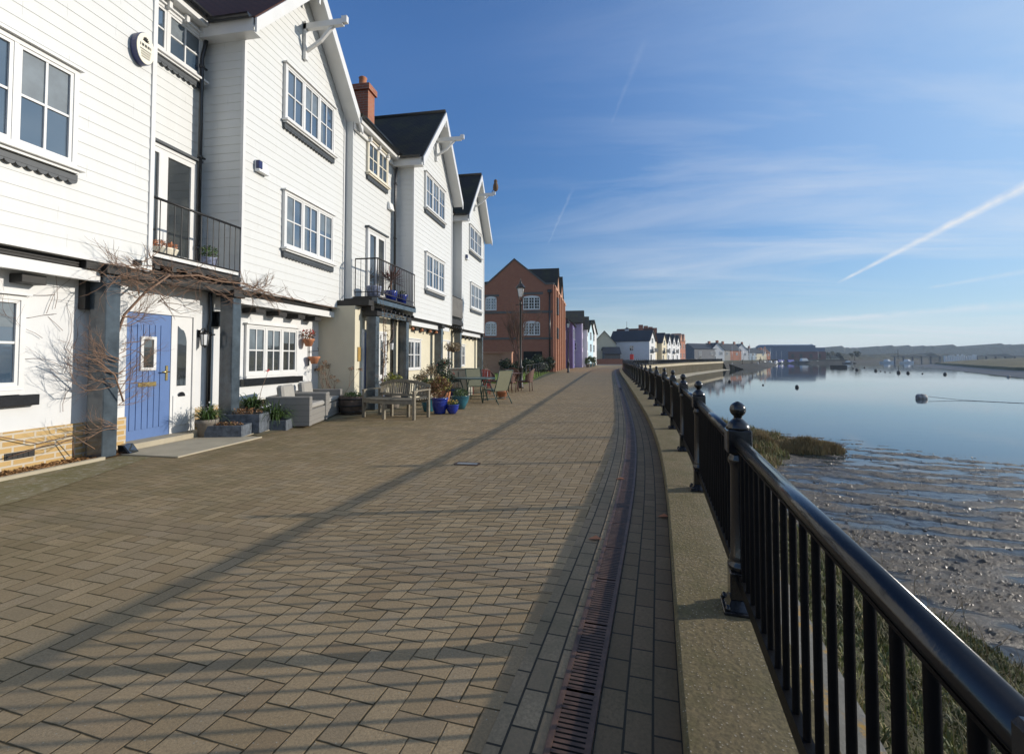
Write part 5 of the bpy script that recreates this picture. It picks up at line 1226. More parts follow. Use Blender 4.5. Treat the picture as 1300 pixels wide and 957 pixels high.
# lamp posts
def lamp(loc, label):
    t = thing('lamp_post', loc, label, 'street lamp', 'black lamp posts along the promenade')
    p = MB(); p.lathe([(0.14, 0), (0.14, 0.08), (0.10, 0.12), (0.10, 0.85), (0.12, 0.88), (0.12, 0.94), (0.06, 1.0), (0.05, 1.3), (0.045, 3.7), (0.07, 3.74), (0.05, 3.80), (0.03, 3.9)], n=14)
    p.build('column', M_IRON, t, local=True)
    a = MB(); a.box(-0.22, 0.22, -0.012, 0.012, 3.70, 3.73)
    for k in range(4): an = PI / 4 + PI / 2 * k; a.tube([(0.03 * math.cos(an), 0.03 * math.sin(an), 3.85), (0.12 * math.cos(an), 0.12 * math.sin(an), 4.05), (0.19 * math.cos(an), 0.19 * math.sin(an), 4.46)], 0.012, 4)
    a.lathe([(0.21, 4.44), (0.23, 4.47), (0.12, 4.62), (0.07, 4.66), (0.05, 4.74), (0.02, 4.80), (0.012, 4.9)], n=8, smooth=False)
    h = a.build('lantern_frame', M_IRON, t, local=True)
    g = MB(); g.lathe([(0.10, 4.07), (0.18, 4.44)], n=4, smooth=False); g.xf(Matrix.Rotation(PI / 4, 4, 'Z')); g.build('lantern_glass', M_LAMPG, h, local=True)
    return t
l1 = lamp((-3.32, 20.8, 0), 'black lamp post beside the wicker chairs, nearest along the promenade')
dup(l1, (-2.5, 43.0, 0), 0.1, 'black lamp post farther off, standing before the purple house')

# lawn, low rail, hedge, bare tree by the warehouse
lw = MB(); lw.face([(-16, 24.2, 0.01), (-3.55, 24.2, 0.01), (-4.0, 30, 0.01), (-4.35, 45, 0.01), (-16, 45, 0.01)]); struct(lw, 'lawn', M_LAWN)
gm = MB()
for _ in range(9000):
    x = random.uniform(-9, -3.6); y = 24.3 + 20 * random.random() ** 1.6; 
    if x > -3.55 - (y - 24) * 0.04: continue
    h_ = random.uniform(0.04, 0.12); a = random.uniform(0, PI); gm.face([(x, y, 0.01), (x + 0.03 * math.cos(a), y + 0.03 * math.sin(a), 0.01), (x + random.uniform(-.03, .03), y, h_)])
gm.build('lawn_blades', simple('grass_blade', (0.22, 0.30, 0.05), 0.6, 0.3, 3), kind='stuff', label='short bright green grass of the lawn by the warehouse', cat='grass', center=True)
bw = MB(); bw.box(-12, -7.9, 39.8, 40.1, 0, 1.7); bw.box(-7.9, -7.1, 39.65, 40.25, 0, 1.75); bw.box(-12.02, -7.06, 39.6, 40.3, 1.75, 1.84); bw.build('brick_wall', M_RBRICKL, label='head-high red brick wall in front of the warehouse', cat='wall')
rl = thing('hoop_railing', (-4.1, 30, 0), 'thin dark hoop railing along the edge of the lawn', 'railing')
b = MB()
for k in range(10):
    y = 25.5 + k * 2.0; x = -3.72 - (y - 24) * 0.035; MB().tube([(x, y, 0), (x, y, 0.95)], 0.022, 6).build('upright', M_IRON, rl)
b = MB(); b.tube([(-3.77, 25.5, 0.93), (-4.40, 43.5, 0.93)], 0.015, 5); b.tube([(-3.77, 25.5, 0.5), (-4.40, 43.5, 0.5)], 0.010, 5); b.build('rail', M_IRON, rl)
def shrub(x, y, r, h, label, mat, n=900, size=0.07, group='shrubs in front of the brick warehouse', cat='shrub', name='shrub', z0=0.05):
    t = thing(name, (x, y, 0), label, cat, group)
    f = MB(); leaves(f, (0, 0, h * 0.52 + z0), (r, r, h * 0.5), n, size, 0.35, 9); f.build('foliage', mat, t, local=True)
    s = MB()
    for k in range(5): branch(s, (random.uniform(-.1, .1), random.uniform(-.1, .1), 0), (random.uniform(-.6, .6), random.uniform(-.6, .6), 1), h * 0.5, 0.02, 1, tips=None)
    s.build('stems', M_TWIG, t, local=True)
    return t
for k, (x, y, r, h, lab) in enumerate([(-7.2, 39.0, 0.9, 1.5, 'dark shrub at the end of the head-high brick wall'), (-6.2, 41, 0.9, 1.3, 'dark rounded shrub left of the dark warehouse doorway'), (-5.6, 38, 0.7, 1.2, 'small shrub under the bare tree by the warehouse'),
                                       (-5.2, 42.5, 0.9, 1.5, 'dense hedge bush before the warehouse corner'), (-4.7, 40, 0.7, 1.1, 'low bush on the lawn edge near the warehouse corner'), (-4.5, 44, 0.8, 1.4, 'last dark bush, tight against the warehouse corner')]):
    shrub(x, y, r, h, lab, M_LEAFD, 1500, 0.075)
shrub(-9.3, 36, 0.9, 1.8, 'straw-coloured winter shrub before the head-high brick wall', M_LEAFB, 900, 0.05)
bt = thing('bare_tree', (-6.0, 36.5, 0), 'slim leafless tree with reddish twigs in front of the warehouse', 'tree')
random.seed(21)
b = MB(); b.tube([(0, 0, 0), (0.05, 0, 1.2), (0, 0.05, 2.2)], [0.07, 0.06, 0.05], 7); b.build('trunk', M_TWIG, bt, local=True)
b = MB()
for k in range(13): branch(b, (0, 0.03, 1.2 + k * 0.1), (random.uniform(-1, 1), random.uniform(-1, 1), 1.6), 1.5, 0.032, 3, 0.5, 0.35, 4)
b.build('crown', M_TWIG, bt, local=True)
random.seed(5)
# planters by the coloured row
for k, (x, y) in enumerate([(-1.15, 66.5), (-0.95, 69), (-0.75, 71.5), (-0.55, 74), (-0.35, 76.5)]):
    t = thing('potted_shrub', (x, y, 0), ['first', 'second', 'third', 'fourth', 'fifth'][k] + ' bushy potted shrub in the row before the lilac and white houses', 'planter', 'potted shrubs by the coloured houses')
    b = MB(); b.lathe([(0.24, 0), (0.34, 0.45), (0.36, 0.48), (0.30, 0.48)], n=12); b.build('pot', M_TEALPOT if k % 2 else M_GREYPOT, t, local=True)
    f = MB(); leaves(f, (0, 0, 1.0), (0.6, 0.6, 0.65), 420, 0.08, 0.4, 6); f.build('foliage', M_LEAFD if k % 2 else M_LEAFG, t, local=True)
# lifebelt post by the white boathouse
t = thing('lifebelt_stand', (7.6, 106.0, 0), 'red lifebelt housing on a post in front of the white boathouse', 'lifebelt stand')
b = MB(); b.tube([(0, 0, 0), (0, 0, 2.4)], 0.06, 6); b.build('post', M_IRON, t, local=True)
b = MB(); b.box(-0.4, 0.4, -0.14, 0, 0.9, 2.1, 0.05); b.build('housing', simple('signal_red', (0.70, 0.03, 0.02), 0.4, 0.05, 5), t, local=True)

# distant trees as individuals on the village side
random.seed(11)
def fartree(x, y, h, r, label):
    t = thing('distant_tree', (x, y, 0), label, 'tree', 'trees behind the distant village')
    b = MB(); b.tube([(0, 0, -1), (0, 0, h * 0.5)], [0.35, 0.2], 5); b.build('trunk', M_TWIG, t, local=True)
    f = MB(); leaves(f, (0, 0, h * 0.62), (r, r, h * 0.4), 500, r * 0.14, 0.4, 10); f.build('crown', M_LEAFD, t, local=True)
for k, (x, y, h, r, lab) in enumerate([(60, 250, 9, 3.5, 'dark tree behind the grey stone cottage'), (74, 285, 8.5, 3.5, 'dark tree behind the brown brick row'), (100, 345, 9, 4, 'broad tree behind the cream waterside cottages'),
                                       (196, 405, 6.5, 4, 'low spreading tree right of the blue shed'), (212, 480, 8, 4, 'tree on the far shore beside the barrier')]): fartree(x, y, h, r, lab)

# ------------------------------------------------------------------ water: buoys and boats
def buoy(x, y, r, label, mat=M_SHELL, kind='ball'):
    r *= 0.58
    t = thing('mooring_buoy', (x, y, -2.8), label, 'buoy', 'mooring buoys on the river', rz=random.uniform(0, 3))
    b = MB(); b.lathe([(r * math.sin(a) + 0.002, r * 0.45 - r * math.cos(a)) for a in [PI * k / 9 for k in range(10)]], n=14); b.tube([(0, 0, r * 1.3), (0, 0, r * 1.75)], r * 0.14, 6); b.build('float', mat, t, local=True)
    return t
BU = [(27.4, 71.7, .42, 'black buoy nearest the railing side, left of the big grey one'), (24.7, 76.9, .22, 'small black buoy far left, close to the quay reflections'), (120.7, 258, .5, 'small far buoy nearest the pontoon'), (95.2, 198, .5, 'buoy just right of the dark pontoon, closer in'),
      (84.5, 173.5, .75, 'large black buoy right of the dark pontoon'), (107, 214, .6, 'far black buoy in the middle of the scattered row'), (85.3, 164.3, .75, 'large black buoy near the middle of the scattered row'), (83.8, 159, .3, 'tiny buoy just right of the middle large one'),
      (81, 151.5, .3, 'tiny buoy second right of the middle large one'), (80.2, 147.7, .25, 'tiny buoy third right of the middle large one'), (80.4, 144.3, .75, 'large black buoy below the left white motorboat'), (80.9, 141.2, .65, 'large black buoy below the right white motorboat'),
      (81.7, 137, .3, 'small buoy between the motorboats and the marsh tip'), (84.2, 133, .62, 'black buoy closest to the marsh tip'), (22.3, 85.8, .42, 'black buoy near the foot of the sheet-pile quay')]
for x, y, r, lab in BU: buoy(x, y, r, lab)
t = thing('big_mooring_buoy', (32.3, 54.4, -2.8), 'large grey-white barrel buoy floating nearest, with a trailing rope', 'buoy')
b = MB(); b.lathe([(0.02, -0.38), (0.30, -0.38), (0.36, -0.32), (0.38, 0.0), (0.36, 0.32), (0.30, 0.38), (0.02, 0.38)], n=22); b.xf(Matrix.Translation((0, 0, 0.12)) @ Matrix.Rotation(PI / 2, 4, 'Y') ); b.build('barrel', M_BUOYG, t, local=True)
b = MB(); b.tube([(0.38, 0, 0.3), (0.50, 0, 0.17), (0.38, 0, 0.03)], 0.04, 6); b.build('ring', M_IRON, t, local=True)
rp = MB(); rp.tube([(0.55, -0.05, 0.25), (2.2, -1.2, 0.07), (3.6, -2.0, 0.015), (7, -4.6, 0.012), (13, -9, 0.012), (22, -17, 0.012)], 0.022, 5); rp.build('rope', M_BUOYG, t, local=True)
tag(MB().box(94.5, 99.5, 211.5, 214.2, -2.85, -1.75).build('dark_pontoon', M_SHELL), 'flat black pontoon floating left of the scattered buoys', 'pontoon')
buoy(88.5, 116, 0.45, 'orange buoy stranded on the mud at the marsh edge', M_BUOYO); buoy(86.5, 118, 0.5, 'pale buoy stranded on the mud at the marsh edge', M_BUOYG)
def boat(x, y, rz, L_, hull, label, cover=None, cabin=True, mast=False, group='boats moored off the boatyard'):
    t = thing('moored_boat', (x, y, -2.85), label, 'boat', group, rz)
    b = MB(); st = []
    for k in range(9):
        u = k / 8; w_ = L_ * 0.17 * math.sin(PI * min(1, 0.25 + u * 0.75) ) ** 0.6 if u < 0.98 else 0.02; w_ = L_ * 0.165 * (1 - max(0, (u - 0.45) / 0.55) ** 2.2) + 0.02; sh_ = L_ * 0.13 * (1 + 0.35 * u * u)
        st.append([(-L_ / 2 + L_ * u, -w_, sh_), (-L_ / 2 + L_ * u * 0.97, -w_ * 0.7, -0.1), (-L_ / 2 + L_ * u * 0.97, w_ * 0.7, -0.1), (-L_ / 2 + L_ * u, w_, sh_)])
    for k in range(8):
        for i in range(3): b.face([st[k][i], st[k + 1][i], st[k + 1][i + 1], st[k][i + 1]], True)
        b.face([st[k][3], st[k + 1][3], st[k + 1][0], st[k][0]])
    b.face(st[0]); b.build('hull', hull, t, local=True)
    z = L_ * 0.13
    if cabin:
        c = MB(); c.hexa([(-L_ * 0.22, -L_ * 0.1, z), (L_ * 0.2, -L_ * 0.1, z), (L_ * 0.2, L_ * 0.1, z), (-L_ * 0.22, L_ * 0.1, z)], [(-L_ * 0.18, -L_ * 0.08, z + L_ * 0.16), (L_ * 0.08, -L_ * 0.08, z + L_ * 0.16), (L_ * 0.08, L_ * 0.08, z + L_ * 0.16), (-L_ * 0.18, L_ * 0.08, z + L_ * 0.16)])
        c.build('cabin', M_HULLW, t, local=True)
    if cover:
        c = MB(); c.prism([(-L_ * 0.42, -L_ * 0.16, z), (-L_ * 0.42, L_ * 0.16, z), (-L_ * 0.42, 0, z + L_ * 0.2)], (L_ * 0.75, 0, 0)); c.build('cover', cover, t, local=True)
    if mast: c = MB(); c.tube([(L_ * 0.05, 0, z), (L_ * 0.05, 0, z + L_ * 1.15)], 0.07, 5); c.tube([(L_ * 0.05, 0, z + L_ * 0.15), (-L_ * 0.35, 0, z + L_ * 0.15)], 0.06, 5); c.build('mast', M_METAL, t, local=True)
    return t
boat(214.5, 398, -1.2, 10, M_HULLW, 'white motorboat moored alone, left one of two beyond the buoys', group='white motorboats beyond the buoys'); boat(229, 400, -1.25, 10, M_HULLW, 'white motorboat moored alone, right one of two nearest the marsh', group='white motorboats beyond the buoys')
boat(132, 372, 0.6, 8, M_HULLW, 'boat under a bright blue cover, leftmost off the blue shed', M_TARP, False); boat(139, 373, 0.5, 8, M_HULLW, 'boat under a bright blue cover, right of the other covered one', M_TARP, False)
boat(147, 371, 0.3, 13, M_HULLD, 'long dark blue-green barge before the maroon brickwork', None, True); boat(158, 376, 0.7, 7, M_HULLW, 'small white cruiser with mast off the shed doors', None, True, True)
boat(163, 378, 0.2, 7, M_HULLW, 'white cabin boat at the right end of the boatyard moorings', None, True, False); boat(125, 352, 0.9, 7, M_HULLD, 'dark fishing boat with mast off the cream cottages', None, True, True)
boat(54, 204, 1.0, 7, M_HULLW, 'white-hulled boat with mast moored at the end of the far quay', None, True, True, 'boats at the end of the far quay'); boat(60.5, 218, 0.9, 9, M_HULLD, 'dark blue boat with mast off the distant village', None, True, True, 'boats at the end of the far quay')
boat(78, 254, 0.9, 9, simple('maroon_hull', (0.2, 0.03, 0.04), 0.4), 'low maroon boat lying off the distant village', None, True, False, 'boats at the end of the far quay')
PILES = ['standing off the corner where the far quay ends', 'just past the end of the far quay', 'below the white gabled cottage', 'below the grey stone cottage', 'between the grey cottage and the brown brick row', 'below the brown brick row', 'below the small bright white house', 'left of the pale blue boathouse moorings', 'below the cream waterside cottages', 'left of the bright blue boat covers', 'at the left corner of the blue shed', 'at the right corner of the blue shed', 'right of the blue shed by the low tree', 'farthest right, towards the barrier bridge']
for (x, y, rz, L_, hu, lab, co, cab, ma) in [
    (51, 190, 1.0, 6, M_HULLD, 'small dark dinghy with cover tied under the quay-end corner', M_TARP, False, False), (57.5, 208, 1.1, 7, M_HULLW, 'white sloop with a tall mast below the white gabled cottage', None, True, True),
    (64.5, 224, 0.9, 8, M_HULLD, 'dark sloop with a tall mast below the grey stone cottage', None, True, True), (70.5, 238, 1.0, 6, M_HULLW, 'low white launch below the brown brick row', None, True, False),
    (84, 266, 1.0, 8, M_HULLW, 'white sloop below the small bright white house', None, True, True), (91, 285, 1.1, 7, M_HULLD, 'dark launch with a mast below the pale blue boathouse', None, True, True),
    (98, 306, 1.1, 7, M_HULLW, 'white launch left of the cream cottages', None, True, False), (107, 325, 1.1, 8, M_HULLD, 'dark sloop below the cream cottages', None, True, True),
    (119, 350, 0.9, 7, M_HULLW, 'white sloop with a mast left of the blue boat covers', None, True, True), (171, 366, 0.2, 7, M_HULLD, 'dark launch off the right corner of the blue shed', None, True, False)]:
    boat(x + 2, y, rz, L_, hu, lab, co, cab, ma, 'boats along the distant waterfront')
for k in range(14):   # mooring piles
    x = [48.5, 54, 61, 66, 71, 78, 89, 97, 106, 114, 121, 168, 176, 190][k]; y = [183, 190, 202, 211, 225, 246, 273, 300, 322, 345, 355, 375, 380, 400][k]
    tag(MB().tube([(x, y, -3.2), (x, y, -0.6 + 1.2 * ((k * 7) % 3))], 0.16, 6).build('mooring_pile', M_BARREL if k % 3 else M_UPVC), 'timber pile ' + PILES[k], 'pile', 'mooring piles along the distant waterfront')

# ------------------------------------------------------------------ house-front bed, slabs, manhole
b = MB(); b.face([(-6.80, -2, 0.012), (-6.46, -2, 0.012), (-6.46, 5.8, 0.012), (-6.80, 5.8, 0.012)]); struct(b, 'leafy_bed', M_BEDL)
b = MB(); b.box(-6.44, -6.38, -2, 5.24, 0, 0.045); b.build('bed_edging', M_SLAB, kind='structure')
b = MB(); b.face([(-6.40, -2, 0.006), (-5.45, -2, 0.006), (-5.35, 3.6, 0.006), (-5.95, 5.5, 0.006), (-6.40, 5.5, 0.006)]); struct(b, 'mossy_border_paving', ground_mat('mossy_paving', (0.14, 0.125, 0.04), (0.25, 0.20, 0.115), 3.0, c3=(0.34, 0.31, 0.24), bs=50, bd=0.01, bump=0.8))
b = MB(); b.box(-6.94, -6.60, 5.80, 7.2, 0.0, 0.10, 0.008); b.box(-6.59, -5.55, 5.52, 7.15, 0, 0.022, 0.005); b.box(-6.90, -5.95, 7.16, 7.9, 0, 0.02, 0.005); struct(b, 'threshold_slab', M_SLAB)
b = MB(); b.face([(-6.93, 7.9, 0.008), (-5.75, 7.3, 0.008), (-5.6, 9.6, 0.008), (-5.1, 11.2, 0.008), (-5.2, 17, 0.008), (-5.4, 24, 0.008), (-7.3, 24, 0.008)]); struct(b, 'house_side_paving', M_SOLD2)
mh = thing('manhole_cover', (-1.62, 5.86, 0), 'small grey rectangular access cover set in the brick paving', 'manhole cover')
b = MB(); b.box(-0.13, 0.13, -0.05, 0.05, 0, 0.008); b.build('plate', simple('worn_steel', (0.30, 0.30, 0.28), 0.5, 0.2, 30), mh, local=True)
b = MB(); b.box(-0.155, -0.132, -0.075, 0.075, 0, 0.010); b.box(0.132, 0.155, -0.075, 0.075, 0, 0.010); b.box(-0.131, 0.131, -0.075, -0.052, 0, 0.010); b.box(-0.131, 0.131, 0.052, 0.075, 0, 0.010); b.build('frame', M_DRAIN, mh, local=True)
b = MB(); 
for _ in range(2600):
    x = random.uniform(-6.78, -6.47); y = random.uniform(2.4, 5.75); a = rv(); a.z *= 0.3; a.normalize(); c = a.cross(rv()).normalized(); s_ = random.uniform(0.012, 0.03); p = Vector((x, y, 0.018 + random.random() * 0.02)); b.face([p - a * s_, p + c * s_ * 0.5, p + a * s_, p - c * s_ * 0.5])
b.build('fallen_leaves', simple('dead_leaf', (0.33, 0.17, 0.06), 0.8, 0.5, 30), kind='stuff', label='dry brown leaves lying along the foot of the yellow brick plinth', cat='leaves')
for k, (x, y) in enumerate([(0.25, 5.4), (0.55, 4.2), (-0.02, 3.6)]):
    b = MB(); b.face([(x - 0.05, y, 0.008), (x, y - 0.03, 0.02), (x + 0.055, y + 0.01, 0.01), (x + 0.01, y + 0.035, 0.025)]); b.build('fallen_leaf', M_REDT, label=['orange dead leaf beside the drain, farther one', 'orange dead leaf on the kerb-side paving', 'orange dead leaf on the drain, nearest one'][k], cat='leaf', group='orange leaves by the drain')
sb = thing('solar_light_box', (-6.45, 5.62, 0.0), 'small black tilted solar lamp box at the foot of the first porch post', 'lamp', rz=0.2)
b = MB(); b.hexa([(-0.07, -0.09, 0.02), (0.07, -0.09, 0.02), (0.07, 0.09, 0.02), (-0.07, 0.09, 0.02)], [(-0.09, -0.09, 0.14), (-0.02, -0.09, 0.14), (-0.02, 0.09, 0.14), (-0.09, 0.09, 0.14)]); b.build('case', M_BLK, sb, local=True)
b = MB(); b.face([(0.073, -0.075, 0.03), (0.073, 0.075, 0.03), (-0.012, 0.075, 0.137), (-0.012, -0.075, 0.137)]); b.build('panel', M_GLASSD, sb, local=True)

# ------------------------------------------------------------------ bare climber on the porch of the nearest posts
random.seed(33)
v = thing('bare_climber', (-6.4, 5.52, 0), 'leafless woody climber twisting up the first porch post and along the balcony edge', 'climbing plant')
b = MB()
main = [(-6.64, 5.47, 0.0), (-6.62, 5.47, 0.5), (-6.64, 5.48, 1.0), (-6.60, 5.48, 1.5), (-6.52, 5.56, 1.95), (-6.42, 5.78, 2.3), (-6.35, 6.1, 2.60)]
b.tube(main, [0.022, 0.021, 0.02, 0.019, 0.018, 0.017, 0.015], 7)
b.tube([(-6.36, 6.1, 2.58), (-6.34, 6.6, 2.68), (-6.36, 7.1, 2.66), (-6.33, 7.6, 2.70), (-6.37, 8.3, 2.62), (-6.36, 9.2, 2.60), (-6.4, 10.2, 2.58), (-6.38, 11.0, 2.57)], [0.018, 0.016, 0.015, 0.013, 0.011, 0.009, 0.007, 0.005], 6)
b.build('stem', M_BARK, v)
b = MB()
for k in range(58):
    t = random.random(); y = 5.5 + 3.0 * t ** 0.9; branch(b, (-6.36 + random.uniform(-.12, .05), y, 2.62 + random.uniform(-.10, .10)), (random.uniform(-.1, .35), random.choice((-1, 1)) * 1.0, random.uniform(-.35, .45)), random.uniform(0.16, 0.34), 0.0075, 2, 0.6, 0.04, 3, plane='x')
for k in range(26):
    branch(b, (-6.38, 5.75 + random.uniform(-.25, .3), 2.35 + random.uniform(-.2, .25)), (random.uniform(-.1, .3), random.uniform(-1, .4), random.uniform(-.4, .35)), random.uniform(0.2, 0.4), 0.007, 2, 0.75, 0.15, 2, plane='x')
for k in range(7):
    y = random.uniform(8.3, 11); branch(b, (-6.36, y, 2.6), (0.1, random.choice((-1, 1)), 0.2), 0.3, 0.005, 1, 0.7, 0.1, 2, plane='x')
b.build('upper_twigs', M_BARK, v)
b = MB()
for z0_, y0_, dy, n in ((1.05, 5.40, -1, 7), (1.25, 5.40, -1, 5), (0.75, 5.47, 1, 4), (1.05, 5.47, 1, 5), (1.45, 5.5, 1, 4), (1.85, 5.55, 1, 6), (0.35, 5.40, -1, 3)):
    for k in range(n): branch(b, (-6.40 if dy < 0 else -6.5, y0_ + random.uniform(-.05, .05), z0_ + random.uniform(-.1, .1)), (random.uniform(-.15, .25), dy, random.uniform(-.05, .65)), random.uniform(0.2, 0.34), 0.0065, 3, 0.55, 0.1, 3, plane='x')
b.tube([(-6.38, 5.46, 0.75), (-6.28, 5.25, 1.12), (-6.3, 5.05, 1.3), (-6.35, 4.85, 1.38)], [0.012, 0.010, 0.008, 0.006], 5)
b.tube([(-6.70, 5.1, 0.05), (-6.6, 5.0, 0.3), (-6.62, 4.7, 0.28), (-6.7, 4.4, 0.2)], 0.007, 5); b.tube([(-6.5, 5.2, 0.15), (-6.6, 5.0, 0.36), (-6.72, 4.7, 0.30), (-6.77, 3.9, 0.62)], 0.006, 5)
b.build('side_twigs', M_BARK, v)
wv_ = thing('wall_climber', (-6.78, 5.0, 0), 'thin leafless climbing stems sprawling over the white wall right of the left window', 'climbing plant')
b = MB()
for k in range(12): branch(b, (-6.79, random.uniform(4.7, 5.15), random.uniform(0.6, 2.3)), (0, random.uniform(-1, 0.3), random.uniform(-.2, 1)), random.uniform(0.35, 0.6), 0.0035, 2, 0.7, 0.1, 2, plane='x', kink=0.35)
b.build('stems', M_TWIG, wv_)

# ------------------------------------------------------------------ planters and plants before the pale blue door house
def potted(name, label, cat, loc, prof, potm, group=None, n=16, soil=None, add=()):
    t = thing(name, loc, label, cat, group)
    b = MB(); b.lathe(prof, n=n); b.build('pot', potm, t, local=True)
    r, z = prof[-1]; b = MB(); b.lathe([(r * 0.98, z - 0.03), (0.01, z - 0.02)], n=n); b.build('soil', M_SOIL, t, local=True)
    for nm, fn, m_ in add: q = MB(); fn(q); q.build(nm, m_, t, local=True)
    return t
random.seed(12)
potted('plant_pot', 'grey tapered pot of strap-leaved green plants beside the brick pier', 'plant pot', (-6.5, 7.02, 0.02), [(0.12, 0), (0.155, 0.22), (0.17, 0.23), (0.175, 0.29), (0.155, 0.29), (0.15, 0.26)], M_GREYPOT,
       add=[('leaves', lambda q: straps(q, (0, 0, 0.26), 150, 0.55, 0.018, 1.0, 0.95), M_LEAFG), ('flowers', lambda q: leaves(q, (0, 0, 0.5), (0.18, 0.18, 0.1), 24, 0.016), M_UPVC)])
def trough(loc, sx, sy, h, label, add, rz=0):
    t = thing('trough_planter', loc, label, 'planter', 'grey slate-look trough planters', rz)
    b = MB(); b.box(-sx, sx, -sy, -sy + 0.03, 0, h, 0.004); b.box(-sx, sx, sy - 0.03, sy, 0, h, 0.004); b.box(-sx, -sx + 0.03, -sy + 0.031, sy - 0.031, 0, h); b.box(sx - 0.03, sx, -sy + 0.031, sy - 0.031, 0, h); b.build('trough', M_LEAD, t, local=True)
    b = MB(); b.box(-sx + 0.03, sx - 0.03, -sy + 0.03, sy - 0.03, 0.01, h - 0.03); b.build('soil', M_SOIL, t, local=True)
    for nm, fn, m_ in add: q = MB(); fn(q); q.build(nm, m_, t, local=True)
trough((-6.2, 7.15, 0.02), 0.30, 0.18, 0.19, 'low grey trough of bare soil next to the tapered grey pot', [('dead_stems', lambda q: leaves(q, (0, 0, 0.2), (0.24, 0.13, 0.04), 160, 0.02), M_LEAFR)], 0.25)
trough((-6.25, 7.62, 0.02), 0.34, 0.24, 0.33, 'tall grey trough with russet dead growth by the second porch post', [('dead_stems', lambda q: leaves(q, (0, 0, 0.36), (0.28, 0.18, 0.07), 300, 0.02), M_LEAFR)], 0.25)
trough((-5.98, 8.02, 0.0), 0.28, 0.16, 0.19, 'short grey trough with green strap leaves in front of the rattan armchairs', [('leaves', lambda q: straps(q, (0, 0, 0.16), 190, 0.70, 0.020, 1.0, 0.95), M_LEAFG), ('flowers', lambda q: leaves(q, (0, 0, 0.35), (0.28, 0.22, 0.14), 26, 0.02), M_UPVC)], 0.25)
potted('plant_pot', 'dark pot of yellow-green strap leaves under the white window', 'plant pot', (-6.55, 8.12, 0.02), [(0.18, 0), (0.22, 0.33), (0.24, 0.36), (0.21, 0.36)], M_IRON,
       add=[('leaves', lambda q: straps(q, (0, 0, 0.34), 150, 0.62, 0.028, 0.9, 1.25), M_LEAFG), ('tall_stem', lambda q: q.tube([(0.05, 0.1, 0.3), (0.07, 0.18, 0.7), (0.1, 0.32, 1.05)], [0.006, 0.005, 0.003], 4), M_BARK), ('flower', lambda q: leaves(q, (0.1, 0.32, 1.07), (0.05, 0.05, 0.03), 14, 0.02), M_REDF)])
def armchair(loc, label):
    t = thing('rattan_armchair', loc, label, 'armchair', 'grey rattan armchairs', math.radians(14.5))
    W_, D = 1.12, 0.86     # local: faces +x, width along y
    b = MB(); b.box(-D / 2 + 0.14, D / 2 - 0.02, -W_ / 2 + 0.14, W_ / 2 - 0.14, 0.03, 0.34, 0.012); b.build('seat_base', M_RATTAN, t, local=True)
    for s_ in (-1, 1): b = MB(); b.box(-D / 2 + 0.02, D / 2, s_ * W_ / 2, s_ * (W_ / 2 - 0.13), 0.03, 0.60, 0.015); b.build('arm', M_RATTAN, t, local=True)
    b = MB(); b.box(-D / 2, -D / 2 + 0.13, -W_ / 2 + 0.14, W_ / 2 - 0.14, 0.03, 0.60, 0.015); b.build('backrest', M_RATTAN, t, local=True)
    b = MB(); b.box(-D / 2 + 0.14, D / 2 - 0.03, -W_ / 2 + 0.14, W_ / 2 - 0.14, 0.345, 0.45, 0.03); b.build('seat_cushion', M_CUSH, t, local=True)
    b = MB(); b.box(-D / 2 + 0.14, -D / 2 + 0.28, -0.3, 0.3, 0.45, 0.80, 0.04); b.xf(Matrix.Translation((-D / 2 + 0.2, 0, 0.45)) @ Matrix.Rotation(-0.12, 4, 'Y') @ Matrix.Translation((D / 2 - 0.2, 0, -0.45))); b.build('back_cushion', M_CUSH, t, local=True)
    return t
a1 = armchair((-5.98, 8.74, 0.0), 'grey rattan armchair nearest the camera, partly behind the strap-leaved plants')
dup(a1, (-6.33, 9.92, 0.0), math.radians(14.5), 'grey rattan armchair farther along, nearer the oak barrel')
bp = potted('barrel_planter', 'half oak barrel planter against the cream wall behind the bench', 'planter', (-5.75, 10.5, 0), [(0.25, 0), (0.30, 0.15), (0.31, 0.25), (0.29, 0.44), (0.275, 0.44), (0.27, 0.40)], M_BARREL,
            add=[('foliage', lambda q: leaves(q, (0, 0, 0.46), (0.22, 0.22, 0.07), 260, 0.025), M_LEAFG)])
for z in (0.06, 0.20, 0.36): b = MB(); b.lathe([(0.272 + z * 0.1 + (0.03 if 0.1 < z < 0.3 else 0.0), z), (0.276 + z * 0.1 + (0.03 if 0.1 < z < 0.3 else 0.0), z + 0.035)], n=20); b.build('hoop', M_IRON, bp, local=True)
wp_ = thing('wall_pot_stand', (-6.94, 10.40, 1.4), 'iron wall bracket with two terracotta pots, red geraniums in the upper one', 'hanging pots')
b = MB(); b.tube([(0.02, 0.12, 0.5), (0.02, 0.12, -0.25)], 0.012, 5); b.tube([(0.02, 0.12, 0.38), (0.2, 0.05, 0.34)], 0.01, 5); b.tube([(0.02, 0.12, -0.05), (0.2, 0.15, -0.09)], 0.01, 5); b.tube([(0.02, 0.12, 0.1), (0.16, 0.3, 0.12), (0.06, 0.42, 0.2)], 0.008, 5); b.build('bracket', M_IRON, wp_, local=True)
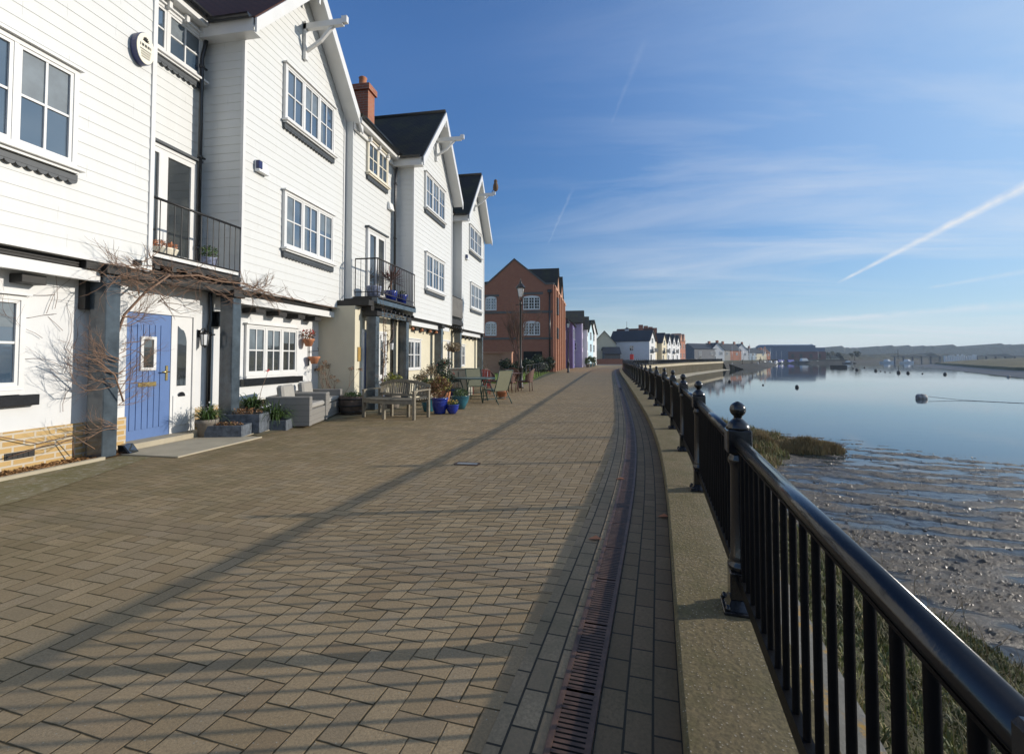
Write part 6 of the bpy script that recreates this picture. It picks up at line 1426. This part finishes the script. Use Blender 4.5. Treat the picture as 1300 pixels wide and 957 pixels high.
for (dx, dy, dz, m1, m2) in ((0.16, -0.12, 0.22, M_REDT, M_REDF), (0.16, 0.12, -0.2, M_REDT, M_REDF)):
    b = MB(); b.lathe([(0.07, 0), (0.12, 0.13), (0.135, 0.14), (0.135, 0.18), (0.11, 0.18)], (dx, dy, dz), 12); po = b.build('pot', m1, wp_, local=True)
    if dz > 0: b = MB(); leaves(b, (dx, dy, dz + 0.28), (0.17, 0.17, 0.14), 150, 0.03); b.build('foliage', M_LEAFR, wp_, local=True); b = MB(); leaves(b, (dx, dy, dz + 0.32), (0.16, 0.16, 0.12), 40, 0.03); b.build('flowers', M_REDF, wp_, local=True)
hy = thing('hydrangea', (-6.5, 10.78, 0), 'winter hydrangea with brown dried flower heads against the cream wall', 'shrub')
b = MB(); tips = []
for k in range(9): branch(b, (random.uniform(-.2, .2), random.uniform(-.1, .1), 0), (random.uniform(-.5, .6), random.uniform(-.3, 0), 1.2), 0.75, 0.009, 1, 0.4, 0.3, 2, tips)
b.build('stems', M_BARK, hy, local=True)
for p in tips[:14]:
    b = MB(); leaves(b, p, (0.08, 0.08, 0.05), 40, 0.02); b.build('dry_head', M_LEAFR, hy, local=True)
b = MB(); leaves(b, (0, -0.05, 0.35), (0.35, 0.15, 0.25), 260, 0.03, lumps=6); b.build('foliage', M_LEAFD, hy, local=True)

# ------------------------------------------------------------------ curved teak bench
bn = thing('curved_bench', (-4.50, 10.08, 0), 'weathered curved teak bench with a slatted bowed backrest', 'bench', None, math.radians(-13))
Wb = 0.70
def arc(u, d): return (u * Wb, -d + 0.20 * (1 - u * u) * (-1) , 0)     # bows towards the viewer in front
def P(u, d, z): # u -1..1 ; curved like a banana, open side to the front
    return Vector((u * Wb, d - 0.16 * (1 - u * u) + 0.08, z))
def sl(mb, pts, w_, h_):   # rectangular section along curve
    for i in range(len(pts) - 1):
        a, c = pts[i], pts[i + 1]; t = (c - a).normalized(); n_ = Vector((-t.y, t.x, 0)).normalized() * w_ / 2; h2 = Vector((0, 0, h_ / 2)); a = a - t * 0.001; c = c + t * 0.001
        mb.hexa([a - n_ - h2, a + n_ - h2, c + n_ - h2, c - n_ - h2], [a - n_ + h2, a + n_ + h2, c + n_ + h2, c - n_ + h2])
us = [-1 + 2 * k / 12 for k in range(13)]
b = MB()
for k in range(6): d = -0.26 + 0.095 * k; sl(b, [P(u, d, 0.43) for u in us], 0.075, 0.022)
b.build('seat', M_TEAK, bn, local=True)
for d in (-0.29, 0.24): b = MB(); sl(b, [P(u, d, 0.375) for u in us], 0.025, 0.07); b.build('seat_rail', M_TEAK, bn, local=True)
b = MB(); sl(b, [P(u, 0.33, 0.70 + 0.12 * (1 - u * u)) for u in us], 0.035, 0.07); sl(b, [P(u, 0.29, 0.50) for u in us], 0.03, 0.05)
ns = 25
for k in range(ns):
    u = -0.96 + 1.92 * k / (ns - 1); zt = 0.675 + 0.12 * (1 - u * u); w_ = 0.026 if k in (8, 16) else 0.011
    a = P(u, 0.29, 0.51); c = P(u, 0.33, zt); b.hexa([a + Vector((-w_, -0.008, 0)), a + Vector((w_, -0.008, 0)), a + Vector((w_, 0.008, 0)), a + Vector((-w_, 0.008, 0))], [c + Vector((-w_, -0.008, 0)), c + Vector((w_, -0.008, 0)), c + Vector((w_, 0.008, 0)), c + Vector((-w_, 0.008, 0))])
b.build('backrest', M_TEAK, bn, local=True)
for u in (-0.97, 0, 0.97):
    p = P(u, -0.28, 0); b = MB(); b.box(p.x - 0.03, p.x + 0.03, p.y - 0.03, p.y + 0.03, 0, 0.60 if abs(u) > 0.5 else 0.36, 0.004); b.build('leg', M_TEAK, bn, local=True)
for u in (-0.97, -0.33, 0.33, 0.97):
    p = P(u, 0.28, 0); b = MB(); b.box(p.x - 0.03, p.x + 0.03, p.y - 0.03, p.y + 0.03, 0, 0.62 if abs(u) > 0.5 else 0.45, 0.004); b.build('leg', M_TEAK, bn, local=True)
for u in (-0.97, 0.97):
    b = MB(); sl(b, [P(u, -0.32, 0.615), P(u, 0.0, 0.63), P(u, 0.33, 0.63)], 0.065, 0.03); b.build('armrest', M_TEAK, bn, local=True)
# big glazed pots beside the bench
GPOT = [(0.10, 0), (0.13, 0.02), (0.165, 0.18), (0.175, 0.28), (0.17, 0.30), (0.19, 0.32), (0.19, 0.35), (0.16, 0.35)]
def sc(k): return [(r * k, z * k) for r, z in GPOT]
potted('blue_pot', 'large cobalt glazed pot with russet twiggy foliage beside the bench', 'plant pot', (-3.72, 10.95, 0), sc(1.1), M_BLUEPOT, 'glazed pots beside the bench', add=[('foliage', lambda q: leaves(q, (-0.02, 0, 0.62), (0.44, 0.38, 0.30), 2400, 0.022, 0.5, 7), M_LEAFR), ('foliage', lambda q: leaves(q, (0.0, 0, 0.70), (0.3, 0.28, 0.2), 500, 0.025, 0.6), M_LEAFY)])
potted('blue_pot', 'smaller cobalt glazed pot with yellow pansies at the front', 'plant pot', (-3.42, 11.0, 0), [(0.08, 0), (0.13, 0.08), (0.155, 0.16), (0.15, 0.19), (0.165, 0.20), (0.165, 0.225), (0.14, 0.225)], M_BLUEPOT, 'glazed pots beside the bench', add=[('foliage', lambda q: leaves(q, (0, 0, 0.25), (0.15, 0.15, 0.06), 260, 0.018), M_LEAFG), ('flowers', lambda q: leaves(q, (0, 0, 0.29), (0.14, 0.14, 0.05), 70, 0.02), M_YELF)])
potted('teal_pot', 'teal glazed pot with fresh green leaves behind the cobalt pots', 'plant pot', (-3.55, 12.1, 0), [(0.13, 0), (0.22, 0.2), (0.25, 0.33), (0.26, 0.34), (0.23, 0.34)], M_TEALPOT, 'glazed pots beside the bench', add=[('foliage', lambda q: leaves(q, (0, 0, 0.42), (0.22, 0.22, 0.12), 420, 0.025), M_LEAFG)])
potted('teal_pot', 'teal glazed pot half hidden behind the right end of the bench', 'plant pot', (-4.15, 11.35, 0), sc(1.0), M_TEALPOT, 'glazed pots beside the bench', add=[('foliage', lambda q: leaves(q, (0, 0, 0.72), (0.42, 0.36, 0.42), 1500, 0.025, 0.5, 7), M_LEAFB)])
potted('urn_planter', 'pale urn-shaped planter overflowing with straggly winter growth behind the pots', 'planter', (-4.75, 12.8, 0), [(0.16, 0), (0.12, 0.1), (0.22, 0.35), (0.27, 0.55), (0.29, 0.58), (0.25, 0.58)], M_CREAMP, add=[('foliage', lambda q: leaves(q, (0, 0, 0.85), (0.5, 0.45, 0.4), 1200, 0.028, 0.6, 8), M_LEAFB), ('greenery', lambda q: leaves(q, (0, 0, 0.72), (0.42, 0.4, 0.25), 500, 0.03, 0.5, 6), M_LEAFG)])
potted('plant_pot', 'terracotta pot with a bushy red-berried shrub by the third porch post', 'plant pot', (-4.6, 13.9, 0), sc(1.25), M_REDT, add=[('foliage', lambda q: leaves(q, (0, 0, 0.9), (0.55, 0.5, 0.5), 2200, 0.028, 0.6, 8), M_LEAFD), ('berries', lambda q: leaves(q, (0, 0, 1.0), (0.48, 0.42, 0.45), 90, 0.022), M_REDF)])
potted('plant_pot', 'pot of bright yellow-green variegated shrub behind the bench', 'plant pot', (-5.35, 11.9, 0), sc(1.2), M_GREYPOT, add=[('foliage', lambda q: leaves(q, (0, 0, 0.68), (0.34, 0.3, 0.3), 700, 0.035, 0.5, 6), M_LEAFY)])
pc = thing('post_climber', (-5.55, 11.6, 0), 'scraggly climber with a few grey-green leaves wound up the bench-side porch post', 'climbing plant')
b = MB(); b.tube([(-5.47, 11.5, 0), (-5.48, 11.55, 0.8), (-5.46, 11.6, 1.5), (-5.48, 11.55, 2.3)], [0.02, 0.018, 0.014, 0.01], 6)
for k in range(10): branch(b, (-5.47, 11.55, 0.5 + k * 0.19), (0.1, random.uniform(-.4, 1), random.uniform(0, .8)), 0.4, 0.007, 2, 0.6, 0.15, 2)
b.build('stems', M_BARK, pc); b = MB(); leaves(b, (-5.47, 11.6, 1.5), (0.1, 0.2, 0.8), 120, 0.03); leaves(b, (-5.5, 12.4, 2.5), (0.08, 0.9, 0.06), 160, 0.025); b.build('foliage', M_LEAFB, pc)
hb = thing('hanging_basket', (-5.45, 17.6, 1.75), 'brown withered hanging basket on the fourth porch post', 'hanging basket')
b = MB(); b.lathe([(0.02, -0.2), (0.14, -0.14), (0.2, 0), (0.18, 0.01)], n=12)
for k in range(3): an = k * 2 * PI / 3; b.tube([(0.18 * math.cos(an), 0.18 * math.sin(an), 0), (0, 0, 0.45)], 0.005, 3)
b.build('basket', M_BARREL, hb, local=True); b = MB(); leaves(b, (0, 0, 0.02), (0.36, 0.34, 0.2), 700, 0.03); b.build('foliage', M_LEAFB, hb, local=True)

# ------------------------------------------------------------------ garden table and chairs
tt = thing('garden_table', (-3.72, 14.2, 0), 'round glass-topped garden table with dark metal legs', 'table')
b = MB(); b.lathe([(0.62, 0.70), (0.64, 0.705), (0.64, 0.72), (0.62, 0.725)], n=32); b.build('tabletop', M_GLASSD, tt, local=True)
b = MB(); b.lathe([(0.655, 0.70), (0.665, 0.712), (0.655, 0.73), (0.642, 0.73)], n=32); b.build('rim', M_GREENM, tt, local=True)
for k in range(4): an = PI / 4 + k * PI / 2; b = MB(); b.tube([(0.5 * math.cos(an), 0.5 * math.sin(an), 0), (0.38 * math.cos(an), 0.38 * math.sin(an), 0.4), (0.5 * math.cos(an), 0.5 * math.sin(an), 0.70)], 0.018, 8); b.build('leg', M_GREENM, tt, local=True)
def sling_chair(loc, rz, label):
    t = thing('sling_chair', loc, label, 'garden chair', 'sling garden chairs round the glass table', rz)      # faces -y locally, back at +y
    b = MB()
    for s_ in (-1, 1):
        x = 0.27 * s_
        b.tube([(x, -0.30, 0.0), (x, -0.26, 0.42), (x, 0.20, 0.37), (x, 0.42, 0.98)], 0.014, 8)
        b.tube([(x, 0.38, 0.0), (x, 0.12, 0.40), (x, -0.02, 0.62), (x, -0.24, 0.64)], 0.014, 8)
    for y, z in ((-0.26, 0.42), (0.42, 0.98), (0.26, 0.18), (-0.29, 0.1)): b.tube([(-0.27, y, z), (0.27, y, z)], 0.012, 6)
    b.build('frame', M_GREENM, t, local=True)
    b = MB(); b.face([(-0.255, -0.25, 0.425), (0.255, -0.25, 0.425), (0.255, 0.20, 0.375), (-0.255, 0.20, 0.375)]); b.build('seat', M_SLING, t, local=True)
    b = MB(); b.face([(-0.255, 0.205, 0.38), (0.255, 0.205, 0.38), (0.255, 0.42, 0.97), (-0.255, 0.42, 0.97)]); b.build('backrest', M_SLING, t, local=True)
    for s_ in (-1, 1): b = MB(); b.box(0.27 * s_ - 0.028, 0.27 * s_ + 0.028, -0.25, 0.06, 0.635, 0.655, 0.004); b.build('armrest', M_GREENM, t, local=True)
    return t
c1 = sling_chair((-2.92, 13.75, 0), math.radians(-125), 'sage sling garden chair on the right of the glass table, back to the path')
dup(c1, (-4.38, 14.0, 0), math.radians(112), 'sage sling garden chair on the left of the glass table, leaning back')
dup(c1, (-3.9, 15.2, 0), math.radians(30), 'sage sling garden chair on the far side of the glass table')
cb = thing('storage_cabinet', (-4.75, 16.2, 0), 'pale grey-green storage cabinet standing behind the garden table', 'cabinet')
b = MB(); b.box(-0.38, 0.38, -0.25, 0.25, 0.03, 0.92, 0.01); b.build('body', simple('sage_plastic', (0.36, 0.345, 0.28), 0.6, 0.05, 3), cb, local=True)
b = MB(); b.box(-0.41, 0.41, -0.28, 0.28, 0.922, 0.98, 0.01); b.build('lid', simple('sage_plastic', (0.45, 0.45, 0.36)), cb, local=True)
b = MB(); b.box(-0.008, 0.008, -0.262, -0.252, 0.1, 0.86); b.box(-0.08, -0.06, -0.275, -0.255, 0.5, 0.6); b.build('door_gap', M_IRON, cb, local=True)
ad = thing('red_lounge_chair', (-4.25, 17.2, 0), 'faded red slatted lounge chair with a grey-blue cushion behind the table', 'garden chair', None, math.radians(200))
Mr = simple('faded_red_paint', (0.42, 0.10, 0.08), 0.7, 0.15, 8)
b = MB(); 
for k in range(6): b.box(-0.3 + k * 0.1, -0.215 + k * 0.1, 0.18, 0.2, 0.35, 0.95 + 0.05 * math.sin(PI * (k + 0.5) / 6)); 
b.xf(Matrix.Rotation(-0.25, 4, 'X')); b.build('backrest', Mr, ad, local=True)
b = MB(); 
for k in range(5): b.box(-0.28, 0.28, -0.35 + k * 0.11, -0.26 + k * 0.11, 0.33 - k * 0.01, 0.35 - k * 0.01)
b.build('seat', Mr, ad, local=True)
for s_ in (-1, 1):
    b = MB(); b.box(s_ * 0.31 - 0.015, s_ * 0.31 + 0.015, -0.36, -0.28, 0, 0.55); b.box(s_ * 0.31 - 0.015, s_ * 0.31 + 0.015, 0.2, 0.28, 0, 0.5); b.build('leg_frame', Mr, ad, local=True)
    b = MB(); b.box(s_ * 0.33 - 0.06, s_ * 0.33 + 0.06, -0.40, 0.35, 0.552, 0.575); b.build('armrest', Mr, ad, local=True)
b = MB(); b.box(-0.25, 0.25, 0.18, 0.30, 0.5, 0.85, 0.04); b.build('cushion', simple('grey_blue_cloth', (0.30, 0.34, 0.42), 0.9), ad, local=True)
for k, (x, y, r_, h_, lab) in enumerate([(-3.05, 15.3, .16, .26, 'terracotta pot under the right side of the glass table'), (-3.3, 16.4, .2, .3, 'terracotta pot left of the wicker chairs'), (-4.75, 15.2, .22, .32, 'blue pot of low plants before the window of the cream wall')]):
    potted('plant_pot', lab, 'plant pot', (x, y, 0), [(r_ * 0.7, 0), (r_, h_ * 0.85), (r_ * 1.1, h_ * 0.86), (r_ * 1.1, h_), (r_ * 0.9, h_)], M_BLUEPOT if k == 2 else M_REDT, 'small pots round the garden table', add=[('foliage', lambda q: leaves(q, (0, 0, h_ + 0.1), (r_ * 1.2, r_ * 1.2, 0.14), 260, 0.025), [M_LEAFG, M_YELF, M_LEAFR][k])])
def wicker_chair(loc, rz, label):
    t = thing('wicker_chair', loc, label, 'garden chair', 'brown wicker chairs round the far table', rz)
    b = MB(); n = 12; top = []; bot = []
    for k in range(n + 1):
        a = PI * 0.0 + PI * k / n; hgt = 0.62 + 0.28 * math.sin(a) ** 1.2; top.append(Vector((0.31 * math.cos(a) * 1.05, 0.05 + 0.30 * math.sin(a), hgt))); bot.append(Vector((0.27 * math.cos(a), 0.03 + 0.24 * math.sin(a), 0.40)))
    for k in range(n): b.face([bot[k], bot[k + 1], top[k + 1], top[k]], True)
    b.tube(top, 0.02, 6); b.build('backrest', M_WICK, t, local=True)
    b = MB(); b.box(-0.27, 0.27, -0.27, 0.24, 0.36, 0.43, 0.02); b.build('seat', M_WICK, t, local=True)
    for x, y in ((-.24, -.24), (.24, -.24), (-.22, .2), (.22, .2)): b = MB(); b.tube([(x, y, 0.37), (x * 1.08, y * 1.08, 0)], 0.017, 6); b.build('leg', M_WICK, t, local=True)
    return t
wc = wicker_chair((-2.8, 18.9, 0), math.radians(-95), 'brown wicker chair on the promenade side of the far table')
dup(wc, (-3.4, 18.1, 0), math.radians(175), 'brown wicker chair with its back to the camera at the far table'); dup(wc, (-4.15, 19.0, 0), math.radians(85), 'brown wicker chair on the house side of the far table'); dup(wc, (-3.55, 19.8, 0), math.radians(5), 'brown wicker chair behind the far table')
tt = thing('wicker_table', (-3.45, 18.9, 0), 'dark round table among the brown wicker chairs', 'table')
b = MB(); b.lathe([(0.48, 0.70), (0.5, 0.71), (0.5, 0.73), (0.48, 0.735)], n=24); b.build('tabletop', M_WICK, tt, local=True)
for k in range(4): an = k * PI / 2; b = MB(); b.tube([(0.35 * math.cos(an), 0.35 * math.sin(an), 0), (0.3 * math.cos(an), 0.3 * math.sin(an), 0.7)], 0.02, 6); b.build('leg', M_WICK, tt, local=True)

# balcony plants
potted('cordyline', 'spiky red-leaved cordyline in a blue-check pot on the bench-side balcony', 'plant pot', (-5.82, 12.75, 2.95), [(0.13, 0), (0.19, 0.26), (0.2, 0.32), (0.18, 0.32)], M_BLUEPOT, add=[('stem', lambda q: q.tube([(0, 0, 0.28), (0, 0, 0.62)], 0.025, 6), M_BARK), ('leaves', lambda q: [q.face([Vector((0, 0, 0.6)) + s_ * 0.02, Vector((0, 0, 0.6)) + d * 0.25 + s_ * 0.022, Vector((0, 0, 0.6)) + d * L_, Vector((0, 0, 0.6)) + d * 0.25 - s_ * 0.022]) for d, s_, L_ in [((lambda d: (d, d.cross(Vector((0, 0, 1))).normalized(), random.uniform(0.4, 0.62)))(Vector((random.gauss(0, 1), random.gauss(0, 1), random.uniform(-.5, 1.6))).normalized())) for _ in range(110)]], M_CORDY)])
potted('balcony_pot', 'blue-and-white square-ish pot at the left corner of the bench-side balcony', 'plant pot', (-5.85, 11.75, 2.95), [(0.17, 0), (0.21, 0.28), (0.22, 0.30), (0.2, 0.30)], M_TOYB, n=8)
potted('balcony_pot', 'blue glazed pot at the right end of the bench-side balcony', 'plant pot', (-5.75, 13.35, 2.95), [(0.12, 0), (0.18, 0.24), (0.19, 0.28), (0.17, 0.28)], M_BLUEPOT, add=[('foliage', lambda q: leaves(q, (0, 0, 0.33), (0.15, 0.15, 0.08), 140, 0.025), M_LEAFD)])
potted('balcony_pot', 'whitish pot with small green plant on the near balcony, right end', 'plant pot', (-6.75, 7.25, 2.85), [(0.13, 0), (0.17, 0.24), (0.18, 0.26), (0.16, 0.26)], M_TOYB, n=4, add=[('foliage', lambda q: leaves(q, (0, 0, 0.36), (0.16, 0.16, 0.12), 220, 0.025), M_LEAFG)])
potted('balcony_pot', 'shallow bowl of orange-brown blooms on the near balcony, left end', 'plant pot', (-6.75, 6.35, 2.85), [(0.12, 0), (0.2, 0.2), (0.21, 0.22), (0.18, 0.22)], M_CREAMP, add=[('flowers', lambda q: leaves(q, (0, 0, 0.28), (0.2, 0.2, 0.07), 200, 0.025), M_REDT)])

# bird on the last hoist beam
bd = thing('perched_bird', (-4.72, 21.98, 9.32), 'brown bird figure perched on the hoist beam of the last white house', 'bird')
b = MB(); b.lathe([(0.03, 0.0), (0.10, 0.06), (0.135, 0.18), (0.12, 0.32), (0.075, 0.42), (0.085, 0.48), (0.08, 0.54), (0.03, 0.59), (0.005, 0.6)], n=14)
b.face([(-0.10, -0.05, 0.15), (-0.10, 0.05, 0.15), (-0.2, 0.03, -0.08), (-0.2, -0.03, -0.08)]); b.face([(0.07, -0.02, 0.50), (0.07, 0.02, 0.50), (0.14, 0, 0.47)])
b.build('body', simple('brown_feather', (0.16, 0.09, 0.045), 0.8, 0.4, 25), bd, local=True)

# ------------------------------------------------------------------ bank vegetation
def bank_veg():
    rng = np.random.default_rng(3)
    def tufts(name, mat, n, hmin, hmax, region, label, w=0.006, lean=0.5, clump=10, sp=0.05):
        V = []; Fc = []
        k = 0; tries = 0
        while k < n and tries < n * 4:
            tries += 1
            x, y, ok = region()
            if not ok: continue
            g = mn.noise(Vector((x * 1.3, y * 1.3, 7.0)))
            if g < -0.15 and rng.random() < 0.7: continue
            z = max(bank_z(x, y), spit_z(x, y)) - 0.01
            if z < -2.78: continue
            hs = (0.6 + max(0, g) * 1.1)
            for _ in range(clump):
                dx, dy = rng.normal(0, sp, 2); h = rng.uniform(hmin, hmax) * hs; az = rng.uniform(0, 6.283); l = rng.uniform(0.1, lean) * h; ww = w * rng.uniform(0.6, 1.5)
                bx, by = x + dx, y + dy; c, s_ = math.cos(az), math.sin(az); i = len(V)
                V += [(bx - s_ * ww, by + c * ww, z), (bx + s_ * ww, by - c * ww, z), (bx + c * l * 0.4 + s_ * ww * 0.7, by + s_ * l * 0.4 - c * ww * 0.7, z + h * 0.6), (bx + c * l * 0.4 - s_ * ww * 0.7, by + s_ * l * 0.4 + c * ww * 0.7, z + h * 0.6), (bx + c * l, by + s_ * l, z + h)]
                Fc += [(i, i + 1, i + 2, i + 3), (i + 3, i + 2, i + 4)]
            k += 1
        me = bpy.data.meshes.new(name); me.from_pydata(V, [], Fc); me.materials.append(mat); o = bpy.data.objects.new(name, me); COL.objects.link(o)
        tag(o, label, 'grass', None, 'stuff')
    def near():
        y = 0.5 + 12 * rng.random() ** 1.3; e0 = interp_k(y) + 0.9; x = e0 + rng.random() * 4.2; return x, y, True
    def mid():
        y = rng.uniform(11, 34); e0 = interp_k(y) + 0.9; x = e0 + rng.random() * 8.5; return x, y, True
    def spit():
        a = rng.uniform(0, 6.283); r = math.sqrt(rng.random()); return 8.9 + 2.0 * r * math.cos(a), 22.9 + 0.75 * r * math.sin(a), True
    G1 = simple('bank_grass_green', (0.24, 0.25, 0.07), 0.7, 0.45, 2, 0); G2 = simple('bank_grass_straw', (0.42, 0.33, 0.15), 0.75, 0.45, 2, 0); G3 = simple('bank_herb_dark', (0.10, 0.12, 0.035), 0.7, 0.4, 2, 0); G4 = simple('samphire_brown', (0.30, 0.21, 0.085), 0.75, 0.4, 3, 0)
    tufts('bank_grass', G1, 4200, 0.03, 0.12, near, 'green rough grass covering the bank below the near railing', 0.005)
    tufts('dry_bank_grass', G2, 1300, 0.04, 0.26, near, 'straw-coloured dead stalks scattered over the near bank', 0.0035, 1.6, 7)
    tufts('dark_bank_herbs', G3, 2200, 0.04, 0.12, near, 'low dark green plants matting the near bank', 0.009, 1.2, 10, 0.06)
    tufts('far_bank_grass', G1, 3000, 0.10, 0.30, mid, 'green and brown grass over the mound of bank beyond the second post', 0.010, 0.6, 9, 0.10)
    tufts('far_bank_herbs', G4, 2600, 0.12, 0.36, mid, 'brown winter growth over the mound of bank beyond the second post', 0.010, 0.6, 8, 0.10)
    tufts('spit_grass', G4, 1500, 0.20, 0.48, spit, 'brown cordgrass on the small spit reaching into the mud', 0.008, 0.35, 9, 0.07)
    tufts('spit_straw', G2, 500, 0.20, 0.50, spit, 'pale dead cordgrass stems on the small spit', 0.006, 0.35, 8, 0.07)
bank_veg()
# tall dead stalks at the bank edge
random.seed(44)
ds = MB()
for _ in range(60):
    y = random.uniform(3.2, 11.5); x = 4.4 + random.uniform(-0.9, 0.8); z = bank_z(x, y)
    if z < -2.75: continue
    branch(ds, (x, y, z), (random.uniform(-.3, .3), random.uniform(-.3, .3), 1), random.uniform(0.3, 0.55), 0.005, 1, 0.5, 0.3, 3, sides=3)
ds.build('dead_stalks', M_LEAFB, kind='stuff', label='tall branching dead stalks along the foot of the near bank', cat='dead stems')
st = MB()
for _ in range(900):
    x = 4.9 + 9 * random.random() ** 1.5; y = random.uniform(3, 22); z = max(mud_z(x, y), -2.8)
    r_ = random.uniform(0.012, 0.05); j = [random.uniform(0.6, 1.3) for _ in range(6)]
    pts = [(x + r_ * j[k] * math.cos(k * PI / 3), y + r_ * j[k] * math.sin(k * PI / 3), z - 0.01) for k in range(6)]; top = (x, y, z + r_ * random.uniform(0.3, 0.7))
    for k in range(6): st.face([pts[k], pts[(k + 1) % 6], top])
st.build('mud_pebbles', simple('mud_stone', (0.20, 0.18, 0.15), 0.35, 0.4, 30, 0.3), kind='stuff', label='stones and shell fragments scattered over the shining mud', cat='stones')
cl_ = MB()
for _ in range(22000):   # clods of mud
    x = 4.6 + 14 * random.random() ** 1.3; y = random.uniform(3, 25); 
    if dryness(x, y) < random.uniform(0.3, 1.0): continue
    z = mudf(x, y)
    if z < -2.80: continue
    r_ = random.uniform(0.010, 0.036); a0_ = random.uniform(0, PI); pts = []
    for k in range(6): a = k * PI / 3; jx = random.uniform(0.6, 1.2); u, v_ = r_ * 1.6 * jx * math.cos(a), r_ * 0.8 * jx * math.sin(a); pts.append((x + u * math.cos(a0_ * 0.3) - v_ * math.sin(a0_ * 0.3), y + u * math.sin(a0_ * 0.3) + v_ * math.cos(a0_ * 0.3), z - 0.01))
    top = (x + random.uniform(-.3, .3) * r_, y, z + r_ * random.uniform(0.3, 0.75))
    for k in range(6): cl_.face([pts[k], pts[(k + 1) % 6], top], True)
cl_.build('mud_clods', ground_mat('clod_mud', (0.075, 0.06, 0.045), (0.145, 0.12, 0.09), 6, rough=0.32, bs=60, bd=0.01), kind='stuff', label='dark wet clods roughening the surface of the mud', cat='mud')

# ------------------------------------------------------------------ haze
hz = MB(); hz.box(-2650, 2650, -330, 2650, -4.6, 46)
hm = bpy.data.materials.new('air_haze'); hm.use_nodes = True; ht = hm.node_tree; ht.nodes.clear()
ho = ht.nodes.new('ShaderNodeOutputMaterial'); pv_ = ht.nodes.new('ShaderNodeVolumePrincipled'); pv_.inputs['Density'].default_value = 0.0003; pv_.inputs['Color'].default_value = (0.74, 0.88, 1.0, 1); pv_.inputs['Anisotropy'].default_value = 0.1
ht.links.new(pv_.outputs[0], ho.inputs['Volume'])
o = hz.build('haze', hm, kind='stuff', center=False); o['label'] = 'thin pale air haze over the river and far shore'; o['category'] = 'haze'
